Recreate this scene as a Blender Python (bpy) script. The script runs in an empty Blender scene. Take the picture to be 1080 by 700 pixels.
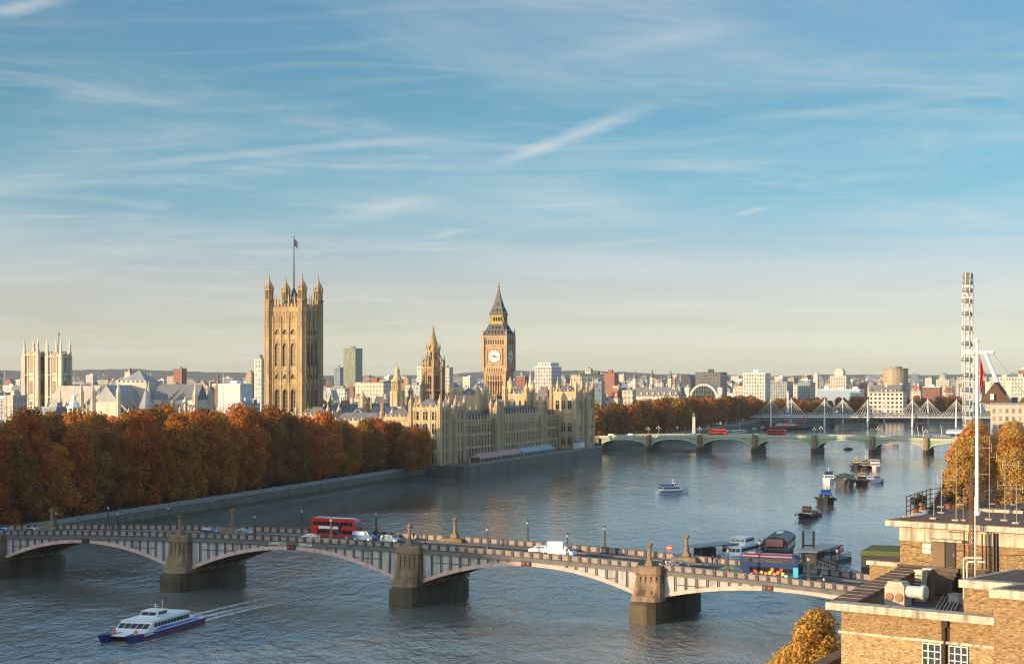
import bpy, math, random
from mathutils import Matrix, Vector
from math import radians as R, pi, sin, cos, sqrt, atan2
S = bpy.context.scene
COL = S.collection
# ---------------------------------------------------------------- camera
F, H, HY = 1900.0, 45.0, 397.0            # focal length in photo pixels, eye height, horizon row
cam = bpy.data.cameras.new('camera'); cam.sensor_width = 36; cam.lens = F/1080*36
cam.shift_y = (HY-350)/1080; cam.clip_start = 1; cam.clip_end = 60000
co = bpy.data.objects.new('camera', cam); COL.objects.link(co)
co.location = (0, 0, H); co.rotation_euler = (R(90), 0, 0); S.camera = co
# ---------------------------------------------------------------- sky, sun, exposure
SUN_EL, SUN_AZ = R(8.5), R(-121)           # azimuth clockwise from +Y
SKY_K, SUN_K, EXPO = 0.15, 4.8, 0.45
W = bpy.data.worlds.new('World'); S.world = W; W.use_nodes = True
nt = W.node_tree; nt.nodes.clear()
def wn(t, **k):
    n = nt.nodes.new(t)
    for a, b in k.items(): setattr(n, a, b)
    return n
L = nt.links.new
out = wn('ShaderNodeOutputWorld'); bg = wn('ShaderNodeBackground'); L(bg.outputs[0], out.inputs[0])
sky = wn('ShaderNodeTexSky', sky_type='NISHITA', sun_disc=False, sun_elevation=R(13), sun_rotation=SUN_AZ,
         altitude=50, air_density=1.15, dust_density=1.6, ozone_density=2.2)
geo = wn('ShaderNodeTexCoord')
sep = wn('ShaderNodeSeparateXYZ'); L(geo.outputs['Generated'], sep.inputs[0])
def wmath(op, a, b=None, clamp=False):
    n = wn('ShaderNodeMath', operation=op, use_clamp=clamp)
    for i, v in enumerate((a, b)):
        if v is None: continue
        if isinstance(v, (int, float)): n.inputs[i].default_value = v
        else: L(v, n.inputs[i])
    return n.outputs[0]
# cirrus on a plane high above: direction divided by height
zc = wmath('MAXIMUM', sep.outputs[2], 0.004)
zz = wmath('ADD', zc, 0.06)
px_ = wmath('DIVIDE', sep.outputs[0], zz); py_ = wmath('DIVIDE', sep.outputs[1], zz)
cmb = wn('ShaderNodeCombineXYZ'); L(px_, cmb.inputs[0]); L(py_, cmb.inputs[1])
def cloud(scale, rot, sx, sy, lo, hi, detail=8, rough=.6, dist=.6):
    mp = wn('ShaderNodeMapping'); L(cmb.outputs[0], mp.inputs[0])
    mp.inputs['Rotation'].default_value = (0, 0, rot); mp.inputs['Scale'].default_value = (sx, sy, 1)
    n = wn('ShaderNodeTexNoise'); L(mp.outputs[0], n.inputs['Vector'])
    n.inputs['Scale'].default_value = scale; n.inputs['Detail'].default_value = detail
    n.inputs['Roughness'].default_value = rough; n.inputs['Distortion'].default_value = dist
    r = wn('ShaderNodeMapRange', interpolation_type='SMOOTHSTEP'); L(n.outputs[0], r.inputs[0])
    r.inputs[1].default_value = lo; r.inputs[2].default_value = hi
    return r.outputs[0]
c1 = cloud(1.0, R(24), .8, 1.25, .46, .82, 8, .6, 1.2)
c2 = cloud(1.7, R(-28), .6, 1.5, .50, .82, 10, .66, 1.6)
c3 = cloud(.5, R(14), .8, 1.0, .42, .75, 7, .58, .8)
cs = wmath('ADD', wmath('MULTIPLY', c1, .34), wmath('MULTIPLY', c2, .22))
cs = wmath('ADD', cs, wmath('MULTIPLY', c3, .26))
# contrails: long thin old trails at the cirrus height
def trail(x0, y0, x1, y1, w, k):
    # the strip between two points of the cloud plane, feathered and broken up
    dx, dy = x1-x0, y1-y0; ln = sqrt(dx*dx+dy*dy); dx /= ln; dy /= ln
    ax = wmath('SUBTRACT', px_, x0); ay = wmath('SUBTRACT', py_, y0)
    t = wmath('ADD', wmath('MULTIPLY', ax, dx), wmath('MULTIPLY', ay, dy))
    d = wmath('ABSOLUTE', wmath('SUBTRACT', wmath('MULTIPLY', ax, dy), wmath('MULTIPLY', ay, dx)))
    nz = wn('ShaderNodeTexNoise'); L(cmb.outputs[0], nz.inputs['Vector']); nz.inputs['Scale'].default_value = 9; nz.inputs['Detail'].default_value = 8; nz.inputs['Roughness'].default_value = .7
    wv = wmath('MULTIPLY', nz.outputs[0], 2*w)
    a = wmath('SUBTRACT', 1.0, wmath('DIVIDE', d, wv), True)
    e0 = wmath('MULTIPLY', t, 4/ln, True); e1 = wmath('MULTIPLY', wmath('SUBTRACT', ln, t), 4/ln, True)
    return wmath('MULTIPLY', wmath('MULTIPLY', a, wmath('MULTIPLY', e0, e1)), k)
def cp(px, py):
    x, z = (px-540)/F, (HY-py)/F; n = sqrt(x*x+1+z*z); x, y, z = x/n, 1/n, z/n
    return x/(z+.06), y/(z+.06)
for a, b, w, k in (((520, 176), (690, 110), .07, .36), ((80, 180), (520, 140), .09, .2), ((360, 236), (455, 203), .15, .25),
                   ((775, 228), (808, 218), .05, .3), ((455, 252), (490, 240), .06, .22), ((620, 60), (800, 20), .12, .15), ((590, 262), (720, 250), .1, .18),
                   ((-20, 18), (70, -4), .06, .35), ((760, 130), (1080, 95), .1, .14)):
    cs = wmath('ADD', cs, trail(*cp(*a), *cp(*b), w, k))
cs = wmath('MINIMUM', cs, .85)
# tint of clear air: cream low, greener blue above, unseen zenith brightened for fill
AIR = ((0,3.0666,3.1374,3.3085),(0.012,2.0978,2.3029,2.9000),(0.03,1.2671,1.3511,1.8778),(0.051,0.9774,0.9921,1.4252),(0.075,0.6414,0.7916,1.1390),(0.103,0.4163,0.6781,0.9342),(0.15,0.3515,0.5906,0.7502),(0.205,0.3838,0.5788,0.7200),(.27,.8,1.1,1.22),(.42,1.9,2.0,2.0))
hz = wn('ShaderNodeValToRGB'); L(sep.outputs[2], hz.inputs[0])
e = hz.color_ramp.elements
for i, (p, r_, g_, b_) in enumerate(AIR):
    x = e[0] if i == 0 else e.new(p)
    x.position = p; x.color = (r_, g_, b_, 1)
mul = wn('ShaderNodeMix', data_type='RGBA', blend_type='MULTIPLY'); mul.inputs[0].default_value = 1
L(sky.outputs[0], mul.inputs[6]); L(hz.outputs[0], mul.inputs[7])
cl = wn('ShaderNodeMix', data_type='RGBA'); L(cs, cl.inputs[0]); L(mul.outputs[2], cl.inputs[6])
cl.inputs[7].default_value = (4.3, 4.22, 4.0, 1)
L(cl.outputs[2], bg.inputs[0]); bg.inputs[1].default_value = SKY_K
sl = bpy.data.lights.new('sun', 'SUN'); sl.energy = SUN_K; sl.angle = R(.5); sl.color = (1.0, .72, .41)
so = bpy.data.objects.new('sun', sl); COL.objects.link(so)
SD = Vector((sin(SUN_AZ)*cos(SUN_EL), cos(SUN_AZ)*cos(SUN_EL), sin(SUN_EL)))
so.rotation_euler = SD.to_track_quat('Z', 'Y').to_euler(); so.location = (-60, -60, 120)
V = S.view_settings; S.display_settings.display_device = 'sRGB'
V.view_transform = 'Standard'; V.look = 'None'; V.exposure = EXPO; V.gamma = 1; V.use_curve_mapping = False
S.cycles.max_bounces = 5; S.cycles.diffuse_bounces = 2; S.cycles.glossy_bounces = 3; S.cycles.transmission_bounces = 3
S.cycles.transparent_max_bounces = 8; S.cycles.volume_bounces = 0; S.cycles.use_denoising = True; S.cycles.denoising_prefilter = "NONE"
S.cycles.sample_clamp_indirect = 2.5; S.cycles.filter_width = 1.15
# ---------------------------------------------------------------- materials
MATS = {}
def mat(name, col, rough=.85, var=.12, nscale=.6, metal=0, rnd=0, bump=0, spec=.3, stain=0, detail=6, trans=0, emit=None):
    if name in MATS: return MATS[name]
    m = bpy.data.materials.new(name); m.use_nodes = True; MATS[name] = m
    t = m.node_tree; b = t.nodes['Principled BSDF']; lk = t.links.new
    b.inputs['Roughness'].default_value = rough; b.inputs['Metallic'].default_value = metal
    b.inputs['Specular IOR Level'].default_value = spec
    tc = t.nodes.new('ShaderNodeTexCoord')
    nz = t.nodes.new('ShaderNodeTexNoise'); lk(tc.outputs['Object'], nz.inputs['Vector'])
    nz.inputs['Scale'].default_value = nscale; nz.inputs['Detail'].default_value = detail; nz.inputs['Roughness'].default_value = .65
    mx = t.nodes.new('ShaderNodeMix'); mx.data_type = 'RGBA'
    lo = [max(0, c*(1-var*1.6)) for c in col]; hi = [min(1, c*(1+var*1.6)) for c in col]
    mx.inputs[6].default_value = (*lo, 1); mx.inputs[7].default_value = (*hi, 1); lk(nz.outputs[0], mx.inputs[0])
    c = mx.outputs[2]
    if stain:
        n2 = t.nodes.new('ShaderNodeTexNoise'); mp = t.nodes.new('ShaderNodeMapping'); lk(tc.outputs['Object'], mp.inputs[0])
        mp.inputs['Scale'].default_value = (1.2, 1.2, .22); lk(mp.outputs[0], n2.inputs['Vector']); n2.inputs['Scale'].default_value = nscale*.9; n2.inputs['Detail'].default_value = 8
        rr = t.nodes.new('ShaderNodeMapRange'); lk(n2.outputs[0], rr.inputs[0]); rr.inputs[1].default_value = .48; rr.inputs[2].default_value = .72; rr.inputs[4].default_value = stain
        m3 = t.nodes.new('ShaderNodeMix'); m3.data_type = 'RGBA'; lk(rr.outputs[0], m3.inputs[0]); lk(c, m3.inputs[6])
        m3.inputs[7].default_value = (col[0]*.28, col[1]*.27, col[2]*.26, 1); c = m3.outputs[2]
    if rnd:
        oi = t.nodes.new('ShaderNodeObjectInfo'); hs = t.nodes.new('ShaderNodeHueSaturation'); lk(c, hs.inputs['Color'])
        a = t.nodes.new('ShaderNodeMapRange'); lk(oi.outputs['Random'], a.inputs[0]); a.inputs[3].default_value = .5-.03*rnd; a.inputs[4].default_value = .5+.03*rnd; lk(a.outputs[0], hs.inputs['Hue'])
        w = t.nodes.new('ShaderNodeMath'); w.operation = 'MULTIPLY'; lk(oi.outputs['Random'], w.inputs[0]); w.inputs[1].default_value = 7.31
        w2 = t.nodes.new('ShaderNodeMath'); w2.operation = 'FRACT'; lk(w.outputs[0], w2.inputs[0])
        a = t.nodes.new('ShaderNodeMapRange'); lk(w2.outputs[0], a.inputs[0]); a.inputs[3].default_value = 1-.45*rnd; a.inputs[4].default_value = 1+.45*rnd; lk(a.outputs[0], hs.inputs['Value'])
        c = hs.outputs[0]
    lk(c, b.inputs['Base Color'])
    if bump:
        bp = t.nodes.new('ShaderNodeBump'); bp.inputs['Strength'].default_value = bump; bp.inputs['Distance'].default_value = .1
        lk(nz.outputs[0], bp.inputs['Height']); lk(bp.outputs[0], b.inputs['Normal'])
    if emit: b.inputs['Emission Color'].default_value = (*emit[0], 1); b.inputs['Emission Strength'].default_value = emit[1]
    m['_c'] = 0
    return m
def facade(name, wall, glass, bw=3.0, rh=3.4, mort=.34, rnd=.5, band=.0):
    """masonry wall with rows of window openings, measured in metres over the wall"""
    if name in MATS: return MATS[name]
    m = mat(name, wall, .85, .14, .15, rnd=rnd); t = m.node_tree; lk = t.links.new; b = t.nodes['Principled BSDF']
    c = b.inputs['Base Color'].links[0].from_socket
    uv = t.nodes.new('ShaderNodeUVMap'); uv.uv_map = 'metres'
    br = t.nodes.new('ShaderNodeTexBrick'); lk(uv.outputs[0], br.inputs['Vector'])
    br.offset = 0; br.inputs['Scale'].default_value = 1; br.inputs['Brick Width'].default_value = bw; br.inputs['Row Height'].default_value = rh
    br.inputs['Mortar Size'].default_value = mort*min(bw, rh); br.inputs['Mortar Smooth'].default_value = 0
    br.inputs['Color1'].default_value = (*glass, 1); br.inputs['Color2'].default_value = (glass[0]*2.2+.01, glass[1]*2.2+.01, glass[2]*2.2+.012, 1)
    mx = t.nodes.new('ShaderNodeMix'); mx.data_type = 'RGBA'; lk(br.outputs['Fac'], mx.inputs[0]); lk(br.outputs['Color'], mx.inputs[6]); lk(c, mx.inputs[7])
    lk(mx.outputs[2], b.inputs['Base Color'])
    rr = t.nodes.new('ShaderNodeMapRange'); lk(br.outputs['Fac'], rr.inputs[0]); rr.inputs[3].default_value = .25; rr.inputs[4].default_value = .9; lk(rr.outputs[0], b.inputs['Roughness'])
    return m
def brick(name, c1, c2, mortar, bw=.225, rh=.075):
    if name in MATS: return MATS[name]
    m = mat(name, c1, .9, .3, .8); t = m.node_tree; lk = t.links.new; b = t.nodes['Principled BSDF']
    c = b.inputs['Base Color'].links[0].from_socket
    uv = t.nodes.new('ShaderNodeUVMap'); uv.uv_map = 'metres'
    br = t.nodes.new('ShaderNodeTexBrick'); lk(uv.outputs[0], br.inputs['Vector']); br.inputs['Scale'].default_value = 1
    br.inputs['Brick Width'].default_value = bw; br.inputs['Row Height'].default_value = rh; br.inputs['Mortar Size'].default_value = .007
    br.inputs['Bias'].default_value = -.1
    br.inputs['Color1'].default_value = (*c1, 1); br.inputs['Color2'].default_value = (*c2, 1); br.inputs['Mortar'].default_value = (*mortar, 1)
    # patches of repointing and soot
    nz = t.nodes.new('ShaderNodeTexNoise'); lk(uv.outputs[0], nz.inputs['Vector']); nz.inputs['Scale'].default_value = .9; nz.inputs['Detail'].default_value = 8; nz.inputs['Roughness'].default_value = .7
    rr = t.nodes.new('ShaderNodeMapRange'); lk(nz.outputs[0], rr.inputs[0]); rr.inputs[1].default_value = .55; rr.inputs[2].default_value = .75
    # single odd bricks: coarse voronoi cells stretched like bricks
    mp = t.nodes.new('ShaderNodeMapping'); lk(uv.outputs[0], mp.inputs[0]); mp.inputs['Scale'].default_value = (5, 15, 1)
    vo = t.nodes.new('ShaderNodeTexVoronoi'); lk(mp.outputs[0], vo.inputs['Vector']); vo.inputs['Scale'].default_value = 1
    sv = t.nodes.new('ShaderNodeSeparateColor'); lk(vo.outputs['Color'], sv.inputs[0])
    r2 = t.nodes.new('ShaderNodeFloatCurve'); cv = r2.mapping.curves[0]; r2.mapping.extend = 'EXTRAPOLATED'; lk(sv.outputs[0], r2.inputs['Value'])
    r2.mapping.clip_max_y = 3; r2.mapping.use_clip = False
    cv.points[0].location = (0, .5); cv.points[-1].location = (1, 1.55)
    for pt in ((.1, .6), (.2, .9), (.8, 1.08), (.9, 1.35)): cv.points.new(*pt)
    r2.mapping.update()
    mx = t.nodes.new('ShaderNodeMix'); mx.data_type = 'RGBA'; lk(rr.outputs[0], mx.inputs[0]); lk(br.outputs['Color'], mx.inputs[6]); mx.inputs[7].default_value = (c2[0]*1.12, c2[1]*1.12, c2[2]*1.15, 1)
    m2 = t.nodes.new('ShaderNodeMix'); m2.data_type = 'RGBA'; m2.blend_type = 'MULTIPLY'; m2.inputs[0].default_value = 1
    lk(mx.outputs[2], m2.inputs[6]); lk(r2.outputs[0], m2.inputs[7])
    lk(m2.outputs[2], b.inputs['Base Color'])
    bp = t.nodes.new('ShaderNodeBump'); bp.inputs['Strength'].default_value = .6; bp.inputs['Distance'].default_value = .02; bp.invert = True
    lk(br.outputs['Fac'], bp.inputs['Height']); lk(bp.outputs[0], b.inputs['Normal'])
    return m
# ---------------------------------------------------------------- mesh helper
class MB:
    def __init__(s, M=None): s.v = []; s.f = []; s.m = []; s.M = M or Matrix()
    def add(s, vs, fs, mi=0):
        o = len(s.v); s.v += [tuple(s.M @ Vector(p)) for p in vs]
        for f in fs: s.f.append([o+i for i in f]); s.m.append(mi)
        return s
    def box(s, x0, y0, z0, x1, y1, z1, mi=0):
        return s.add([(x0,y0,z0),(x1,y0,z0),(x1,y1,z0),(x0,y1,z0),(x0,y0,z1),(x1,y0,z1),(x1,y1,z1),(x0,y1,z1)],
                     [(0,3,2,1),(4,5,6,7),(0,1,5,4),(1,2,6,5),(2,3,7,6),(3,0,4,7)], mi)
    def cbox(s, x, y, z, sx, sy, sz, mi=0): return s.box(x-sx/2, y-sy/2, z, x+sx/2, y+sy/2, z+sz, mi)
    def prism(s, poly, z0, z1, mi=0, top=None, cap=True):
        n = len(poly); tp = top or poly
        vs = [(p[0],p[1],z0) for p in poly]+[(p[0],p[1],z1) for p in tp]
        fs = [(i,(i+1)%n,n+(i+1)%n,n+i) for i in range(n)]
        if cap: fs += [tuple(range(n-1,-1,-1)), tuple(range(n,2*n))]
        return s.add(vs, fs, mi)
    def ext(s, prof, x0, x1, mi=0, axis='x'):
        """profile of (a,z) pairs extruded along an axis: axis x -> a is y; axis y -> a is x"""
        n = len(prof)
        if axis == 'x': vs = [(x0,a,z) for a,z in prof]+[(x1,a,z) for a,z in prof]
        else: vs = [(a,x0,z) for a,z in prof]+[(a,x1,z) for a,z in prof]
        return s.add(vs, [(i,(i+1)%n,n+(i+1)%n,n+i) for i in range(n)]+[tuple(range(n-1,-1,-1)), tuple(range(n,2*n))], mi)
    def lathe(s, prof, x=0, y=0, n=8, mi=0, a0=None):
        a0 = pi/n if a0 is None else a0
        vs = []; fs = []
        for r, z in prof:
            vs += [(x+r*cos(a0+2*pi*i/n), y+r*sin(a0+2*pi*i/n), z) for i in range(n)]
        for k in range(len(prof)-1):
            fs += [(k*n+i, k*n+(i+1)%n, (k+1)*n+(i+1)%n, (k+1)*n+i) for i in range(n)]
        fs += [tuple(range(n-1,-1,-1)), tuple(range((len(prof)-1)*n, len(prof)*n))]
        return s.add(vs, fs, mi)
    def cone(s, x, y, z0, r, z1, n=4, mi=0, a0=None): return s.lathe([(r,z0),(.02,z1)], x, y, n, mi, a0)
    def tube(s, a, b, r, r1=None, n=6, mi=0):
        a, b = Vector(a), Vector(b); d = b-a; r1 = r if r1 is None else r1
        q = d.to_track_quat('Z','Y').to_matrix(); vs = []
        for p, rr in ((a,r),(b,r1)):
            vs += [tuple(p+q@Vector((rr*cos(2*pi*i/n), rr*sin(2*pi*i/n), 0))) for i in range(n)]
        return s.add(vs, [(i,(i+1)%n,n+(i+1)%n,n+i) for i in range(n)]+[tuple(range(n-1,-1,-1)), tuple(range(n,2*n))], mi)
    def path(s, pts, r, n=5, mi=0):
        for a, b in zip(pts, pts[1:]): s.tube(a, b, r, r, n, mi)
        return s
    def ball(s, x, y, z, rx, ry=None, rz=None, n=8, k=5, mi=0):
        ry = ry or rx; rz = rz or rx; vs = []; fs = []
        for j in range(1, k):
            t = pi*j/k
            vs += [(x+rx*sin(t)*cos(2*pi*i/n), y+ry*sin(t)*sin(2*pi*i/n), z-rz*cos(t)) for i in range(n)]
        vs += [(x,y,z-rz),(x,y,z+rz)]; b, tp = len(vs)-2, len(vs)-1
        for j in range(k-2): fs += [(j*n+i, j*n+(i+1)%n, (j+1)*n+(i+1)%n, (j+1)*n+i) for i in range(n)]
        fs += [(b,(i+1)%n,i) for i in range(n)]+[(tp,(k-2)*n+i,(k-2)*n+(i+1)%n) for i in range(n)]
        return s.add(vs, fs, mi)
    def gable(s, x0, y0, x1, y1, z0, zr, mi=0, axis='y', hip=0):
        """ridged roof over a rectangle, ridge along an axis, ends pulled in by hip"""
        if axis == 'y':
            c = (x0+x1)/2; vs = [(x0,y0,z0),(x1,y0,z0),(x1,y1,z0),(x0,y1,z0),(c,y0+hip,zr),(c,y1-hip,zr)]
            return s.add(vs, [(0,3,2,1),(0,1,4),(1,2,5,4),(2,3,5),(3,0,4,5)], mi)
        c = (y0+y1)/2; vs = [(x0,y0,z0),(x1,y0,z0),(x1,y1,z0),(x0,y1,z0),(x0+hip,c,zr),(x1-hip,c,zr)]
        return s.add(vs, [(0,3,2,1),(0,1,5,4),(1,2,5),(2,3,4,5),(3,0,4)], mi)
    def data(s, name, mats, smooth=False):
        me = bpy.data.meshes.new(name); me.from_pydata(s.v, [], s.f)
        if not isinstance(mats, (list, tuple)): mats = [mats]
        for m in mats: me.materials.append(m)
        if len(mats) > 1: me.polygons.foreach_set('material_index', s.m)
        if smooth: me.polygons.foreach_set('use_smooth', [True]*len(s.f))
        me.update()
        uv = me.uv_layers.new(name='metres').data; vv = me.vertices
        for p in me.polygons:
            n = p.normal; up = abs(n.z) > .75
            if not up:
                l = sqrt(n.x*n.x+n.y*n.y) or 1; tx, ty = -n.y/l, n.x/l
            for li, vi in zip(p.loop_indices, p.vertices):
                q = vv[vi].co
                uv[li].uv = (q.x, q.y) if up else (q.x*tx+q.y*ty, q.z)
        return me
    def build(s, name, mats, parent=None, smooth=False, loc=None, rz=0):
        o = bpy.data.objects.new(name, s.data(name, mats, smooth)); COL.objects.link(o)
        if parent: o.parent = parent
        if loc: o.location = loc
        if rz: o.rotation_euler = (0, 0, rz)
        return o
def put(name, me, parent=None, loc=(0,0,0), rz=0, scale=None, label=None):
    o = bpy.data.objects.new(name, me); COL.objects.link(o); o.location = loc; o.rotation_euler = (0, 0, rz)
    if parent: o.parent = parent
    if scale: o.scale = scale if isinstance(scale, tuple) else (scale,)*3
    if label: o['label'] = label
    return o
def tag(o, label, cat, group=None, kind=None):
    o['label'] = label; o['category'] = cat
    if group: o['group'] = group
    if kind: o['kind'] = kind
    return o
def thing(name, label, cat, loc=(0,0,0), rz=0, group=None):
    o = bpy.data.objects.new(name, None); COL.objects.link(o); o.empty_display_size = .5
    o.location = loc; o.rotation_euler = (0, 0, rz)
    return tag(o, label, cat, group)
KIDS = {}
def copy_tree(o, parent=None):
    c = o.copy(); COL.objects.link(c); c.parent = parent
    for ch in list(o.children): copy_tree(ch, c)
    return c
def again(o, loc, rz, label=None, group=None):
    c = copy_tree(o); c.location = loc; c.rotation_euler = (0, 0, rz)
    if label: c['label'] = label
    if group: c['group'] = group
    return c
def struct(name, bm, m, label=None):
    o = bm.build(name, m); o['kind'] = 'structure'
    if label: o['label'] = label
    return o
def U(px, py, z=0.0):
    """the point of the level z that the photo shows at a pixel"""
    Y = (H-z)*F/(py-HY); return Vector(((px-540)*Y/F, Y, z))
def PX(px, Y): return (px-540)*Y/F
def PZ(py, Y): return H-(py-HY)*Y/F
ORD = ['first','second','third','fourth','fifth','sixth','seventh','eighth','ninth','tenth','eleventh','twelfth','thirteenth','fourteenth','fifteenth','sixteenth','seventeenth','eighteenth','nineteenth','twentieth']
TENS = {20:'twenty', 30:'thirty', 40:'forty', 50:'fifty', 60:'sixty', 70:'seventy', 80:'eighty', 90:'ninety'}
def nth(n):
    if n <= 20: return ORD[n-1]
    if n % 10 == 0: return TENS[n].replace('ty','tieth')
    return TENS[n//10*10]+'-'+ORD[n%10-1]
RZ = -R(19.5)                                # the river's run past the palace
UU = Vector((sin(R(19.5)), cos(R(19.5)), 0)); NN = Vector((cos(R(19.5)), -sin(R(19.5)), 0))
def text(body, size, depth, m, parent, loc, rot, name='lettering', align='CENTER'):
    cu = bpy.data.curves.new(name, 'FONT'); cu.body = body; cu.size = size; cu.extrude = depth; cu.align_x = align; cu.resolution_u = 2
    tmp = bpy.data.objects.new(name, cu); COL.objects.link(tmp)
    me = bpy.data.meshes.new_from_object(tmp.evaluated_get(bpy.context.evaluated_depsgraph_get()))
    bpy.data.objects.remove(tmp); me.materials.clear(); me.materials.append(m)
    o = bpy.data.objects.new(name, me); COL.objects.link(o); o.parent = parent; o.location = loc; o.rotation_euler = rot
    return o
OFFICES = [(-245,215,40,45,45,'stone office block across the river behind the left bank, nearest the camera'),(-262,276,45,60,57,'cream office block across the river, second along the left bank'),
 (-285,345,45,62,64,'grey office block across the river, third along the left bank'),(-310,420,45,66,59,'stone office block across the river, fourth along the left bank'),
 (-335,500,45,70,57,'cream office block across the river, fifth along the left bank'),(-358,578,45,52,40,'grey office block across the river, sixth along the left bank'),(-378,662,40,40,28,'stone office block across the river, seventh along the left bank')]
# ================================================================= palette
STONE = mat('honey limestone', (.42,.30,.165), .88, .28, .35, stain=.75, bump=.2)
STONE_D = mat('weathered limestone', (.34,.255,.16), .9, .22, .4, stain=.5)
PALE = mat('pale portland stone', (.56,.51,.44), .85, .15, .2, stain=.35)
ABBEY = mat('abbey stone', (.60,.52,.42), .88, .16, .25, stain=.45)
SLATE = mat('grey slate roof', (.16,.165,.175), .7, .25, .5)
LEAD = mat('lead roof', (.30,.31,.33), .55, .2, .3, stain=.3)
IRONROOF = mat('cast iron roof tiles', (.115,.112,.108), .5, .25, .8)
GILT = mat('gilded metal', (.26,.19,.075), .5, .25, .8, metal=.4)
GLASS = mat('dark window glass', (.022,.026,.032), .12, .4, .3, spec=.6)
BLACK = mat('black painted metal', (.018,.019,.022), .45, .3, .8)
DKGREY = mat('dark grey metal', (.06,.062,.068), .5, .25, .8)
GREY = mat('grey metal', (.22,.225,.23), .5, .2, .6)
WHITE = mat('white paint', (.78,.77,.74), .4, .06, .5)
CREAM = mat('cream paint', (.72,.64,.50), .6, .1, .5, stain=.35)
RED = mat('red paint', (.50,.018,.016), .3, .1, .5, spec=.5)
RUBBER = mat('black rubber', (.02,.02,.02), .8, .2, 2)
REDROOF = mat('terracotta roof', (.30,.13,.08), .85, .25, .5)
ASPH = mat('asphalt', (.065,.063,.062), .9, .25, .5, bump=.1)
PAVE = mat('paving slabs', (.22,.20,.185), .9, .2, .6)
RWALL = mat('weathered river wall', (.125,.115,.09), .85, .4, .3, stain=.75)
ALGAE = mat('green tidal algae', (.060,.066,.032), .75, .45, .3, stain=.6)
COPING = mat('granite coping', (.24,.23,.21), .8, .2, .5)
BARK = mat('plane tree bark', (.10,.085,.065), .95, .3, .8)
# ================================================================= water
def water_mat():
    m = bpy.data.materials.new('river water'); m.use_nodes = True; t = m.node_tree; lk = t.links.new; b = t.nodes['Principled BSDF']
    tc = t.nodes.new('ShaderNodeTexCoord')
    def nz(scale, sx, sy, rot, det, rough=.6, dist=0):
        mp = t.nodes.new('ShaderNodeMapping'); lk(tc.outputs['Object'], mp.inputs[0]); mp.inputs['Scale'].default_value = (sx, sy, 1); mp.inputs['Rotation'].default_value = (0,0,rot)
        n = t.nodes.new('ShaderNodeTexNoise'); lk(mp.outputs[0], n.inputs['Vector']); n.inputs['Scale'].default_value = scale; n.inputs['Detail'].default_value = det
        n.inputs['Roughness'].default_value = rough; n.inputs['Distortion'].default_value = dist
        return n.outputs[0]
    def mr(s, a, b2, c, d):
        n = t.nodes.new('ShaderNodeMapRange'); lk(s, n.inputs[0])
        for i, v in enumerate((a, b2, c, d)): n.inputs[i+1].default_value = v
        return n.outputs[0]
    def mth(op, a, b2):
        n = t.nodes.new('ShaderNodeMath'); n.operation = op
        for i, v in enumerate((a, b2)):
            if isinstance(v, (int, float)): n.inputs[i].default_value = v
            else: lk(v, n.inputs[i])
        return n.outputs[0]
    big = nz(.012, 1, 1, R(20), 5, .6, .8); streak = nz(.03, 1, .22, R(-62), 4, .6, 1.2)
    patch = mr(mth('ADD', big, mth('MULTIPLY', streak, .7)), .62, 1.08, 0, 1)
    mx = t.nodes.new('ShaderNodeMix'); mx.data_type = 'RGBA'; lk(patch, mx.inputs[0])
    mx.inputs[6].default_value = (.15,.128,.09,1); mx.inputs[7].default_value = (.205,.245,.24,1); lk(mx.outputs[2], b.inputs['Base Color'])
    lk(mr(patch, 0, 1, .05, .1), b.inputs['Roughness']); b.inputs['IOR'].default_value = 1.7; b.inputs['Specular IOR Level'].default_value = .5
    w1 = nz(.26, 1, .5, R(28), 4, .6, .4); w2 = nz(.8, 1, .6, R(12), 5, .65, .2); w3 = nz(.05, 1, .5, R(40), 2)
    hgt = mth('ADD', mth('ADD', mth('MULTIPLY', w1, 1.9), mth('MULTIPLY', w2, .35)), mth('MULTIPLY', w3, 1.8))
    bp = t.nodes.new('ShaderNodeBump'); bp.inputs['Distance'].default_value = 1.0; lk(hgt, bp.inputs['Height'])
    sy = t.nodes.new('ShaderNodeSeparateXYZ'); lk(tc.outputs['Object'], sy.inputs[0]); lk(mth('MULTIPLY', mr(patch, 0, 1, .22, .72), mr(sy.outputs[1], 320, 540, 1.0, .26)), bp.inputs['Strength']); lk(bp.outputs[0], b.inputs['Normal'])
    return m
WATER = water_mat()
m = MB(); m.add([(-3000,-400,0),(3000,-400,0),(3000,2600,0),(-3000,2600,0)], [(0,1,2,3)])
struct('water', m, WATER, 'choppy blue grey river seen from above')
# ================================================================= banks and ground
GZ = 5.0
WB_ = [(-400,-300),(-250,80),(-162,360),(-94,598),(-36,806),(36,1030),(52,1092),(128,1300),(214,1590),(330,1800),(620,1960),(1300,2100),(4000,2200)]
EB_ = [(-110,-300),(-23,0),(63,313),(160,668),(258,1022),(356,1400),(404,1590),(500,1720),(760,1800),(1400,1900),(4000,1980)]
GRASS = mat('autumn grass and paths', (.085,.085,.04), .95, .35, .05)
GROUND = mat('city ground', (.13,.12,.105), .95, .3, .02)
m = MB(); n = len(WB_)
pts = WB_+[(4000,2600),(9000,9000),(9000,14000),(-9000,14000),(-9000,-300)]
m.add([(x,y,GZ) for x,y in pts], [tuple(range(len(pts)))])
struct('ground', m, GROUND, 'flat city ground of the far bank')
pts = [(-110,-300)]+EB_[1:]+[(4000,-300)]
m = MB(); m.add([(x,y,GZ) for x,y in pts], [tuple(range(len(pts)-1,-1,-1))])
struct('ground', m, GROUND, 'flat city ground of the near bank')
m = MB(); gx = [(-160,372),(-95,604),(-38,806),(-140,806),(-330,560),(-300,372)]
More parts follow.
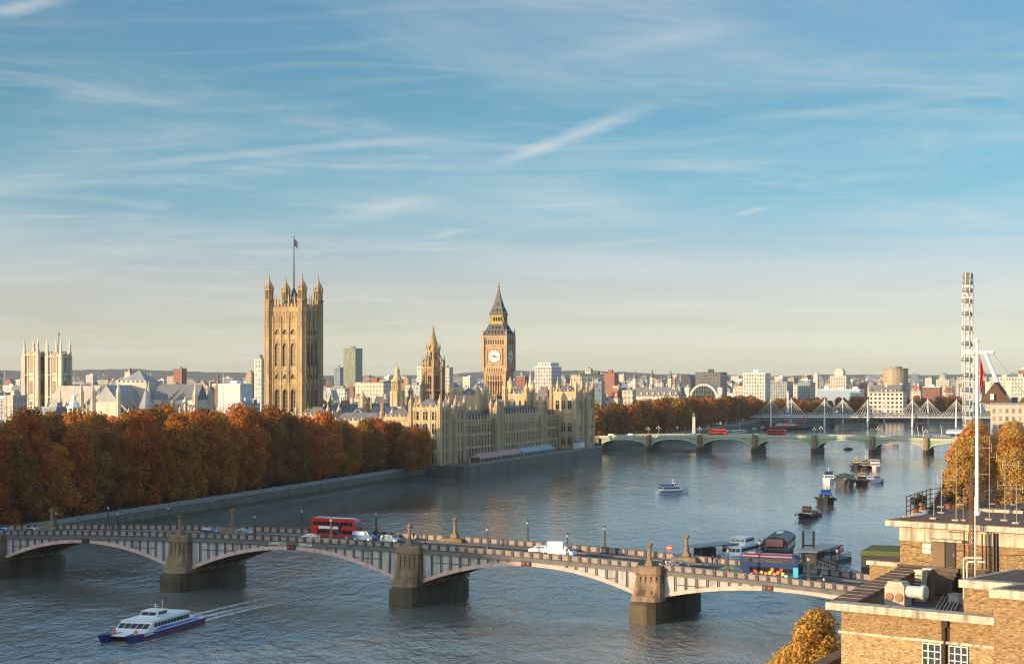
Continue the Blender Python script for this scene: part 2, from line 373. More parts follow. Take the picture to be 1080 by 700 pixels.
m.add([(x,y,GZ+.02) for x,y in gx], [tuple(range(len(gx)))]); struct('lawn', m, GRASS, 'park lawn under the autumn trees')
m = MB(); gx = [(-23,0),(63,313),(76,312),(-8,-4)]
m.add([(x+1.5,y,GZ+.02) for x,y in gx], [tuple(range(3,-1,-1))]); struct('road', m, ASPH, 'riverside road below the brick building')
# foreshore mud under the park wall
MUD = mat('wet foreshore mud', (.075,.068,.045), .6, .5, .15, bump=.4)
m = MB(); rnd = random.Random(4); N = 46
va = []; vb = []; vc = []
for i in range(N+1):
    t = i/N; x = -162+(-36+162)*t if False else None
    y = 330+(800-330)*t
    xw = -162+(y-360)*.2857 if y < 598 else -94+(y-598)*.279
    d = (7+4*sin(t*7)+rnd.uniform(-1.5,1.5))*(1-.55*t)
    va.append((xw-.2,y,1.4+rnd.uniform(-.2,.2))); vb.append((xw+d*.5*.95,y-d*.5*.3,.75+rnd.uniform(-.15,.15))); vc.append((xw+d*.95,y-d*.3,-.15))
o = m.add(va+vb+vc, [(k*(N+1)+i,(k+1)*(N+1)+i,(k+1)*(N+1)+i+1,k*(N+1)+i+1) for k in range(2) for i in range(N)])
struct('mud', m, MUD, 'muddy foreshore at the foot of the park wall')
def river_wall(name, pts, label, zt=GZ, ph=1.0, z0=-1.5, thick=.9, steps=True):
    """retaining wall along a bank, with a battered face, a plinth course and a parapet"""
    t = thing(name, label, 'river wall', (pts[0][0], pts[0][1], 0)); ox, oy = pts[0]
    w = MB(); c = MB(); al = MB()
    for (x0,y0),(x1,y1) in zip(pts, pts[1:]):
        d = Vector((x1-x0,y1-y0)); l = d.length; d /= l; M = Matrix.Translation((x0-ox,y0-oy,0)) @ Matrix.Rotation(atan2(d.y,d.x),4,'Z')
        w.M = M; c.M = M; s = river_wall.side
        zm = 2.3; xm = -.9*s+.65*s*(zm-z0)/(zt-.6-z0)
        w.ext([(0,zm),(xm,zm),(-.25*s,zt-.6),(-.25*s,zt+.01),(thick*s,zt+.01),(thick*s,zm)][::s], 0, l)
        al.M = M; al.ext([(0,z0),(-.9*s,z0),(xm-.03*s,zm-.02),(0,zm-.02)][::s], 0, l)
        for zc in (3.1,3.9): c.ext([(xm+.14*s,zc),(xm-.0*s+.05*s,zc+.03),(xm+.05*s,zc+.1),(xm+.2*s,zc+.13)][::s], 0, l)
        c.ext([(-.42*s,zt-.35),(-.42*s,zt+.05),(-.12*s,zt+.12),(-.12*s,zt+ph),(.5*s,zt+ph),(.5*s,zt-.35)][::s], 0, l)
        k = int(l//12)
        for i in range(k+1): c.cbox(i*l/max(k,1), .15*s, zt-.3, 1.0, 1.0, ph+.55)
    w.build('wall', RWALL, t); al.build('tide_band', ALGAE, t); c.build('parapet', COPING, t)
    return t
river_wall.side = 1
river_wall('river_wall', [(-250,80),(-162,360),(-94,598),(-36,806)], 'dark algae stained river wall along the autumn park')
river_wall('river_wall', [(52,1092),(128,1300),(214,1590),(330,1800),(620,1960)], 'distant embankment wall beyond the green arched bridge', ph=1.1)
river_wall.side = -1
river_wall('river_wall', [(-110,-300),(-23,0),(63,313),(160,668),(258,1022),(356,1400),(404,1590),(500,1720)], 'long river wall of the near bank on the right', ph=1.1)
# ================================================================= far hills
HILL = mat('wooded far hills', (.055,.06,.045), .95, .35, .004)
def hills(px0, px1, Y, ytop, seed, label):
    r = random.Random(seed); m = MB(); n = 90; a = []; b = []; c = []
    ph = [r.uniform(0,6) for _ in range(6)]
    for i in range(n+1):
        t = i/n; X = PX(px0+(px1-px0)*t, Y); zt = PZ(ytop, Y)
        k = .72+.14*sin(t*5+ph[0])+.09*sin(t*13+ph[1])+.04*sin(t*37+ph[2])+r.uniform(-.035,.035)
        zt = GZ+(zt-GZ)*k*min(1,8*t+.25,8*(1-t)+.25)
        a.append((X,Y-900,GZ-.5)); b.append((X,Y,zt)); c.append((X,Y+900,GZ-.5))
    m.add(a+b+c, [(k*(n+1)+i,k*(n+1)+i+1,(k+1)*(n+1)+i+1,(k+1)*(n+1)+i) for k in range(2) for i in range(n)])
    struct('hills', m, HILL, label)
hills(-160, 760, 9000, 386.5, 3, 'low wooded hills on the left horizon')
hills(420, 1300, 10500, 390, 8, 'low wooded hills on the right horizon')
# ================================================================= stone arched road bridge in front
BX, BY, BA = -20.0, 354.8, -R(26.6)
LB = thing('arch_bridge', 'long five arch road bridge with pink parapets crossing the near river', 'bridge', (BX,BY,0), BA)
LBM = Matrix.Translation((BX,BY,0)) @ Matrix.Rotation(BA,4,'Z')
PIERS = [-106.5,-55.6,0.0,50.9]; SP = [(-150,-106.5),(-106.5,-55.6),(-55.6,0),(0,50.9),(50.9,96)]
BW = 18.0
def zt(x): return 12.45-.00029*(x+27.8)**2
STEEL = mat('bridge spandrel paint', (.42,.395,.38), .6, .2, .7, stain=.75)
PINK = mat('pink arch paint', (.62,.40,.34), .55, .2, .7, stain=.5)
PANEL = mat('pinkish parapet panels', (.37,.27,.23), .65, .3, .9, stain=.6)
POSTM = mat('dark bridge ironwork', (.055,.055,.062), .55, .25, .6)
PSTONE = mat('granite pier stone', (.25,.17,.105), .85, .45, .5, stain=.95, bump=.3)
PBASE = mat('wet algae pier base', (.095,.07,.04), .7, .4, .3, stain=.85)
FASC = mat('grey fascia paint', (.13,.125,.125), .6, .2, .5, stain=.4)
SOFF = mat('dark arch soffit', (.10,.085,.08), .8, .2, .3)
def arch_pts(xa, xb, n=28):
    a, b = xa+2.7, xb-2.7; zs = 4.5; mid = (a+b)/2; zc = zt(mid)-2.75
    return [(a+(b-a)*i/n, zs+(zc-zs)*(1-((a+(b-a)*i/n-mid)/((b-a)/2))**2)) for i in range(n+1)]
NAV = mat('navigation lamp red', (.5,.03,.02), .4, .1, 1)
for xa, xb in SP:
    ap = arch_pts(xa, xb); n = len(ap)
    # arch barrel with its pink edge
    rib = MB()
    for y0, y1, mi in ((-.05,.55,0),(17.45,18.05,0)):
        vs = []
        for x, z in ap: vs += [(x,y0,z),(x,y1,z),(x,y1,z+.75),(x,y0,z+.75)]
        rib.add(vs, [(4*i+a,4*i+4+a,4*i+4+(a+1)%4,4*i+(a+1)%4) for i in range(n-1) for a in range(4)], 0)
    for k in range(1, 8):
        y = BW*k/8; vs = []
        for x, z in ap: vs += [(x,y-.2,z+.02),(x,y+.2,z+.02),(x,y+.2,z+.8),(x,y-.2,z+.8)]
        rib.add(vs, [(4*i+a,4*i+4+a,4*i+4+(a+1)%4,4*i+(a+1)%4) for i in range(n-1) for a in range(4)], 1)
    vs = []
    for x, z in ap: vs += [(x,.5,z+.5),(x,17.5,z+.5)]
    rib.add(vs, [(2*i,2*i+1,2*i+3,2*i+2) for i in range(n-1)], 1)
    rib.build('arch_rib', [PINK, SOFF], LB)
    # spandrel walls, near and far
    for y, sg in ((.22,-1),(17.78,1)):
        sp = MB(); vs = []
        for x, z in ap: vs += [(x,y,z+.74),(x,y,max(zt(x)-1.9,z+.76))]
        sp.add(vs, [(2*i,2*i+2,2*i+3,2*i+1) if sg < 0 else (2*i,2*i+1,2*i+3,2*i+2) for i in range(n-1)], 0)
        k = int((xb-xa-5.4)//2.05); st = (xb-xa-5.4)/k
        for i in range(1, k):
            x = xa+2.7+i*st; z = ap[0][1]+(max(p[1] for p in ap)-ap[0][1])*(1-((x-(xa+xb)/2)/((xb-xa-5.4)/2))**2)
            if zt(x)-1.9-z > 1.0:
                [sp.box(x+dx-.05, y+sg*.14 if sg<0 else y, z+.7, x+dx+.05, y if sg<0 else y+.14, zt(x)-1.9, 1) for dx in (-.16,.16)]
                if zt(x)-1.9-z > 2.6 and i+1 < k:
                    zm = zt(x)-3.6; sp.box(x+.09-(0 if x<(xa+xb)/2 else st), min(y,y+sg*.09), zm, x-.09+(st if x<(xa+xb)/2 else 0), max(y,y+sg*.09), zm+.14, 1)
        sp.build('spandrel', [STEEL, POSTM], LB)
        # fascia and parapet
        fa = MB(); pp = MB(); pn = MB()
        x0, x1 = xa+2.3, xb-2.3; k = round((x1-x0)/2.05); st = (x1-x0)/k
        for i in range(k):
            a, b = x0+i*st, x0+(i+1)*st; za, zb = zt(a), zt(b)
            def bar(mm, ylo, yhi, d0, d1, a=a, b=b, za=za, zb=zb, mi=0):
                mm.add([(a,ylo,za-d0),(b,ylo,zb-d0),(b,yhi,zb-d0),(a,yhi,za-d0),(a,ylo,za-d1),(b,ylo,zb-d1),(b,yhi,zb-d1),(a,yhi,za-d1)],
                       [(0,3,2,1),(4,5,6,7),(0,1,5,4),(1,2,6,5),(2,3,7,6),(3,0,4,7)], mi)
            yl, yh = (-.12,.5) if sg < 0 else (17.5,18.12)
            bar(fa, yl-(.12 if sg<0 else 0), yh+(.12 if sg>0 else 0), 1.95, 1.5); bar(fa, yl, yh, 1.5, 1.2)
            bar(pp, yl+.1, yh-.1, 1.2, 1.02); bar(pp, yl+.05, yh-.05, .14, 0.0, mi=1)
            pp.box(a-.28, yl+.02, za-1.2, a+.28, yh-.02, za+.07)
            c, d = a+.28, b-.28; ym = (yl+yh)/2
            bar(pn, ym-.1, ym+.1, 1.02, .14, c, d, zt(c), zt(d), 0)
            yo = ym-.1-.03 if sg < 0 else ym+.1+.03
            for q in range(2):
                u0, u1 = c+(d-c)*q/2, c+(d-c)*(q+1)/2
                pn.tube((u0,yo,za-.98),(u1,yo,za-.18),.05,n=4,mi=1); pn.tube((u0,yo,za-.18),(u1,yo,za-.98),.05,n=4,mi=1)
        fa.build('fascia', FASC, LB); p = pp.build('parapet', [POSTM, FASC], LB); pn.build('panels', [PANEL, STEEL], p)
    xm = (xa+xb)/2; nv = MB(); zc = zt(xm)-2.6
    nv.box(xm-.95,-.35,zc-.1,xm+.95,-.16,zc+.9,0)
    for s in (-.5,.5):
        nv.M = Matrix.Translation((xm+s,-.36,zc+.4)) @ Matrix.Rotation(R(90),4,'X'); nv.lathe([(.22,0),(.24,.1)],n=10,mi=1)
    nv.build('navigation_light', [BLACK, NAV], LB)
# deck with footways, kerbs and lane markings
dk = MB(); fw = MB(); mk = MB(); N = 60; xs = [-165+(270)*i/N for i in range(N+1)]
def strip(mm, y0, y1, off, xs=xs, mi=0):
    vs = []
    for x in xs: vs += [(x,y0,zt(x)-off),(x,y1,zt(x)-off)]
    mm.add(vs, [(2*i,2*i+2,2*i+3,2*i+1) for i in range(len(xs)-1)], mi)
strip(dk, 3.2, 14.8, 1.32)
vs = []
for x in xs: vs += [(x,.5,zt(x)-1.9),(x,17.5,zt(x)-1.9)]
dk.add(vs, [(2*i,2*i+1,2*i+3,2*i+2) for i in range(len(xs)-1)])
strip(fw, .4, 3.2, 1.2); strip(fw, 14.8, 17.6, 1.2)
for y in (3.2, 14.8):
    vs = []
    for x in xs: vs += [(x,y,zt(x)-1.5),(x,y,zt(x)-1.2)]
    fw.add(vs, [(2*i,2*i+2,2*i+3,2*i+1) for i in range(N)])
for i in range(0, 60, 2): strip(mk, 8.93, 9.07, 1.316, [-150+4*i,-150+4*i+2.4])
for y in (3.6,3.85,14.15,14.4): strip(mk, y-.05, y+.05, 1.316, xs, 1)
dk.build('road_deck', ASPH, LB); fw.build('footway', PAVE, LB)
mk.build('lane_marking', [mat('white road paint', (.6,.6,.57), .8, .2, 2), mat('red route paint', (.30,.06,.05), .8, .2, 2)], LB)
def pier(px, abut=False):
    b = MB(); hw = 3.05
    nose = [(-hw,17.8),(-hw,-2.2),(-2.6,-3.9),(-1.2,-4.8),(1.2,-4.8),(2.6,-3.9),(hw,-2.2),(hw,17.8),(2.2,20.5),(-2.2,20.5)]
    nose = [(px+x, y) for x, y in nose]
    b.prism(nose, -2, 3.3, 0); b.prism([(px+(x-px)*.97, 9+(y-9)*.985) for x, y in nose], 3.3, 3.9, 0, top=[(px+(x-px)*.84, 9+(y-9)*.93) for x, y in nose])
    p = b.build('pier', PBASE, LB)
    s = MB(); z1 = zt(px)
    # concave shaft of the upstream and downstream faces, with a niche between two ribs
    for sg, ye in ((-1,-.1),(1,17.2)):
        prof = [(2.9,3.4,3.9),(2.65,2.2,5.5),(2.45,1.6,7.5),(2.35,1.35,z1-2.2),(2.6,1.6,z1-1.9),(2.6,1.6,z1-.75),(2.35,1.3,z1-.45)]
        vs = []; 
        for w, d, z in prof: vs += [(px-w,ye-sg*.8,z),(px-w,ye+sg*d*.75,z),(px-w*.72,ye+sg*d,z),(px+w*.72,ye+sg*d,z),(px+w,ye+sg*d*.75,z),(px+w,ye-sg*.8,z)]
        n = 6; fs = [(k*n+i,k*n+(i+1)%n,(k+1)*n+(i+1)%n,(k+1)*n+i) for k in range(len(prof)-1) for i in range(n)]+[tuple(range((len(prof)-1)*n,len(prof)*n))]
        s.add(vs, [f[::-1] if sg > 0 else f for f in fs])
        for xx in (-1.55,-.55,.55,1.55): s.box(px+xx-.22, min(ye+sg*1.2,ye+sg*1.75), 5.6, px+xx+.22, max(ye+sg*1.2,ye+sg*1.75), z1-2.3)
        s.box(px-1.7,min(ye,ye+sg*3.0),3.9,px+1.7,max(ye,ye+sg*3.0),4.9); s.box(px-1.2,min(ye,ye+sg*2.5),4.9,px+1.2,max(ye,ye+sg*2.5),5.7)
    s.box(px-2.4,.6,3.5,px+2.4,17.4,z1-2.0)
    q = s.build('pier_shaft', PSTONE, LB)
    for ye in (-.4,18.4):
        c = MB(); z0 = z1-.35
        c.cbox(px,ye,z0-.2,1.4,1.3,.7); c.cbox(px,ye,z0+.5,1.05,1.0,.4)
        c.lathe([(.40,z0+.85),(.34,z0+3.3),(.5,z0+3.5),(.58,z0+3.65),(.38,z0+3.75)], px, ye, 8)
        for k in range(4): c.cbox(px+.5*cos(k*pi/2+.78), ye+.5*sin(k*pi/2+.78), z0+3.68, .2,.2,.35)
        c.ball(px, ye, z0+3.95, .25, n=8)
        c.build('obelisk', PSTONE, q)
for x in PIERS: pier(x)
ab = MB(); ab.box(-165,-1,-2,-148,19,9.4); ab.build('abutment', PSTONE, LB); ab = MB(); ab.box(94,-1.2,-2,112,19.2,zt(94)-1.4); ab.build('abutment', PSTONE, LB)
text('LAMBETH', .95, .05, WHITE, LB, (-27.8-3.4,-.27,zt(-30)-1.88), (R(90),0,0))
text('BRIDGE', .95, .05, WHITE, LB, (-27.8+3.4,-.27,zt(-25)-1.88), (R(90),0,0))
# lamp standards on the parapets
def lamp_mesh():
    t = thing('street_lamp', 'x', 'street lamp', (0,0,0))
    p = MB(); p.cbox(0,0,0,.7,.6,.5)
    for k in range(6):
        z = .5+k*.55; w = .46-.04*k
        for sx in (-1,1):
            for sy in (-1,1): p.tube((sx*w/2,sy*w/2,z),(sx*(w-.04)/2,sy*(w-.04)/2,z+.55),.055,n=4)
        p.cbox(0,0,z+.5,w+.08,w+.08,.1)
        p.tube((-w/2,-w/2,z),(w/2,-w/2,z+.55),.04,n=4); p.tube((w/2,w/2,z),(-w/2,w/2,z+.55),.04,n=4)
    p.lathe([(.1,3.8),(.1,4.0),(.3,4.15)],n=6); p.build('post', POSTM, t)
    g = MB(); g.lathe([(.26,4.15),(.36,4.75)],n=6); g.build('lantern', mat('lantern glass', (.45,.42,.36), .3, .1, 1), t)
    c = MB(); c.lathe([(.42,4.75),(.22,5.05),(.06,5.15),(.05,5.5)],n=6); c.build('cap', POSTM, t)
    return t
LAMP = None
for sd, yy, side in (('near',.18,'near'),('far',17.82,'far')):
    q = 0
    for xa, xb in SP[1:]:
        for f in (1/3, 2/3):
            q += 1; x = xa+(xb-xa)*f; p = LBM @ Vector((x,yy,zt(x)))
            lab = f'dark lattice lamp post on the {side} parapet of the arched bridge, {nth(q)} from the left'
            if LAMP is None: LAMP = lamp_mesh(); LAMP.location = p; LAMP.scale = (.75,.75,.82); LAMP.rotation_euler = (0,0,BA); LAMP['label'] = lab; LAMP['group'] = 'lamp posts of the arched bridge'
            else: again(LAMP, p, BA, lab)
# ================================================================= gothic palace
def gwin(name, w, h, lights=2, rows=2, arch=True, glass=None):
    """leaded gothic window: glass set behind stone mullions, facing -y, foot at the origin"""
    m = MB(); n = 6
    if arch:
        top = [(w/2*cos(pi*i/n/1.0), h-w*.55+w*.55*sin(pi*i/n)**.8 if 0<i<n else h-w*.55) for i in range(n+1)]
        poly = [(-w/2,0),(w/2,0)]+top
    else: poly = [(-w/2,0),(w/2,0),(w/2,h),(-w/2,h)]
    k = len(poly); m.add([(x,-.04,z) for x,z in poly], [tuple(range(k))], 0)
    for i in range(1, lights): m.box(-w/2+w*i/lights-.08,-.1,0,-w/2+w*i/lights+.08,-.045,h*(.93 if arch else 1),1)
    for i in range(1, rows+1): m.box(-w/2,-.09,h*.8*i/(rows+.3)-.09,w/2,-.046,h*.8*i/(rows+.3)+.09,1)
    m.box(-w/2-.15,-.3,-.3,w/2+.15,-.02,0,1)
    return m.data(name, [glass or GLASS, STONE])
def rotk(k): return Matrix.Rotation(k*pi/2,4,'Z')
FR = [(0,0),(pi/2,1),(pi,2),(-pi/2,3)]
def face_layer(m, hw, depth, z0, z1, rows, centers, ww, M, extra=1.0):
    """front skin of one face: solid except for window rows [(za,zb)], with pilasters between the openings"""
    m.M = M; y0, y1 = -hw-depth, -hw
    z = z0
    xs = sorted(centers); edges = [-hw]+[v for c in xs for v in (c-ww/2,c+ww/2)]+[hw]
    for za, zb in rows:
        if za > z: m.box(-hw,y0,z,hw,y1,za)
        for a, b in zip(edges[::2], edges[1::2]): m.box(a,y0,za,b,y1,zb)
        for c in xs:                                    # arch shoulders
            r = ww/2
            for s in (-1,1):
                m.add([(c+s*r,y0,zb-r*1.3),(c+s*r,y0,zb),(c,y0,zb),(c+s*r*.6,y0,zb-r*.5),(c+s*r,y1,zb-r*1.3),(c+s*r,y1,zb),(c,y1,zb),(c+s*r*.6,y1,zb-r*.5)],
                      [(0,1,2,3),(0,3,7,4),(3,2,6,7)])
        z = zb
    if z < z1: m.box(-hw,y0,z,hw,y1,z1)
    m.M = Matrix()
def octo(m, x, y, r, z0, z1, bands=(), mi=0):
    prof = [(r,z0)]
    for b in bands: prof += [(r,b-.35),(r*1.12,b-.2),(r*1.12,b+.2),(r,b+.35)]
    prof += [(r,z1)]; m.lathe(prof, x, y, 8, mi)
    for i in range(8):
        a = pi/8+2*pi*i/8; m.tube((x+r*cos(a),y+r*sin(a),z0),(x+r*cos(a),y+r*sin(a),z1),.18,n=4,mi=mi)
def pinnacle(m, x, y, z, r, h, mi=0):
    m.lathe([(r,z),(r,z+h*.4),(r*1.35,z+h*.42),(r*.8,z+h*.48),(r*.1,z+h*.97),(r*.3,z+h*.98),(.02,z+h)], x, y, 4, mi)
# ---------------------------------------------------------------- great square tower
VX = Vector((PX(310,850), 850, 0))
VT = thing('gothic_tower', 'great square honey stone tower with corner turrets and tall flagpole', 'tower', VX, RZ)
hw = 8.3; m = MB(); m.box(-hw,-hw,GZ,hw,hw,77)
rows = [(14,24),(28.5,39.2),(43.9,46.2),(49.8,60.6),(64.6,67.2)]; cs = [-4.1,0,4.1]; ww = 2.5
for a, k in FR:
    M = rotk(k); face_layer(m, hw, .9, GZ, 77.5, rows, cs, ww, M)
    m.M = M
    for z in (26.2,41.5,47.8,62.6,69,75.6): m.box(-hw,-hw-1.25,z-.25,hw,-hw-.9,z+.25)
    for x in [-6.2,-2.05,2.05,6.2]: m.box(x-.32,-hw-1.3,GZ,x+.32,-hw-.9,73)
    for c in cs:                                        # ogee hoods and blind tracery over the windows
        for z in (39.2,60.6): m.add([(c-1.5,-hw-1.1,z-1.2),(c,-hw-1.1,z+2.0),(c+1.5,-hw-1.1,z-1.2),(c+1.1,-hw-1.1,z-1.3),(c,-hw-1.1,z+1.2),(c-1.1,-hw-1.1,z-1.3)], [(0,1,4,5),(1,2,3,4)])
    for i in range(14): m.box(-7.2+i*1.1-.13,-hw-1.05,70,-7.2+i*1.1+.13,-hw-.9,75)
    for i in range(9): m.box(-7.5+i*1.72,-hw-1.0,77.5,-7.5+i*1.72+1.0,-hw-.3,78.9)
    for i in range(4): m.add([(-6.4+i*3.4,-hw-1.12,72.2),(-4.9+i*3.4,-hw-1.12,75.0),(-3.4+i*3.4,-hw-1.12,72.2),(-4.9+i*3.4,-hw-1.12,73.2)],[(0,1,2,3)])
    m.M = Matrix()
for a, k in FR:
    m.M = rotk(k)
    for x in (-4.9,-1.65,1.65,4.9): pinnacle(m,x,-hw-.6,78.8,.42,5.2)
    m.M = Matrix()
m.build('wall', STONE, VT)
big = gwin('window', 2.5, 10.3, 2, 4); small = gwin('window', 2.5, 2.4, 3, 1, False); mid = gwin('window', 2.5, 9.6, 2, 4)
for a, k in FR:
    for c in cs:
        for (za,zb), me in zip(rows, (mid,big,small,big,small)):
            p = rotk(k) @ Vector((c,-hw-.02,za)); put('window', me, VT, p, a)
tur = MB(); octo(tur,0,0,2.15,GZ,80.5,(26.2,41.5,47.8,62.6,69,75.6))
tur.lathe([(2.5,80.3),(2.5,81.1),(1.9,81.3)],n=8)
for i in range(8):
    a = pi/8+2*pi*i/8; tur.tube((1.75*cos(a),1.75*sin(a),81),(1.75*cos(a),1.75*sin(a),85.5),.32,n=4)
    tur.cone(2.1*cos(a),2.1*sin(a),85.2,.3,87.6)
tur.lathe([(1.15,81),(1.15,85.5)],n=8); tur.lathe([(2.3,85.2),(2.3,85.9),(1.9,86.1)],n=8)
td = tur.data('turret', STONE)
cp_ = MB(); cp_.lathe([(1.95,86),(1.9,87.2),(1.5,88.2),(.85,89.3),(.42,90.4),(.2,91.6),(.42,91.9),(.1,92.3),(.03,93.3)],n=8)
cd = cp_.data('turret_cap', STONE_D)
for sx in (-1,1):
    for sy in (-1,1): put('turret_cap', cd, put('turret', td, VT, (sx*8.6,sy*8.6,0)))
rf = MB(); rf.prism([(-7.6,-7.6),(7.6,-7.6),(7.6,7.6),(-7.6,7.6)],76.6,81.5,0,top=[(-1.2,-1.2),(1.2,-1.2),(1.2,1.2),(-1.2,1.2)])
rf.lathe([(1.5,80.5),(1.3,83),(1.7,83.2),(.6,86)],n=8); rf.build('roof', IRONROOF, VT)
fp = MB(); fp.lathe([(.38,84),(.3,95),(.16,110.4),(.35,110.7),(.05,111.2)],n=8)
for a in range(4): fp.tube((3*cos(a*pi/2),3*sin(a*pi/2),80.5),(.3*cos(a*pi/2),.3*sin(a*pi/2),86.5),.22,n=4)
fp.build('flagpole', BLACK, VT)
fl = MB(); fl.add([(.15,0,110),(.15,0,106.9),(1.0,.5,105.8),(1.1,.3,109.1),(1.7,.1,105.2),(1.8,.2,108.3),(2.1,-.4,104.7),(2.2,-.2,107.6)], [(0,1,2,3),(3,2,4,5),(5,4,6,7)],0)
fl.add([(.15,-.03,108.8),(.15,-.03,108.1),(1.05,.4,107.2),(1.05,.4,107.9),(1.75,.1,106.4),(1.75,.1,107.1)],[(0,1,2,3),(3,2,4,5)],1)
fl.build('flag', [mat('faded navy flag cloth',(.05,.06,.16),.9,.1,1),mat('red flag cloth',(.45,.03,.03),.9,.1,1)], VT)
# ---------------------------------------------------------------- clock tower
EX = Vector((PX(526,1012), 1012, 0))
ET = thing('clock_tower', 'tall gothic clock tower with white dials and pointed iron spire', 'clock tower', EX, RZ)
ETS = mat('clock tower limestone', (.46,.31,.19), .88, .18, .4, stain=.4, bump=.2)
hw = 5.6; m = MB(); m.box(-hw,-hw,GZ,hw,hw,47)
rows = [(GZ+5+8.4*i, GZ+5+8.4*i+7.3) for i in range(4)]+[(40.2,45.4)]; cs = [-3.7,-2.2,-.75,.75,2.2,3.7]
for a, k in FR:
    face_layer(m, hw, .55, GZ, 47.3, rows, cs, .62, rotk(k)); m.M = rotk(k)
    for x in (-5.2,-3.0,-1.5,0,1.5,3.0,5.2): m.box(x-.2,-hw-.8,GZ,x+.2,-hw-.5,46.5)
    for z in [GZ+4+8.4*i for i in range(5)]: m.box(-hw,-hw-.85,z,hw,-hw-.52,z+.4)
    m.M = Matrix()
for sx in (-1,1):
    for sy in (-1,1):
        m.box(sx*5.75-.75,sy*5.75-.75,GZ,sx*5.75+.75,sy*5.75+.75,47.4)
# corbelled cornice, clock stage
q = lambda h: [(-h,-h),(h,-h),(h,h),(-h,h)]
m.prism(q(6.3),46.4,48.2,0,top=q(7.2)); m.prism(q(7.2),48.2,50.0); m.prism(q(6.7),50.0,67.0)
for sx in (-1,1):
    for sy in (-1,1): m.box(sx*6.75-.7,sy*6.75-.7,48.2,sx*6.75+.7,sy*6.75+.7,67.2); pinnacle(m,sx*6.9,sy*6.9,67.2,.55,5.5)
m.prism(q(7.35),66.6,67.8,0,top=q(7.5)); m.prism(q(7.2),62.0,62.5)
m.build('wall', ETS, ET)
sl1 = MB(); sl1.add([(-.3,-.03,0),(.3,-.03,0),(.3,-.03,6.6),(0,-.03,7.2),(-.3,-.03,6.6)],[(0,1,2,3,4)]); sl1 = sl1.data('window', mat('dim tracery window', (.09,.07,.055), .5, .2, .5))
sl2 = MB(); sl2.add([(-.42,-.03,0),(.42,-.03,0),(.42,-.03,2.2),(0,-.03,2.9),(-.42,-.03,2.2)],[(0,1,2,3,4)]); sl2 = sl2.data('belfry_opening', BLACK)
for a, k in FR:
    for c in (-2.2,-.75,.75,2.2):
        for za, zb in rows[:4]: put('window', sl1, ET, rotk(k)@Vector((c,-hw-.02,za)), a)
    for i in range(8): put('belfry_opening', sl2, ET, rotk(k)@Vector((-4.9+i*1.4,-6.72,63.0)), a)
    for i in range(7): put('belfry_opening', sl2, ET, rotk(k)@Vector((-4.2+i*1.4,-7.22,48.0)), a, .62)
# dials
DW = mat('white opal dial', (.80,.79,.74), .35, .05, 1); DK = mat('dark blue dial iron', (.02,.025,.06), .4, .2, 1)
for a, k in FR:
    s = MB(rotk(k) @ Matrix.Translation((0,-6.72,56.3))); s.box(-4.7,-.22,-4.7,4.7,.02,4.7,0)
    for i in range(4):
        r0 = Matrix.Rotation(i*pi/2,4,'Y'); s.M = rotk(k) @ Matrix.Translation((0,-6.72,56.3)) @ r0
        s.box(-4.7,-.5,4.2,4.7,-.2,4.7,0); s.box(-4.3,-.36,3.75,-3.6,-.23,4.2,1); s.box(2.2,-.3,2.9,4.1,-.23,3.7,1)
    fr = s.build('dial_surround', [ETS, GILT], ET)
    s = MB(rotk(k) @ Matrix.Translation((0,-6.99,56.3)) @ Matrix.Rotation(R(90),4,'X'))
    s.lathe([(3.75,0),(3.75,.12)],n=40,mi=1); s.lathe([(3.45,.1),(3.45,.18)],n=40,mi=0)
    s.lathe([(.5,.1),(.5,.24)],n=12,mi=1)
    for i in range(12):
        t = i*pi/6; s.M = rotk(k) @ Matrix.Translation((0,-7.19,56.3)) @ Matrix.Rotation(t,4,'Y')
        for d in ((-.16,.16) if i % 3 else (-.22,0,.22)): s.box(d-.055,-.02,2.05,d+.055,.01,2.75,1)
        s.box(-.05,-.02,2.9,.05,.01,3.3,1); s.box(-.03,-.02,.5,.03,.01,1.95,1)
    for i in range(40):
        t = i*pi/20; s.M = rotk(k) @ Matrix.Translation((0,-7.19,56.3)) @ Matrix.Rotation(t,4,'Y'); s.box(-.14,-.02,2.83,.14,.012,2.9,1); s.box(-.12,-.02,1.9,.12,.012,1.97,1)
    dl = s.build('dial', [DW, DK], fr)
    h = MB()
    for ang, l, w in ((282, 3.2, .17), (113.5, 2.3, .3)):
        h.M = rotk(k) @ Matrix.Translation((0,-7.26 if l > 3 else -7.3,56.3)) @ Matrix.Rotation(R(ang),4,'Y')
        h.add([(-w,0,-.7),(w,0,-.7),(w*.9,0,l*.8),(0,0,l),(-w*.9,0,l*.8),(-w,.05,-.7),(w,.05,-.7),(w*.9,.05,l*.8),(0,.05,l),(-w*.9,.05,l*.8)],[(0,1,2,3,4),(0,5,6,1),(1,6,7,2),(2,7,8,3),(3,8,9,4),(4,9,5,0)])
    h.build('clock_hands', DK, fr)
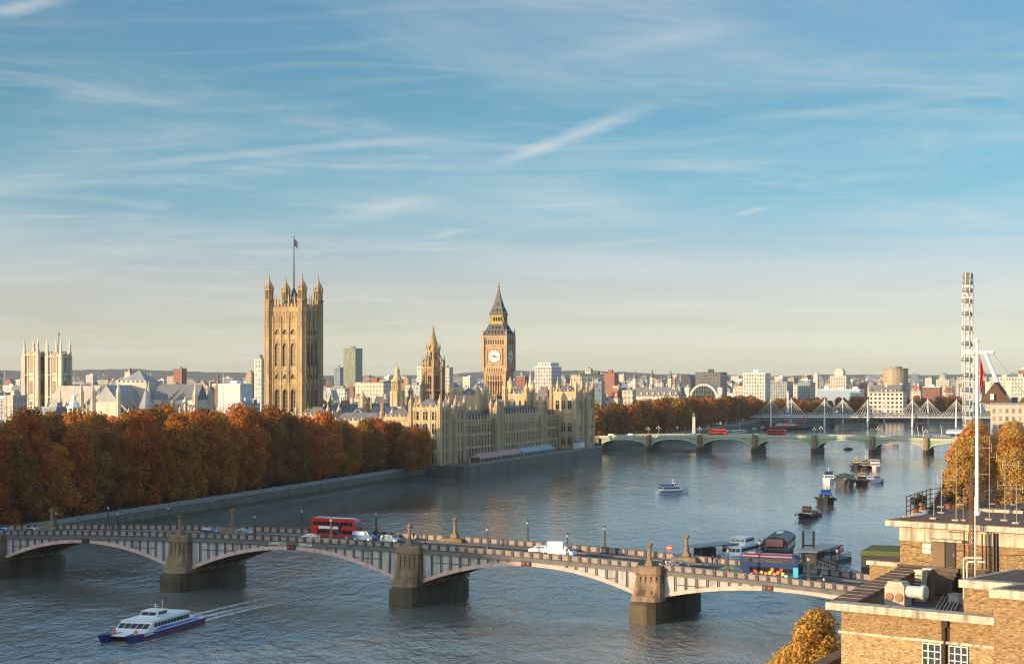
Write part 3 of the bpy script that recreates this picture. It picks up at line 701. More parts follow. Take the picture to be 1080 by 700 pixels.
# roofs and lantern
r = MB(); r.prism(q(7.1),67.8,74.4,0,top=q(4.0))
for a, k in FR:
    r.M = rotk(k)
    for z, n, hh in ((69.1,5,6.5),(71.6,3,5.3)):
        for i in range(n):
            x = (i-(n-1)/2)*2.0; y = -hh+.1
            r.box(x-.35,y-.35,z,x+.35,y+.9,z+.8,1); r.gable(x-.5,y-.5,x+.5,y+.9,z+.8,z+1.5,1)
    for sx in (-1,1): r.tube((sx*7.0,-7.0,67.8),(sx*4.0,-4.0,74.4),.16,n=4,mi=1)
    r.M = Matrix()
r.build('lower_roof', [IRONROOF, DKGREY], ET)
l = MB(); l.prism(q(4.0),74.4,75.2); l.box(-2.7,-2.7,75,2.7,2.7,79.4,1)
for a, k in FR:
    l.M = rotk(k)
    for i in range(6): l.box(-3.6+i*1.44-.18,-3.75,75.2,-3.6+i*1.44+.18,-3.35,79.2)
    l.box(-3.8,-3.8,78.3,3.8,-3.3,79.4); l.box(-3.8,-3.8,75.2,3.8,-3.4,76)
    l.M = Matrix()
l.prism(q(4.0),79.4,80.0,0,top=q(4.25)); l.build('lantern', [GILT, BLACK], ET)
r = MB(); r.lathe([(5.9,80.0),(4.0,83.5),(2.6,87.0),(1.45,90.5),(.75,93.2),(.35,95.2)],n=4,a0=pi/4)
for a, k in FR:
    r.M = rotk(k)
    for z, y in ((81.6,-3.5),(84.6,-2.4)): r.box(-.4,y-.3,z,.4,y+.8,z+.8,1); r.gable(-.55,y-.45,.55,y+.8,z+.8,z+1.6,1)
    for x in (-1.9,1.9): r.box(x-.3,-3.7,81.0,x+.3,-2.8,81.7,1); r.gable(x-.42,-3.8,x+.42,-2.8,81.7,82.4,1)
    r.M = Matrix()
r.build('spire', [IRONROOF, DKGREY], ET)
f = MB(); f.lathe([(.55,95),(.75,95.4),(.3,95.8),(.16,97),(.5,97.3),(.12,97.6),(.08,100)],n=8); f.box(-.7,-.08,98.2,.7,.08,98.45); f.build('finial', GILT, ET)
# ---------------------------------------------------------------- central octagonal spire
CX = Vector((PX(457,915), 915, 0))
CT = thing('spire_tower', 'slender octagonal gothic spire tower between the two great towers', 'tower', CX, RZ)
m = MB(); m.box(-7,-7,GZ,7,7,24); octo(m,0,0,5.4,24,49,(30,38,48))
for i in range(8):
    a = pi/8+2*pi*i/8; c, s = cos(a), sin(a)
    m.tube((5.7*c,5.7*s,24),(5.5*c,5.5*s,50),.5,n=4); pinnacle(m,5.5*c,5.5*s,50,.55,6)
    m.tube((5.4*c,5.4*s,52),(3.2*c,3.2*s,56),.22,n=4)
m.lathe([(5.7,49),(5.7,50),(3.6,50.5),(3.3,58.5),(3.5,58.8)],n=8)
for i in range(8):
    a = pi/8+2*pi*i/8; pinnacle(m,3.4*cos(a),3.4*sin(a),58.5,.35,4)
m.build('wall', STONE, CT)
w8 = gwin('window', 1.9, 13, 2, 3); w9 = gwin('window', 1.0, 6.2, 2, 2)
for i in range(8):
    a = 2*pi*i/8
    for me, rr, z in ((w8,5.02,32.5),(w9,3.2,51.2)): put('window', me, CT, (rr*sin(a)*1.0,-rr*cos(a),z), a)
m = MB(); m.lathe([(3.3,58.6),(2.2,61.5),(1.0,66),(.35,69),(.5,69.3),(.1,70),(.05,71.5)],n=8)
for i in range(8):
    a = 2*pi*i/8
    for k in range(5): m.cbox((2.6-.45*k)*sin(a),-(2.6-.45*k)*cos(a),60+1.6*k,.25,.25,.4)
m.build('spire', STONE, CT)
# ---------------------------------------------------------------- the long palace
PSTN = mat('palace limestone',(.60,.44,.262),.88,.2,.4,stain=.5,bump=.2)
O = Vector((-31,798,0))
PAL = thing('gothic_palace', 'long honey stone gothic palace with pinnacles along the river terrace', 'palace', O, RZ)
PL = lambda e, n: O+NN*e+UU*n
TH = 24.6                                            # parapet of the river front
pw = [gwin('window', 2.1, 4.6, 2, 1), gwin('window', 2.1, 4.7, 2, 1), gwin('window', 2.1, 3.4, 2, 1, False)]
WINS = []
def pwin(me, e, n, z, a):
    WINS.append((n, e, z, a, me))
# main river wing: recessed 9 m behind the end pavilions
def wing(n0, n1, e, zt_, bay=4.3, win_every=1):
    m = MB(); d = MB(); m.box(e-14,n0,GZ,e,n1,zt_-.8)
    k = round((n1-n0)/bay); st = (n1-n0)/k
    for i in range(k+1):
        y = n0+i*st; m.prism([(e-.1,y-.3),(e+.38,y-.3),(e+.38,y+.3),(e-.1,y+.3)],GZ,zt_+.6)
        pinnacle(m, e+.15, y, zt_+.6, .36, 2.6)
    for z in (11.3,17.4,23.4,zt_-1.0): m.box(e,n0,z-.3,e+.3,n1,z+.3)
    m.box(e,n0,zt_-1,e+.3,n1,zt_+.1)
    for i in range(k):
        y = n0+(i+.5)*st
        for yy in (-.28,.28): m.box(e,y+yy*st*1.2-.1,GZ,e+.14,y+yy*st*1.2+.1,zt_-1)
        m.cbox(e+.15,y-.8,zt_,.3,.9,.7); m.cbox(e+.15,y+.8,zt_,.3,.9,.7)
    m.build('wing_wall', PSTN, PAL)
    r = MB(); r.gable(e-13,n0,e-.8,n1,zt_-.8,zt_+4.0)
    for i in range(1, k):
        y = n0+i*st; r.box(e-2.6,y-.4,zt_,e-1.2,y+.4,zt_+2.2,1); r.gable(e-2.7,y-.6,e-.9,y+.6,zt_+2.2,zt_+3.2,1,axis='x')
        if i % 2: r.cbox(e-6.9,y,zt_+3.2,.9,.9,2.8,2); r.cone(e-6.9,y,zt_+6,.6,zt_+7.4,4,2,pi/4)
    for i in range(int((n1-n0)/1.4)): r.cone(e-6.9, n0+.7+i*1.4, zt_+3.9, .2, zt_+4.8, 4, 1)
    r.build('wing_roof', [SLATE, DKGREY, STONE_D], PAL)
    for i in range(k):
        y = n0+(i+.5)*st
        for me, z in zip(pw, (6.2,12.0,18.3)): pwin(me, e+.03, y, z, pi/2)
wing(30, 90, -9, TH-.8); wing(98, 158, -7.2, TH+1.2); wing(166, 194, -9, TH-.8)
def ptower(e0, n0, e1, n1, zt_, name='pavilion', h=5.5, turr=.85, cols=2):
    """pavilion tower with octagonal corner turrets and crowded pinnacles"""
    m = MB(); ce, cn = (e0+e1)/2, (n0+n1)/2; m.box(e0,n0,GZ,e1,n1,zt_-1)
    for z in (11.8,18.6,25.2,zt_-1.2): 
        if z < zt_: m.box(e0-.35,n0-.35,z-.25,e1+.35,n1+.35,z+.25)
    m.box(e0-.2,n0-.2,zt_-1,e1+.2,n1+.2,zt_)
    ks = max(2, round((e1-e0)/2.2)); kn = max(2, round((n1-n0)/2.2))
    for i in range(ks+1):
        x = e0+(e1-e0)*i/ks
        for y, s in ((n0,-1),(n1,1)):
            if i in (0,ks) or i*2 == ks or h < 5: m.cbox(x,y+s*.12,GZ,.34,.3,zt_-GZ)
            m.cbox(x+.5,y,zt_,.6,.4,.9)
        if i % 2 == 0 and 0 < i < ks:
            for y in (n0,n1): pinnacle(m,x,y,zt_,.36,h*.5)
    for i in range(kn+1):
        y = n0+(n1-n0)*i/kn
        for x, s in ((e0,-1),(e1,1)):
            if i in (0,kn) or i*2 == kn or h < 5: m.cbox(x+s*.12,y,GZ,.3,.34,zt_-GZ)
            m.cbox(x,y+.5,zt_,.4,.6,.9)
        if i % 2 == 0 and 0 < i < kn:
            for x in (e0,e1): pinnacle(m,x,y,zt_,.36,h*.5)
    w = m.build(name, PSTN, PAL)
    for x in (e0,e1):
        for y in (n0,n1):
            t = MB(); octo(t,x,y,turr,GZ,zt_+h*.35,(11.8,18.6,25.5,zt_-1.2))
            t.lathe([(turr*1.2,zt_+h*.35),(turr*1.15,zt_+h*.45),(turr*.75,zt_+h*.62),(turr*.35,zt_+h*.8),(.12,zt_+h),(.3,zt_+h*1.02),(.03,zt_+h*1.15)],x,y,8)
            t.build('turret', STONE_D if h < 3 else PSTN, w)
    r = MB(); hh = min(e1-e0,n1-n0)/2
    r.gable(e0+.6,n0+.6,e1-.6,n1-.6,zt_-.9,zt_+3.6,0,'y' if n1-n0 >= e1-e0 else 'x',hip=hh*.9); r.build('roof', SLATE, w)
    return w
# south end pavilion
ptower(-15,0,-1,11,31.5,h=4.6); ptower(-13,19,-1,30,31.5,h=4.6); ptower(-14,11,-2,19,26.5,h=4)
for e in (-12.2,-8,-3.8):
    for z, me in ((6.5,pw[1]),(13,pw[1]),(19.7,pw[0]),(25.9,pw[2])): pwin(me,e,-.06,z,0)
for n in (5.5,24.5):
    for z, me in ((6.5,pw[1]),(13,pw[1]),(19.7,pw[0]),(25.9,pw[2])): pwin(me,-.94,n-2.4,z,pi/2); pwin(me,-.94,n+2.4,z,pi/2)
# south front running back to the great tower
ptower(-30,2,-15,14,27,h=4); ptower(-58,4,-30,16,25,h=4); ptower(-74,5,-58,17,27.5,h=5)
# centre towers of the river front
ptower(-30,90,-17,101,35.5,h=6,turr=1.3); ptower(-27,158,-15,168,36,h=6,turr=1.3)
ptower(-10,90,-7,98,30,h=4); ptower(-10,158,-7,166,30,h=4)
# north end pavilion
ptower(-13,194,1,205,36.8,h=7); ptower(-12,215,1,226,36.8,h=7); ptower(-12,205,0,215,32,h=4)
for e in (-9.5,-6,-2.5):
    for z, me in ((8,pw[1]),(15,pw[1]),(27.5,pw[0])): pwin(me,e,193.94,z,0)
for n in (199.5,220.5):
    for z, me in ((8,pw[1]),(15,pw[1]),(27.5,pw[0])): pwin(me,1.06,n-2.4,z,pi/2); pwin(me,1.06,n+2.4,z,pi/2)
# blocks and courts behind the river front
rr = random.Random(12)
for e0,n0,e1,n1,z in ((-32,20,-22,90,25),(-60,24,-44,70,24),(-84,40,-68,120,25),(-44,60,-34,130,26),(-70,125,-30,140,27),(-48,150,-30,215,25),(-86,130,-72,215,24),(-70,190,-24,204,26)):
    m = MB(); m.box(e0,n0,GZ,e1,n1,z)
    ax = 'y' if n1-n0 > e1-e0 else 'x'
    for i in range(int((n1-n0)/6)+1):
        for x in (e0,e1): pinnacle(m,x,n0+i*6,z-.5,.5,4.5+rr.random()*1.5)
    for i in range(int((e1-e0)/6)+1):
        for y in (n0,n1): pinnacle(m,e0+i*6,y,z-.5,.5,4.5+rr.random()*1.5)
    w = m.build('court_wall', PSTN, PAL)
    r = MB(); r.gable(e0+.4,n0+.4,e1-.4,n1-.4,z,z+6.5,0,ax); r.build('roof', LEAD if rr.random()<.5 else SLATE, w)
    for i in range(3):
        c = MB(); x, y = rr.uniform(e0+2,e1-2), rr.uniform(n0+4,n1-4); h = z+rr.uniform(7,11)
        c.cbox(x,y,z,1.8,1.8,h-z-1); c.cbox(x,y,h-1.2,2.3,2.3,.6)
        for sx in (-.5,.5): c.lathe([(.32,h-.6),(.26,h+1.4)],x+sx,y,6)
        c.build('chimney_stack', STONE_D, w)
# slim ventilation turrets along the roofs
for e, n, zt_, r0 in ((-52,30,38,1.9),(-66,62,36,1.6),(-40,72,37,1.5),(-22,60,35,1.3),(-56,98,40,1.8),(-34,112,39,1.5),(-24,128,37,1.4),(-45,178,41,1.8),(-34,186,44,2.2),(-60,160,39,1.5),(-76,46,35,1.5),(-84,82,36,1.5)):
    t = MB(); octo(t,e,n,r0,GZ+15,zt_-6,(zt_-7,)); t.lathe([(r0*1.15,zt_-6),(r0*1.15,zt_-5.5),(r0*.7,zt_-5.3),(r0*.7,zt_-2.8),(r0*.9,zt_-2.6),(r0*.3,zt_-.6),(.05,zt_+1.2)],e,n,8)
    t.build('roof_turret', PSTN, PAL)
# big domed octagonal ventilation turret, between the great tower and the spire
p = Vector((PX(419,905),905,0)); q_ = thing('lantern_turret', 'pale octagonal lantern turret with open arches left of the central spire', 'turret', p, RZ)
t = MB(); t.box(-4,-4,GZ,4,4,30); octo(t,0,0,3.5,27,37.4,(36,)); t.lathe([(3.7,37),(3.7,37.8),(2.2,38)],n=8)
for i in range(8):
    a = pi/8+2*pi*i/8; t.tube((2.7*cos(a),2.7*sin(a),38),(2.7*cos(a),2.7*sin(a),42.6),.4,n=5)
t.lathe([(1.3,38),(1.3,42.6)],n=8); t.lathe([(3.2,42.5),(3.2,43.3),(2.4,43.6),(1.9,44.8),(1.3,45.6),(1.2,48),(1.4,48.2),(.5,49.6),(.12,50.5),(.1,52.4)],n=8)
t.build('wall', mat('pale gold stone',(.56,.44,.26),.85,.15,.3,stain=.3), q_)
WINS.sort(key=lambda w: w[0])
for n, e, z, a, me in WINS[:98]: put('window', me, PAL, (e,n,z), a)
m = MB()
for n, e, z, a, me in WINS[98:]:
    m.M = Matrix.Translation((e,n,z)) @ Matrix.Rotation(a,4,'Z'); b0 = len(m.v)
    m.v += [tuple(m.M @ v.co) for v in me.vertices]
    for p in me.polygons: m.f.append([b0+i for i in p.vertices]); m.m.append(p.material_index)
m.M = Matrix(); w = m.build('far_windows', [GLASS, PSTN], PAL); w['kind'] = 'stuff'
# ---------------------------------------------------------------- terrace and its marquees
TE = thing('terrace_wall', 'stone terrace wall along the river below the palace', 'terrace wall', O, RZ)
t = MB(); t.prism([(-10,-2),(8,-2),(14,-1.4),(14,3),(6.5,226),(1.5,232),(-14,232),(-14,226)],-1.5,5.6)
t.build('wall', mat('terrace river wall stone',(.15,.135,.10),.85,.3,.15,stain=.6), TE)
c = MB()
def tl(n): return 14-(n-3)*7.5/223
for i in range(46):
    n0 = 1+i*4.9; e0, e1 = tl(n0), tl(n0+4.9)
    c.add([(e0-.4,n0,5.6),(e0+.15,n0,5.6),(e1+.15,n0+4.9,5.6),(e1-.4,n0+4.9,5.6),(e0-.4,n0,6.55),(e0+.15,n0,6.55),(e1+.15,n0+4.9,6.55),(e1-.4,n0+4.9,6.55)],[(0,1,5,4),(1,2,6,5),(3,0,4,7),(4,5,6,7)])
    c.box(e0-.55,n0-.3,5.6,e0+.3,n0+.3,6.9)
c.build('parapet', COPING, TE)
def marquee(n0, n1, col, lab):
    q = thing('marquee', lab, 'marquee', PL(0,0), RZ)
    m = MB(); k = int((n1-n0)/6); st = (n1-n0)/k
    for i in range(k):
        a = n0+i*st; e = tl(a)-3.4; m.gable(e-5.5,a+.1,e,a+st-.1,8.2,10.2,0,axis='y',hip=1.2)
        m.box(e-.05,a+.1,7.6,e+.02,a+st-.1,8.25)
    m.build('canopy', col, q)
    w = MB()
    for i in range(k+1):
        a = n0+i*st; e = tl(a)-3.5; w.cbox(e,a,5.6,.18,.18,2.6); w.cbox(e-5.2,a,5.6,.18,.18,2.6)
    w.build('posts', WHITE, q)
    s = MB(); s.box(tl(n0)-8.7,n0+.3,5.65,tl(n0)-8.5,n1-.3,8.1); s.build('side_panel', col, q)
marquee(22, 84, mat('dusty pink canvas',(.46,.28,.23),.8,.1,.3), 'long dusty pink striped marquee on the river terrace')
marquee(88, 142, mat('pale blue canvas',(.27,.36,.38),.8,.1,.3), 'long pale blue marquee on the river terrace')
q = thing('kiosk', 'small white cabin at the far end of the river terrace', 'cabin', PL(3,196), RZ)
m = MB(); m.box(-3,-3,5.6,1.5,3,9.4); m.build('wall', WHITE, q); m = MB(); m.gable(-3.3,-3.3,1.8,3.3,9.4,10.6); m.build('roof', GREY, q)
# ================================================================= abbey on the left
AX = Vector((PX(49,1150),1150,0))
AB = thing('abbey_church', 'pale gothic abbey church with twin pinnacled west towers and long lead roofs', 'church', AX, RZ)
# west towers: local x east, y north; church runs east from them
aw = gwin('window', 2.6, 13, 2, 3); aw2 = gwin('window', 2.6, 8, 2, 2)
def abtower(e, n, zt_):
    m = MB(); hw = 5.0; m.box(e-hw,n-hw,GZ,e+hw,n+hw,zt_)
    for sx in (-1,1):
        for sy in (-1,1):
            m.box(e+sx*hw-1.1,n+sy*hw-1.1,GZ,e+sx*hw+1.1,n+sy*hw+1.1,zt_-1)
            m.box(e+sx*hw-.85,n+sy*hw-.85,zt_-1,e+sx*hw+.85,n+sy*hw+.85,zt_+2); pinnacle(m,e+sx*hw,n+sy*hw,zt_+2,.8,8)
    for z in (24,32,46,zt_-1.5): m.box(e-hw-1.25,n-hw-1.25,z-.3,e+hw+1.25,n+hw+1.25,z+.3)
    for i in range(6):
        for s in (-1,1): m.cbox(e-4+i*1.6,n+s*hw,zt_,.8,.5,1.1); m.cbox(e+s*hw,n-4+i*1.6,zt_,.5,.8,1.1)
    for a, k in FR:
        m.M = Matrix.Translation((e,n,0)) @ rotk(k)
        for x in (-3.6,-2.2,2.2,3.6): m.box(x-.22,-hw-.35,GZ,x+.22,-hw,zt_-2)
        m.M = Matrix()
    w = m.build('tower', ABBEY, AB)
    for a, k in FR:
        for me, z in ((aw,48),(aw2,34.5)):
            p = rotk(k) @ Vector((0,-hw-.02,z)); put('window', me, w, (p.x+e,p.y+n,z if zt_>z+12 else z), a)
        o = MB(Matrix.Translation((e,n,28)) @ rotk(k) @ Matrix.Translation((0,-hw-.02,0)) @ Matrix.Rotation(R(90),4,'X')); o.lathe([(1.7,0),(1.7,.18)],n=16,mi=0); o.lathe([(1.25,.18),(1.25,.2)],n=16,mi=1); o.build('round_window',[ABBEY,GLASS],w)
abtower(-4,-6,60); abtower(11,-3,59)
lf = MB(); lf.lathe([(.15,60),(.1,73)],11,-3,6); lf.box(11.1,-3.05,70.5,11.9,-2.95,73); lf.build('flagpole',DKGREY,AB)
def nave(e0,n0,e1,n1,ze,zr,axis='x',roof=LEAD,hip=0,butt=True,top=True):
    ze -= 3.5; zr -= 3.2; m = MB(); m.box(e0,n0,GZ,e1,n1,ze)
    L_ = e1-e0 if axis == 'x' else n1-n0
    k = int(L_/6.5)
    for i in range(k+1):
        for s in (0,1):
            if axis == 'x': x, y = e0+L_*i/k, (n0,n1)[s]; d = (0,(-1,1)[s])
            else: x, y = (e0,e1)[s], n0+L_*i/k; d = ((-1,1)[s],0)
            m.cbox(x+d[0]*.6,y+d[1]*.6,GZ,1.1,1.1,ze-GZ+.5)
            if butt:
                m.cbox(x+d[0]*7,y+d[1]*7,GZ,1.4,1.4,ze-GZ-7); pinnacle(m,x+d[0]*7,y+d[1]*7,ze-7,.7,4)
                m.tube((x+d[0]*7,y+d[1]*7,ze-6),(x,y,ze-.5),.5,n=4); m.tube((x+d[0]*7,y+d[1]*7,ze-12),(x,y,ze-7),.5,n=4)
            pinnacle(m,x+d[0]*.6,y+d[1]*.6,ze+.4,.4,2.0)
    w = m.build('wall', ABBEY, AB)
    m = MB(); m.gable(e0+.5,n0+.5,e1-.5,n1-.5,ze-.2,zr,0,axis,hip); m.build('roof', roof, w)
    # windows between buttresses
    for i in range(k):
        for s in ((0,) if axis=='x' else (1,)):
            if axis == 'x': put('window', aw2, w, (e0+L_*(i+.5)/k, n0-.04, ze-10.5), 0)
            else: put('window', aw2, w, (e1+.04, n0+L_*(i+.5)/k, ze-10.5), pi/2)
    return w
WARM = mat('pale warm lead roof', (.46,.41,.34), .6, .2, .25, stain=.3)  # paler, warmer tone for the big front roof
nave(14,-1,56,11,34,43,'x',SLATE,butt=False)
nave(18,-26,54,-10,31,42.5,'x',WARM,hip=2)                  # big pale roof in front
nave(80,-6,112,10,34,43.5,'x',SLATE)
w = nave(56,-34,74,-4,33,43,'y',LEAD)                       # transept
for x in (56,74): m = MB(); octo(m,x,-34,1.5,GZ,35.5); m.lathe([(1.7,35.5),(.8,38.5),(.1,43)],x,-34,8); m.build('turret',ABBEY,w)
m = MB(); m.box(54,-5,24,76,15,41.5); 
for i in range(7):
    for s in (-1,1): m.cbox(55+i*3.3,5+s*10,41.5,1.6,.6,1.2)
w = m.build('crossing_tower', ABBEY, AB); m = MB(); m.prism([(55,-4),(75,-4),(75,14),(55,14)],41.5,49,0,top=[(64.9,4.9),(65.1,4.9),(65.1,5.1),(64.9,5.1)]); m.build('roof',LEAD,w)
for e,n,z in ((44,-28,40),(84,-16,38),(30,-30,34),(112,-8,39),(112,10,39)): m = MB(); octo(m,e,n,1.4,GZ,z-5); m.lathe([(1.6,z-5),(.8,z-2),(.08,z+4)],e,n,8); m.build('turret',ABBEY,AB)
for e,n in ((86,-22),): # polygonal chapter house with tent roof
    m = MB(); octo(m,e,n,7,GZ,21); w = m.build('chapter_house',ABBEY,AB); m = MB(); m.lathe([(7.2,21),(.2,38)],e,n,8); m.build('roof',LEAD,w)
# ================================================================= skyline
NAMED = []
def block_thing(name, label, cat, px, w, Y, ytop, wall, roofm=None, depth=None, kind='flat', group=None, rz=None, extra=None, base=GZ):
    """a building whose middle stands at px and depth Y, w photo pixels wide, top at row ytop"""
    if group is None: NAMED.append((px-w/2,px+w/2,Y,ytop))
    X = PX(px, Y); ww = w*Y/F; d = depth or max(9, min(ww*.8, 40)); zt_ = PZ(ytop, Y); rz = RZ if rz is None else rz
    c, s = abs(cos(rz)), abs(sin(rz)); ww2 = max(5, (ww-d*s)/c if ww > d*s*1.6 else ww*.7); d = d if ww > d*s*1.6 else ww*.6
    t = thing(name, label, cat, (X,Y+d/2,0), rz, group); m = MB(); a, b = ww2/2, d/2; roofm = roofm or GREY
    if kind == 'flat':
        m.box(-a,-b,base,a,b,zt_-1); m.build('wall', wall, t)
        r = MB(); r.box(-a-.2,-b-.2,zt_-1,a+.2,b+.2,zt_-.3); k = max(1,int(ww2/14))
        for i in range(k):
            x = -a+ww2*(i+.5)/k+(.13*(int(px*7+i*13)%7-3)); r.cbox(x,0,zt_-.3,min(5,ww2*.35),min(4,d*.4),1.8+(int(px+i)%3)*.6)
        r.build('roof', roofm, t)
    elif kind == 'gable':
        zr = min((zt_-base)*.3, ww2*.45, 8); m.box(-a,-b,base,a,b,zt_-zr); m.build('wall', wall, t)
        r = MB(); r.gable(-a-.2,-b-.2,a+.2,b+.2,zt_-zr,zt_,0,'x' if ww2>d else 'y'); k = max(1,int(ww2/12))
        rf_ = r.build('roof', roofm, t); c = MB()
        for i in range(k): c.cbox(-a+ww2*(i+.5)/k, 0 if ww2<=d else b*.2, zt_-zr*.6, 1.6, 1.0, zr*.6+1.8)
        c.build('chimney', wall, rf_)
    elif kind == 'mansard':
        zr = min(7,(zt_-base)*.3); m.box(-a,-b,base,a,b,zt_-zr); m.build('wall', wall, t)
        r = MB(); q4 = lambda g: [(-a+g,-b+g),(a-g,-b+g),(a-g,b-g),(-a+g,b-g)]
        r.prism(q4(-.3),zt_-zr,zt_-zr+.5); r.prism(q4(.2),zt_-zr+.5,zt_,0,top=q4(min(2.2,a*.5,b*.5)))
        rf_ = r.build('roof', roofm, t); c = MB(); k = max(2,int(ww2/9))
        for i in range(k): c.cbox(-a+ww2*(i+.5)/k, -b+2.0 if i%2 else b-2.4, zt_-2, 2.2, 1.0, 4.0)
        c.build('chimney', wall, rf_)
        dm = MB()
        for i in range(max(2,int(ww2/4.5))): dm.cbox(-a+ww2*(i+.5)/max(2,int(ww2/4.5)), -b+.7, zt_-zr+.7, 1.5, 1.5, 2.1)
        dm.build('dormers', wall, rf_)
    elif kind == 'cyl':
        r0 = ww/2; m.lathe([(r0,base),(r0,zt_-1.2)],n=20); m.build('wall', wall, t); r = MB(); r.lathe([(r0+.3,zt_-1.2),(r0+.3,zt_-.4),(r0*.5,zt_-.4),(r0*.5,zt_+2)],n=20); r.build('roof', roofm, t)
    elif kind == 'dome':
        r0 = ww2*.38; zd = zt_-r0*1.5; m.box(-a,-b,base,a,b,zd-2); m.lathe([(r0,zd-2),(r0,zd+r0*.3)],n=14); m.build('wall', wall, t)
        r = MB(); r.lathe([(r0*1.08,zd+r0*.3)]+[(r0*cos(u*pi/16),zd+r0*.35+r0*.95*sin(u*pi/16)) for u in range(0,8)]+[(r0*.16,zd+r0*1.3),(r0*.16,zt_-.6),(.05,zt_)],n=14); r.build('dome', roofm, t)
    elif kind == 'spire':
        r0 = ww2/2; m.box(-r0,-r0,base,r0,r0,base+(zt_-base)*.62); m.build('tower', wall, t); r = MB(); r.lathe([(r0*1.05,base+(zt_-base)*.62),(r0*.5,base+(zt_-base)*.78),(.05,zt_)],n=8); r.build('spire', roofm, t)
    if extra: extra(t, a, b, zt_)
    return t
FC = {}
def fac(n):
    d = dict(white=((.58,.55,.50),(.035,.045,.055),2.6,3.4,.2), cream=((.58,.51,.41),(.03,.035,.04),2.8,3.5,.26), tan=((.38,.29,.19),(.03,.03,.03),2.6,3.5,.26),
             redb=((.28,.125,.085),(.03,.03,.035),2.6,3.6,.28), pink=((.48,.38,.31),(.04,.04,.045),2.4,3.2,.24), grey=((.40,.40,.385),(.03,.04,.05),2.4,3.3,.18),
             blue=((.26,.32,.37),(.06,.09,.12),1.8,3.4,.10), green=((.22,.25,.19),(.10,.125,.10),1.7,3.6,.16), dark=((.19,.185,.18),(.02,.024,.03),2.4,3.4,.2), stone=((.54,.48,.40),(.028,.03,.034),3.0,4.0,.27))[n]
    return facade(n+' storeyed facade', d[0], tuple(.2*c+.8*g*1.5 for c,g in zip(d[0],d[1])) if n not in ('green','blue') else d[1], d[2], d[3], d[4], rnd=.35)  # glass lightened toward the wall tone, imitating haze in the colour
BT = block_thing
BT('tower_block','pale pink tower block peeping out left of the abbey towers','tower block',26,8,1700,376,fac('pink'))
BT('office_block','red brick office tower on the skyline right of the abbey crossing','office block',189,13,2100,388,fac('redb'))
BT('tower_block','small cream twin-topped tower block behind the abbey roofs','tower block',136,8,1500,391,fac('cream'))
BT('church_spire','thin reddish church spire on the left skyline','spire',229,7,1900,389,fac('redb'),mat('copper spire',(.26,.13,.09),.7,.2,.3),kind='spire')
BT('office_block','white box-like building with flat roof left of the great tower','office block',246,34,1250,404,facade('white panel wall',(.56,.56,.55),(.36,.38,.40),4.5,5.5,.3,rnd=.05),WHITE)
BT('office_block','brown slab office on the skyline just left of the great tower','office block',264,9,1800,392,fac('tan'))
BT('tower_block','pale tower block close beside the left edge of the great tower','tower block',274,12,1350,377,fac('white'))
BT('skyscraper','green glass slab skyscraper standing alone on the left horizon','skyscraper',371.5,19,2300,367,fac('green'),mat('slab roof plant',(.17,.19,.15),.7,.1,.3),depth=22)
BT('office_tower','small blue glass tower left of the green slab skyscraper','office tower',357,9,2100,387,fac('blue'))
BT('office_building','broad cream stone office with long lit top storey behind the palace','office block',395,42,1500,402,fac('cream'),REDROOF,kind='flat')
BT('office_building','long grey-white office with window bands right of the lantern turret','office block',438,22,1450,405,fac('white'))
BT('tower_block','white tower block behind the left shoulder of the spire tower','tower block',444.5,10,1900,384,fac('white'))
BT('office_block','tan office tower just right of the central spire','office block',471,13,1700,387,fac('cream'))
BT('office_block','dark red brick tower beside the right edge of the clock tower','office block',551,13,1500,396,fac('redb'))
BT('church_spire','pale stone church spire right of the clock tower','spire',559.5,9,1300,389,mat('pale spire stone',(.55,.50,.44),.85,.15,.3),PALE,kind='spire')
def stepped(t,a,b,z):
    m = MB(); m.box(-a*.8,-b*.8,z-.3,a*.8,b*.8,z+3.2); m.build('penthouse', fac('white'), t)
BT('office_building','big bright white stepped office block right of the clock tower','office block',578.5,29,1650,386,fac('white'),WHITE,depth=30,extra=stepped)
BT('police_building','banded red brick and white stone gabled building behind the palace','building',574,20,1250,411,fac('redb'),SLATE,kind='mansard')
BT('police_building','banded red brick gabled building with chimneys next to the white office','building',597,18,1280,408,fac('redb'),SLATE,kind='mansard')
BT('office_building','long building with a mossy green roof behind the far pavilion','office block',622,40,1700,394,fac('stone'),mat('green roof planting',(.14,.16,.06),.9,.2,.1),depth=26)
BT('office_block','small pale tower block on the skyline above the green roof','tower block',621,9,2300,388,fac('white'))
BT('office_block','plain red-brown slab block on the skyline right of the far pavilion','office block',644.5,15,1600,393,mat('red brown render',(.30,.13,.10),.8,.1,.1),REDROOF)
BT('office_building','large pale blue-grey stone office beside the end of the palace','office block',630,19,1180,402,fac('blue'),LEAD,depth=40)
# the long turreted hotel-like court over the embankment trees
q = BT('mansion_court','long pale stone riverside court bristling with turrets and steep roofs','mansion',697,58,1420,408,fac('stone'),SLATE,kind='mansard',depth=24)
for i, x in enumerate((-18,-11,-4,4,11,18)):
    for zt_ in (PZ((391,398,390,395,391,399)[i],1420),):
        m = MB(); octo(m,x,-8,1.7,20,zt_-6); wt = m.build('corner_tower',PALE,q); m = MB(); m.lathe([(2.0,zt_-6),(1.0,zt_-3),(.08,zt_+.8)],x,-8,8); m.build('roof',SLATE,wt)
BT('church_spire','pale pointed church spire left of the arched glass station','spire',718,7,1480,394,PALE,PALE,kind='spire')
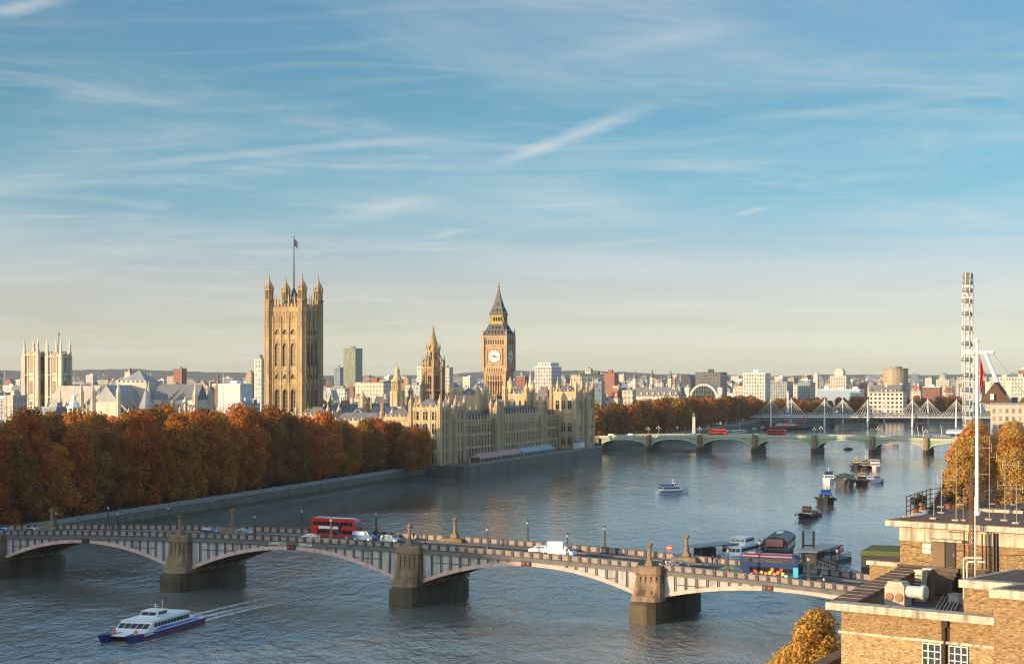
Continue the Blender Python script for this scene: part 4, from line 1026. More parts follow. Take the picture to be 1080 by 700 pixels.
# arched station office
SY = 1520; q = thing('arched_building','station office with a big round glass arch facing the river','station', (PX(742,SY),SY,0), RZ)
r0 = 12.2; zc = 27
def archpoly(r, z0, n=18): return [(-r,z0)]+[(-r*cos(pi*i/n),zc+r*.98*sin(pi*i/n)) for i in range(n+1)]+[(r,z0)]
m = MB(); po = archpoly(r0,GZ); pi_ = archpoly(r0-1.8,GZ)
k = len(po); m.add([(x,-.6,z) for x,z in po]+[(x,-.6,z) for x,z in pi_]+[(x,22,z) for x,z in po]+[(x,.3,z) for x,z in pi_],
    [(i,i+1,k+i+1,k+i) for i in range(k-1)]+[(i,2*k+i,2*k+i+1,i+1) for i in range(k-1)]+[(k+i,k+i+1,3*k+i+1,3*k+i) for i in range(k-1)])
m.box(-r0-4,-.8,GZ,-r0,6,36); m.box(r0,-.8,GZ,r0+4,6,36); m.build('arch', PALE, q)
g = MB(); g.add([(x,.2,z) for x,z in pi_],[tuple(range(k))]); g.build('glazing', mat('teal station glass',(.03,.055,.06),.15,.3,.2,spec=.6), q)
bars = MB()
for i in range(-4,5):
    x = i*2.3; zz_ = zc+sqrt(max(0,(r0-1.9)**2-x*x)); bars.box(x-.12,0,GZ,x+.12,.18,zz_)
for z in range(14,37,4): h_ = sqrt(max(.1,(r0-1.9)**2-max(0,z-zc)**2)); bars.box(-h_,0,z-.12,h_,.18,z+.12)
bars.build('glazing_bars', GREY, q)
def vault(name,label,px,w,Y,ytop,m_):
    X = PX(px,Y); r = w*Y/F/2; zt_ = PZ(ytop,Y); t = thing(name,label,'building',(X,Y,0),RZ)
    pr = [(-r,GZ)]+[(-r*cos(pi*i/14),zt_-r*.6+r*.6*sin(pi*i/14)) for i in range(15)]+[(r,GZ)]
    m = MB(); m.ext(pr,0,30,0,'y'); m.build('vault', m_, t)
    b = MB()
    for i in range(1,14,2): x,z = pr[i+1]; b.box(x-.1,-.12,GZ,x+.1,-.02,z)
    b.build('glazing_bars', GREY, t)
vault('vaulted_building','dark arched roof peeping above the riverside court turrets',720,17,1900,395,mat('dark vaulted roof',(.05,.055,.06),.5,.2,.1))
BT('office_building','dark grey stepped office over the arched station','office block',752,36,1800,392,fac('dark'),DKGREY,depth=30)
BT('office_building','bright white tall block between the station and the stone hotel','office block',800,32,1750,393,fac('white'),WHITE,depth=26)
BT('office_building','cream stone building with orange top right of the station arch','office block',787,22,1760,406,fac('cream'),REDROOF)
BT('office_building','low white riverside offices right of the arched station','office block',772,26,1700,417,fac('white'),WHITE)
BT('stone_hotel','large grey stone riverside hotel with many windows','hotel',826,30,1900,402,fac('grey'),LEAD,depth=34)
BT('stone_hotel','second long grey stone riverside block with even windows','hotel',853,24,1950,403,fac('grey'),LEAD,depth=34)
def tempietto(t,a,b,z):
    m = MB(); m.box(-a*.55,-b*.6,z-.3,a*.55,b*.6,z+6); m.box(-a*.4,-b*.4,z+6,a*.4,b*.4,z+8.5); m.build('stepped_top', PALE, t)
BT('stone_tower_building','pale stone riverside building with a stepped tower top','office block',888,24,2100,396,fac('stone'),PALE,depth=26,extra=tempietto)
BT('small_tower','little pale clock turret left of the stepped tower building','tower',861.5,5,2050,394,PALE,PALE)
BT('glass_office','wide pale blue glass office slab above the bridge pylons','office block',890,52,1850,410,mat('pale blue curtain glass',(.34,.44,.52),.3,.12,.05,spec=.6),WHITE,depth=30)
BT('office_building','white stone block with rows of dark windows over the pylon bridge','office block',940,44,1800,406,facade('white bold windowed facade',(.60,.55,.47),(.02,.022,.025),4.2,4.2,.25,rnd=.1),SLATE,kind='mansard',depth=30)
BT('tower_block','round tan tower block above the white windowed office','tower block',947,26,2500,388,fac('tan'),kind='cyl')
BT('glass_office','small blue glass block right of the round tower','office block',966,10,2800,394,fac('blue'))
BT('domed_church','pale domed church on the right skyline left of the big wheel','church',997,16,3000,392,fac('stone'),LEAD,kind='dome')
BT('office_building','pale terraced stone office right of the big wheel','office block',1072,40,1900,397,fac('stone'),PALE,depth=30)
BT('office_building','low cream block between the wheel and the flagpole foot','office block',1050,20,2100,402,fac('cream'),PALE)
# near park buildings at the left
YC = 760; q = thing('cupola_tower','white columned cupola with a tall mast rising from the autumn trees','cupola',(PX(78,YC),YC,0),RZ)
m = MB(); m.box(-6,-6,GZ,6,6,27.5); m.build('base', fac('stone'), q)
m = MB(); z0 = 27.5; m.lathe([(2.9,z0),(2.9,z0+.6)],n=8); m.lathe([(1.6,z0+.6),(1.6,z0+4.2)],n=8,mi=1)
for i in range(8): a = pi/8+i*pi/4; m.tube((2.5*cos(a),2.5*sin(a),z0+.6),(2.5*cos(a),2.5*sin(a),z0+4.2),.36,n=6)
m.lathe([(3.1,z0+4.2),(3.2,z0+5),(2.2,z0+5.3),(2.0,z0+6.5),(1.0,z0+7.4),(.8,z0+9),(.3,z0+9.6),(.15,z0+10)],n=8); m.build('cupola',[WHITE,BLACK],q)
m = MB(); m.lathe([(.14,37),(.07,46)],n=6); m.build('mast',WHITE,q)
BT('office_building','low blue-grey glazed roof building among the trees left of the cupola','building',57,28,800,428,fac('blue'),LEAD,depth=14)
BT('apartment_house','pale house with a lit cream top storey at the left edge','house',13,18,880,416,fac('cream'),PALE,depth=12)
q = thing('mast','slim white mast at the far left edge of the skyline','mast',(PX(4.5,880),880,GZ)); m = MB(); m.lathe([(.25,0),(.12,PZ(391,880)-GZ)],n=6); m.cbox(0,0,0,1.2,1.2,.8); m.build('pole',WHITE,q)
q = thing('mast','thin white flagpole between the abbey and the great tower','flagpole',(PX(235.5,1100),1100,GZ)); m = MB(); m.lathe([(.25,0),(.12,PZ(394,1100)-GZ)],n=6); m.cbox(0,0,0,1.2,1.2,.8); m.build('pole',WHITE,q)
# white pinnacled balustrade building by the great tower
BT('church','small white pinnacled church front left of the great tower behind the trees','church',248,34,1000,433,mat('white church stone',(.60,.57,.52),.85,.1,.3),PALE,depth=10,
   extra=lambda t,a,b,z: [pinnacle(mm,-a+2*a*i/9,-b,z,.45,4) or (mm.build('pinnacle',PALE,t) if True else 0) for i in range(10) for mm in (MB(),)])
# ---------------------------------------------------------------- the rest of the roofscape, row by row
rs = random.Random(77)
LM = [(0,'the left edge'),(60,'the abbey towers'),(150,'the abbey crossing'),(232,'the thin reddish spire'),(341,'the great square tower'),(383,'the green slab skyscraper'),(466,'the central spire'),(547,'the clock tower'),(595,'the white stepped office'),(660,'the red-brown slab'),(757,'the arched station'),(818,'the bright white tall block'),(902,'the stepped stone tower'),(962,'the round tan tower'),(1030,'the big wheel')]
cnt = {}
WORD = dict(white='white',cream='cream',tan='tan brick',redb='red brick',pink='pinkish',grey='grey',blue='blue-grey',dark='dark grey',stone='pale stone')
ROOFS = [('slate',SLATE),('lead',LEAD),('red tile',REDROOF),('grey flat',GREY),('white flat',WHITE)]
for row, (Y, ylo, yhi, wlo, whi, word, px0, px1) in enumerate((
        (1330,418,424,10,24,'nearest',80,440),(1300,408,417,10,20,'avenue',625,668),(1620,407,418,9,26,'second',-10,1090),(2150,401,411,9,26,'third',-10,1090),(2800,397,404,7,20,'fourth',-10,1090),(3700,394.5,400,7,16,'farthest',-10,1090))):
    px = px0
    while px < px1:
        w = rs.uniform(wlo, whi)*(1.0 if row < 3 else .9); c = px+w/2
        base = rs.choice(['white','cream','cream','tan','stone','stone','white','grey','redb','stone','white','cream','blue','pink'] if row > 0 else ['cream','stone','white','tan','stone'])
        kd = rs.choice(['flat','flat','mansard','gable','gable','flat','mansard']+(['dome'] if rs.random()<.2 else [])+(['spire'] if rs.random()<.25 else []))
        if kd == 'spire': w = min(w, 8)
        rw, rm = rs.choice(ROOFS[3:]) if kd == 'flat' else rs.choice(ROOFS[:3])
        yt = rs.uniform(ylo, yhi)
        if rs.random() < .12: yt -= rs.uniform(2, 6)
        if c < 300: yt += 2.5
        lm = [l for l in LM if l[0] <= c][-1] if c >= 0 else LM[0]
        cnt[(row,lm)] = cnt.get((row,lm),0)+1
        form = dict(flat='flat block',mansard='mansard block',gable='gabled building',dome='domed building',spire='church with spire')[kd]
        X_ = PX(c,Y); by = 900
        for (x0,y0),(x1,y1) in zip(WB_[5:],WB_[6:]):
            if x0 <= X_ < x1: by = y0+(y1-y0)*(X_-x0)/(x1-x0)
        vis = Y > by+(75 if row != 1 else 25) and not any(a-2 < c+w/2 and c-w/2 < b+2 and Y < yn+140 and yt < (yn_t+11) for a,b,yn,yn_t in NAMED if row != 1)
        if vis:
            BT({'dome':'domed_building','spire':'church'}.get(kd,'city_building'), f'{WORD[base]} {form}, {nth(cnt[(row,lm)])} right of {lm[1]}, {word} skyline row', {'dome':'domed building','spire':'church'}.get(kd,'building'), c, w*1.04, Y+(rs.uniform(-90,90) if row != 1 else 0), yt, fac(base), rm, kind=kd, group='buildings of the city skyline', rz=RZ+rs.choice((0,0,R(25),-R(18))))
        px += w*rs.uniform(.92,1.25)
# ================================================================= green seven-arch bridge
GREEN = mat('pale green bridge paint', (.30,.34,.22), .6, .15, .3, stain=.2)
GREEN_L = mat('light green parapet paint', (.46,.47,.35), .6, .12, .3)
WPX = [684,738,796,859,920,977]
WP0 = Vector((82,1082,0)); WA = -R(18.6)
WBR = thing('arch_bridge', 'pale green arched road bridge in the middle distance with walkers', 'bridge', WP0, WA)
WBM = Matrix.Translation(WP0) @ Matrix.Rotation(WA,4,'Z')
ca, sa = cos(WA), sin(WA)
def along(px):
    k = (px-540)/F; return (k*WP0.y-WP0.x)/(ca-k*sa)
wx = [along(p) for p in WPX]; sp = [(wx[0]-31,wx[0])]+list(zip(wx,wx[1:]))+[(wx[-1],wx[-1]+30)]
xc = (wx[2]+wx[3])/2
def wz(x): return 10.6-.00011*(x-xc)**2
WW = 24
for xa, xb in sp:
    n = 20; a, b = xa+1.6, xb-1.6; mid = (a+b)/2; zc_ = wz(mid)-2.6
    pts = [(a+(b-a)*i/n, 3.2+(zc_-3.2)*sqrt(max(0,1-((2*i/n-1))**2))) for i in range(n+1)]
    m = MB(); vs = []
    for x,z in pts: vs += [(x,-.25,z),(x,.5,z),(x,.5,z+.7),(x,-.25,z+.7)]
    m.add(vs,[(4*i+q,4*i+4+q,4*i+4+(q+1)%4,4*i+(q+1)%4) for i in range(n) for q in range(4)])
    vs = []
    for x,z in pts: vs += [(x,.4,z+.3),(x,WW,z+.3)]
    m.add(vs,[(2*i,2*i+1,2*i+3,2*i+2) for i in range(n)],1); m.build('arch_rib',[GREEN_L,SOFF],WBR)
    m = MB(); vs = []
    for x,z in pts: vs += [(x,0,z+.6),(x,0,wz(x)-1.3)]
    m.add(vs,[(2*i,2*i+2,2*i+3,2*i+1) for i in range(n)]); 
    vs = []
    for x,z in pts: vs += [(x,WW,z+.3),(x,WW,wz(x)-1.3)]
    m.add(vs,[(2*i,2*i+1,2*i+3,2*i+2) for i in range(n)]); m.build('spandrel', GREEN, WBR)
    m = MB(); k = 16
    for i in range(k):
        x0,x1 = xa+(xb-xa)*i/k, xa+(xb-xa)*(i+1)/k
        for y in (-.3, WW-.1): m.add([(x0,y,wz(x0)-1.5),(x1,y,wz(x1)-1.5),(x1,y+.45,wz(x1)-1.5),(x0,y+.45,wz(x0)-1.5),(x0,y,wz(x0)-1.15),(x1,y,wz(x1)-1.15),(x1,y+.45,wz(x1)-1.15),(x0,y+.45,wz(x0)-1.15)],[(0,3,2,1),(4,5,6,7),(0,1,5,4),(2,3,7,6)]); \
            m.add([(x0,y+.1,wz(x0)-1.15),(x1,y+.1,wz(x1)-1.15),(x1,y+.35,wz(x1)-1.15),(x0,y+.35,wz(x0)-1.15),(x0,y+.1,wz(x0)),(x1,y+.1,wz(x1)),(x1,y+.35,wz(x1)),(x0,y+.35,wz(x0))],[(4,5,6,7),(0,1,5,4),(2,3,7,6)]); m.cbox(x0,y+.2,wz(x0)-1.2,.4,.6,1.3)
    m.build('parapet', GREEN_L, WBR)
dk = MB(); xs = [sp[0][0]-25+(sp[-1][1]-sp[0][0]+50)*i/40 for i in range(41)]; vs = []
for x in xs: vs += [(x,.2,wz(x)-1.2),(x,WW,wz(x)-1.2)]
dk.add(vs,[(2*i,2*i+2,2*i+3,2*i+1) for i in range(40)]); dk.build('road_deck', ASPH, WBR)
for x in wx:
    m = MB(); m.prism([(x-1.9,WW+2),(x-1.9,-1.6),(x,-3.6),(x+1.9,-1.6),(x+1.9,WW+2)],-2,3.0); m.build('pier', PBASE, WBR)
    m = MB(); m.prism([(x-1.5,.3),(x-1.5,-1.0),(x-.8,-1.7),(x+.8,-1.7),(x+1.5,-1.0),(x+1.5,.3)],3,wz(x)+.25); m.box(x-1.6,.3,3,x+1.6,WW,6); m.build('pier_shaft', PSTONE, WBR)
m = MB(); m.box(sp[0][0]-30,-1,-2,sp[0][0]+.2,WW+1,wz(sp[0][0])-1.25); m.box(sp[-1][1],-1,-2,sp[-1][1]+40,WW+1,wz(sp[-1][1])-1.25); m.build('abutment', PSTONE, WBR)
for s,(x0,x1) in enumerate(((sp[0][0]-30,sp[0][0]),(sp[-1][1],sp[-1][1]+40))):
    m = MB(); m.box(x0,-.3,wz(x0)-1.3,x1,.1,wz(x0 if s else x1)); m.build('parapet',PSTONE,WBR)
tl_ = None
for i, x in enumerate(wx):
    for y, sd in ((-.6,'near'),(WW+.4,'far')):
        lab = f'tall triple lantern standard on the {sd} side of the green bridge, {nth(i+1)} from the left'
        p = WBM @ Vector((x,y,wz(x)))
        if tl_ is None:
            tl_ = thing('bridge_lamp', lab, 'street lamp', p, WA, 'lanterns of the green bridge'); m = MB(); m.lathe([(.35,0),(.3,.8),(.12,1),(.09,4.2)],n=6); m.tube((-.9,0,3.2),(.9,0,3.2),.06); m.build('post',GREEN,tl_)
            for dx, z in ((-.9,3.2),(.9,3.2),(0,4.1)): g = MB(); g.lathe([(.12,z),(.28,z+.2),(.3,z+.7),(.05,z+1)],dx,0,6); g.build('lantern',CREAM,tl_)
        else: again(tl_, p, WA, lab)
# ================================================================= people, one walking figure per pose
SKIN = mat('skin', (.42,.26,.18), .6, .05, 3)
def person_mesh(name, seed, top, low):
    """one continuous walking body grown from a skeleton"""
    r = random.Random(seed); st = r.uniform(.18,.34)
    V = [(0,0,.95),(0,0,1.15),(0,.02,1.42),(0,.03,1.53),(0,.05,1.66),(0,.05,1.76),
         (.1,0,.9),(.1,st*.45,.5),(.1,st*.3-.05,.08),(.1,st*.3+.14,.04),(-.1,0,.9),(-.1,-st*.1,.5),(-.1,-st,.1),(-.1,-st+.14,.04),
         (.19,.01,1.4),(.24,-st*.3,1.12),(.23,-st*.2+.05,.86),(-.19,.01,1.4),(-.24,st*.3,1.12),(-.23,st*.5+.05,.88)]
    E_ = [(0,1),(1,2),(2,3),(3,4),(4,5),(0,6),(6,7),(7,8),(8,9),(0,10),(10,11),(11,12),(12,13),(2,14),(14,15),(15,16),(2,17),(17,18),(18,19)]
    rad = [.15,.15,.16,.06,.1,.08,.1,.065,.05,.045,.1,.065,.05,.045,.07,.055,.04,.07,.055,.04]
    me = bpy.data.meshes.new(name); me.from_pydata(V,E_,[]); o = bpy.data.objects.new(name,me); COL.objects.link(o)
    md = o.modifiers.new('s','SKIN')
    for i, v in enumerate(me.skin_vertices[0].data): v.radius = (rad[i]*(1.25 if i in (0,1,2) else 1),rad[i]*.85); v.use_root = i == 0
    o.modifiers.new('u','SUBSURF').levels = 1
    dg = bpy.context.evaluated_depsgraph_get(); dg.update(); nm = bpy.data.meshes.new_from_object(o.evaluated_get(dg)); bpy.data.objects.remove(o)
    for mm in (top, low, SKIN, mat('dark hair',(.04,.028,.02),.7,.2,3)): nm.materials.append(mm)
    for p in nm.polygons:
        z = p.center.z; x = abs(p.center.x)
        p.material_index = 3 if z > 1.72 or (z > 1.62 and p.center.y < .03) else 2 if z > 1.5 or (x > .2 and z < .93 and z > .7) else 0 if z > .92 else 1
    return nm
cl = [mat('coat '+n,c,.9,.1,3) for n,c in (('black',(.02,.02,.022)),('navy',(.03,.04,.09)),('red',(.35,.03,.03)),('cream',(.5,.44,.35)),('olive',(.10,.10,.05)),('white',(.6,.6,.6)))]
jeans = [mat('trousers '+n,c,.9,.1,3) for n,c in (('dark',(.02,.02,.025)),('denim',(.06,.09,.17)))]
PM = [person_mesh('person',i,cl[i],jeans[i%2]) for i in range(6)]
PN = ['black coat','navy coat','red coat','cream coat','olive coat','white coat']
r = random.Random(5); pcount = {}
def person(p, rz, k, label, group='people walking on the bridges'):
    o = put('person', PM[k], None, p, rz); tag(o, label, 'person', group); return o
spots = sorted(r.uniform(sp[0][0]-10, sp[-1][1]) for _ in range(90))
for i, x in enumerate(spots):
    y = r.choice((.9,1.6,2.3,1.2,WW-1.2)); k = r.randrange(6); p = WBM @ Vector((x,y,wz(x)-1.2)); pxx = int(540+p.x/p.y*F)
    person(p, WA+r.choice((pi/2,-pi/2))+r.uniform(-.2,.2), k, f'person in a {PN[k]} walking on the green arched bridge')
for x, y, k in ((27.5-25,1.5,0),(-8.5,16.2,1),(36,1.6,4),(-88,16.4,1),(-77,1.6,2),(-34,16.0,0),(57,16.2,0)):
    p = LBM @ Vector((x,y,zt(x)-1.2)); pxx = int(540+p.x/p.y*F)
    near = [(a,b) for a,b in (('left pier',-106.5),('second pier',-55.6),('middle pier',0.0),('right pier',50.9)) if abs(b-x)<28]
    person(p, BA+pi/2*(1 if k%2 else -1), k, f'person in a {PN[k]} on the {"far" if y>9 else "near"} footway, {"left" if x<near[0][1] else "right"} of the {near[0][0]}')
# ================================================================= vehicles
TINT = mat('tinted car glass', (.015,.018,.022), .08, .2, 2, spec=.7)
HEAD = mat('headlamp glass', (.75,.75,.7), .15, .05, 2, spec=.7); TAIL = mat('tail lamp red', (.35,.01,.01), .25, .05, 2)
CHROME = mat('alloy wheel', (.5,.5,.52), .35, .1, 2, metal=.7)
wt_ = MB(Matrix.Rotation(R(90),4,'X')); wt_.lathe([(.24,-.11),(.31,-.1),(.33,-.05),(.33,.05),(.31,.1),(.24,.11)],n=16); WHT = wt_.data('wheel',RUBBER)
wr_ = MB(Matrix.Rotation(R(90),4,'X')); wr_.lathe([(.23,-.115),(.2,-.12),(.2,.12),(.23,.115)],n=12); WHR = wr_.data('rim',CHROME)
def wheel(t, x, y, rr=.33): w = put('wheel',WHT,t,(x,y,rr),0,rr/.33); put('rim',WHR,w)
def shell(m, prof, hw, tuck, zt_, mi=0):
    """car body skin: a side outline carried across the width, drawn in above the waist"""
    n = len(prof); rows = []
    for s, w in ((-1,1.0),(1,1.0)):
        rows.append([(x, s*(hw-(tuck*(max(0,z-zt_)) )), z) for x,z in prof])
    inner = [[(x,y*.9,z+(.03 if z > .6 else -.02)) for x,y,z in rw] for rw in rows]
    V_ = rows[0]+inner[0]+inner[1]+rows[1]
    fs = [(k*n+i,k*n+(i+1)%n,(k+1)*n+(i+1)%n,(k+1)*n+i) for k in range(3) for i in range(n)]
    fs += [tuple(range(n)), tuple(range(4*n-1,3*n-1,-1))]
    m.add(V_, fs, mi)
def car(paint, label, x, y, face, kind='hatch', name='parked_car'):
    p = LBM @ Vector((x,y,zt(x)-1.316)); t = thing(name, label, {'van':'van','box':'truck'}.get(kind,'car'), p, BA+(0 if face>0 else pi), 'vehicles on the arched bridge')
    hw = .9 if kind in('hatch','saloon') else 1.0
    if kind == 'hatch': low = [(-2.0,.25),(2.0,.25),(2.08,.55),(1.95,.78),(1.15,.95),(-1.9,1.0),(-2.08,.7)]; top = [(1.1,.93),(.45,1.42),(-1.1,1.48),(-1.75,1.38),(-1.98,.98)]; wb = 1.28
    elif kind == 'saloon': low = [(-2.25,.25),(2.2,.25),(2.28,.52),(2.15,.74),(1.05,.92),(-1.4,.95),(-2.2,.92),(-2.3,.6)]; top = [(1.0,.9),(.3,1.4),(-.95,1.42),(-1.75,.93)]; wb = 1.38
    elif kind == 'van': low = [(-2.4,.3),(2.4,.3),(2.5,.6),(2.38,.98),(1.75,1.2),(-2.4,1.2)]; top = [(1.75,1.18),(1.05,1.95),(-2.25,2.0),(-2.4,1.2)]; wb = 1.6
    else: low = [(-2.6,.35),(2.6,.35),(2.7,.7),(2.6,1.1),(2.1,1.3),(-2.6,1.3)]; top = [(2.1,1.28),(1.5,2.1),(.7,2.2),(.7,1.28)]; wb = 1.7
    m = MB(); shell(m, low, hw, .0, 9); m.build('body', paint, t, smooth=False)
    g = MB(); shell(g, top, hw-.04, .22, .9); c = g.build('cabin', paint, t)
    w = MB(); xs_ = [q[0] for q in top]; zt2 = max(q[1] for q in top)
    za, zb = top[0][1]+.06, zt2-.1
    fx, fx2 = top[0][0], top[1][0]; bx = top[-1][0]; bx2 = top[-2][0]
    for s in (-1,1):
        def yy(z): return s*(hw-.04-.22*max(0,z-.9)+.012)
        divs = [(fx-.3, bx+.35)] if kind != 'van' else [(fx-.3,.45)]
        for a, b in divs:
            a2 = a-(fx-fx2)*.75; b2 = b+(.25 if kind!='van' else 0); mid = (a2+b2)/2
            for u0,u1,v0,v1 in ((a,mid+.04,a2,mid+.04),(mid-.04,b,mid-.04,b2)): ws = MB(); ws.add([(u0,yy(za),za),(u1,yy(za),za),(v1,yy(zb),zb),(v0,yy(zb),zb)],[(0,1,2,3)]); ws.build('side_window', TINT, t)
    d = .03
    w.add([(fx+d-.04,-hw+.16,za),(fx+d-.04,hw-.16,za),(fx2+d+.06,hw-.3,zb),(fx2+d+.06,-hw+.3,zb)],[(0,1,2,3)])
    w.build('windscreen', TINT, t); w = MB()
    if kind not in ('van','box'): w.add([(bx-.02+.02,-hw+.16,za),(bx,hw-.16,za),(bx2-.06,hw-.3,zb),(bx2-.06,-hw+.3,zb)],[(0,1,2,3)])
    if w.v: w.build('rear_window', TINT, t)
    if kind == 'box':
        b = MB(); b.box(-2.65,-1.05,.95,.6,1.05,3.0); b.box(-2.6,-.9,.6,.6,.9,.95,1); b.build('cargo_box',[WHITE,DKGREY],t)
    for sx in (-1,1):
        for sy in (-1,1): wheel(t, sx*wb, sy*(hw-.1))
    x0 = max(q[0] for q in low); xm = min(q[0] for q in low)
    for s in (-1,1):
        h = MB(); h.box(x0-.22,s*(hw-.2)-.16,.62,x0-.02,s*(hw-.2)+.16,.8); h.build('headlight',HEAD,t)
        h = MB(); h.box(xm-.02,s*(hw-.15)-.1,.68,xm+.12,s*(hw-.15)+.1,.9); h.build('tail_light',TAIL,t)
    b = MB(); b.box(x0-.06,-.6,.34,x0+.03,.6,.5); b.build('bumper',BLACK,t)
    return t
def xat(px, y):      # bridge coordinate under a photo column, at lane y
    k = (px-540)/F; ox, oy = BX-y*sin(BA), BY+y*cos(BA); return (k*oy-ox)/(cos(BA)-k*sin(BA))
def paint(n, c, r_=.25): return mat(n, c, r_, .05, 1, spec=.6)
car(paint('light blue car paint',(.20,.32,.45)),'light blue car cut by the left edge of the bridge',xat(2,6),6,-1)
car(paint('silver car paint',(.42,.44,.46)),'silver hatchback between the left pier and the far obelisk',xat(32,6),6,-1)
car(paint('blue grey car paint',(.14,.19,.25)),'blue-grey saloon right of the second pier',xat(257,11),11,1,'saloon')
car(paint('dark blue car paint',(.03,.06,.13)),'small dark blue car just right of the second pier',xat(222,11),11,1)
car(paint('white car paint',(.75,.75,.74)),'low white saloon half hidden by the parapet left of the red bus',xat(326,6),6,-1,'saloon')
car(paint('mid blue van paint',(.05,.14,.28)),'blue van driving right behind the red bus',xat(384,11),11,1,'van','delivery_van')
car(paint('blue estate paint',(.10,.19,.30)),'blue car beside the obelisk of the middle pier',xat(412,11),11,1)
car(paint('white hatch paint',(.72,.73,.73)),'white hatchback leading the white box truck',xat(569,11),11,-1)
car(WHITE,'small white box truck behind the white hatchback',xat(595,8),7,1,'box','box_truck')
car(paint('dark grey car paint',(.09,.10,.11)),'dark grey hatchback right of the right pier',xat(719,8),7,1)
car(paint('dark green car paint',(.02,.07,.06)),'dark green estate car left of the blue double decker',xat(773,7.5),7,1,'saloon')
def bus(p, rz, body, low, label, kind):
    t = thing('double_decker_bus', label, 'bus', p, rz, 'double decker buses'); Lh, hw = 5.6, 1.26
    pr = [(-Lh,.35),(Lh-.1,.35),(Lh,.6),(Lh-.02,1.4),(Lh-.1,2.2),(Lh-.35,3.6),(Lh-.75,4.15),(Lh-1.3,4.36),(-Lh+.7,4.36),(-Lh+.2,4.15),(-Lh,3.5)]
    m = MB(); shell(m, pr, hw, .02, 2.2); m.build('body', body, t)
    sk = MB(); [sk.box(-Lh+.3,s*hw-.015,.36,Lh-.3,s*hw+.015,.62) for s in (-1,1)]; sk.build('skirt', DKGREY, t)
    for s in (-1,1):
        y = s*(hw+.004)
        for z0,z1,x0,x1,k in ((1.15,2.05,-Lh+1.6,Lh-.9,7),(2.85,3.65,-Lh+.5,Lh-.9,9)):
            w = MB()
            for i in range(k):
                a, b = x0+(x1-x0)*i/k+.05, x0+(x1-x0)*(i+1)/k-.05
                yy = lambda z: s*(hw-.02*max(0,z-2.2)+.006)
                w.add([(a,yy(z0),z0),(b,yy(z0),z0),(b,yy(z1),z1),(a,yy(z1),z1)],[(0,1,2,3)])
            w.build('window_band', TINT, t)
    f = MB(); f.add([(Lh+.012,-1.1,.95),(Lh+.012,1.1,.95),(Lh-.07,1.1,2.15),(Lh-.07,-1.1,2.15)],[(0,1,2,3)]); f.add([(Lh-.17,-1.1,2.75),(Lh-.17,1.1,2.75),(Lh-.33,1.05,3.62),(Lh-.33,-1.05,3.62)],[(0,1,2,3)])
    f.build('windscreen', TINT, t)
    g = MB(); g.box(Lh-.12,-.8,2.3,Lh-.02,.8,2.65); g.build('destination_blind', BLACK, t)
    rf = MB(); rf.box(-Lh+.8,-1.0,4.37,Lh-1.5,1.0,4.42); rf.cbox(-3.6,0,4.42,1.4,1.2,.2,1); rf.build('roof_panel', [WHITE if kind == 'red' else RED, GREY], t)
    for x in (-3.4,3.2):
        for s in (-1,1): wheel(t,x,s*1.14,.48)
    for s in (-1,1): h = MB(); h.box(Lh-.06,s*.95-.2,.62,Lh+.03,s*.95+.2,.8); h.build('headlight',HEAD,t)
    y = -hw-.012
    if kind == 'red':
        a = MB(); a.add([(-3.6,y,2.18),(-.5,y,2.18),(-.2,y,2.72),(-3.6,y,2.72)],[(0,1,2,3)]); a.add([(-.3,y,2.18),(1.3,y,2.18),(1.0,y,2.72),(-.0,y,2.72)],[(0,1,2,3)]); a.build('advert_panel', WHITE, t)
        a = MB(); a.add([(0,y-.002,1.0),(.75,y-.002,1.0),(2.9,y+.03,3.7),(2.1,y+.03,3.7)],[(0,1,2,3)]); a.build('dark_swoosh', TINT, t)
    elif kind == 'tour':
        a = MB(); yy = -hw-.01
        a.add([(-Lh+.2,yy+.03,3.9),(Lh-1.3,yy+.03,3.9),(Lh-1.3,yy+.045,4.12),(-Lh+.3,yy+.045,4.12)],[(0,1,2,3)],0)
        for i,(x,z,c) in enumerate(((-2.6,.7,1),(-1.9,.9,2),(-1.0,.75,1),(-.2,.95,2),(.6,.7,1),(1.3,1.0,1),(2.2,.8,2),(-3.1,1.1,0),(.2,1.5,1),(1.9,1.5,0))):
            a.add([(x,yy-.006-.001*i,z-.25),(x+.5,yy-.006-.001*i,z-.15),(x+.7,yy-.006-.001*i,z+.35),(x+.1,yy-.006-.001*i,z+.5)],[(0,1,2,3)],c)
        a.build('livery', [RED, mat('orange livery',(.75,.20,.02),.4,.05,1), mat('yellow livery',(.8,.5,.05),.4,.05,1)], t)
        a = MB(); a.box(Lh-1.1,-hw-.02,.4,Lh-.16,-hw+.0,2.2); a.box(Lh-.02,-hw+.1,.4,Lh+.03,hw-.1,.94); a.build('turquoise_corner', mat('turquoise livery',(.02,.42,.55),.35,.05,1), t)
        for i, x in enumerate((-1.5,.1,2.6,3.4)):
            pass
    return t
REDBUS = paint('bus red paint',(.50,.016,.014)); BLUEBUS = mat('bus royal blue paint',(.004,.03,.125),.5,.08,1,spec=.15)
x = xat(355,11.8); bus(LBM @ Vector((x,11.8,zt(x)-1.32)), BA, REDBUS, None, 'red double decker bus with a black diagonal swoosh on the near bridge', 'red')
x = xat(815,8); bus(LBM @ Vector((x,7.4,zt(x)-1.32)), BA-.015, BLUEBUS, None, 'blue double decker bus with red roof and bright orange side pictures', 'tour')
for px, y, lab in ((751,15,'red double decker bus on the green bridge, left of the other red bus there'),(813,15,'red double decker bus on the green bridge, right of the other red bus there')):
    k = (px-540)/F; xx = along(px); bus(WBM @ Vector((xx+2,y-8,wz(xx)-1.2)), WA+pi, REDBUS, None, lab, 'plain')
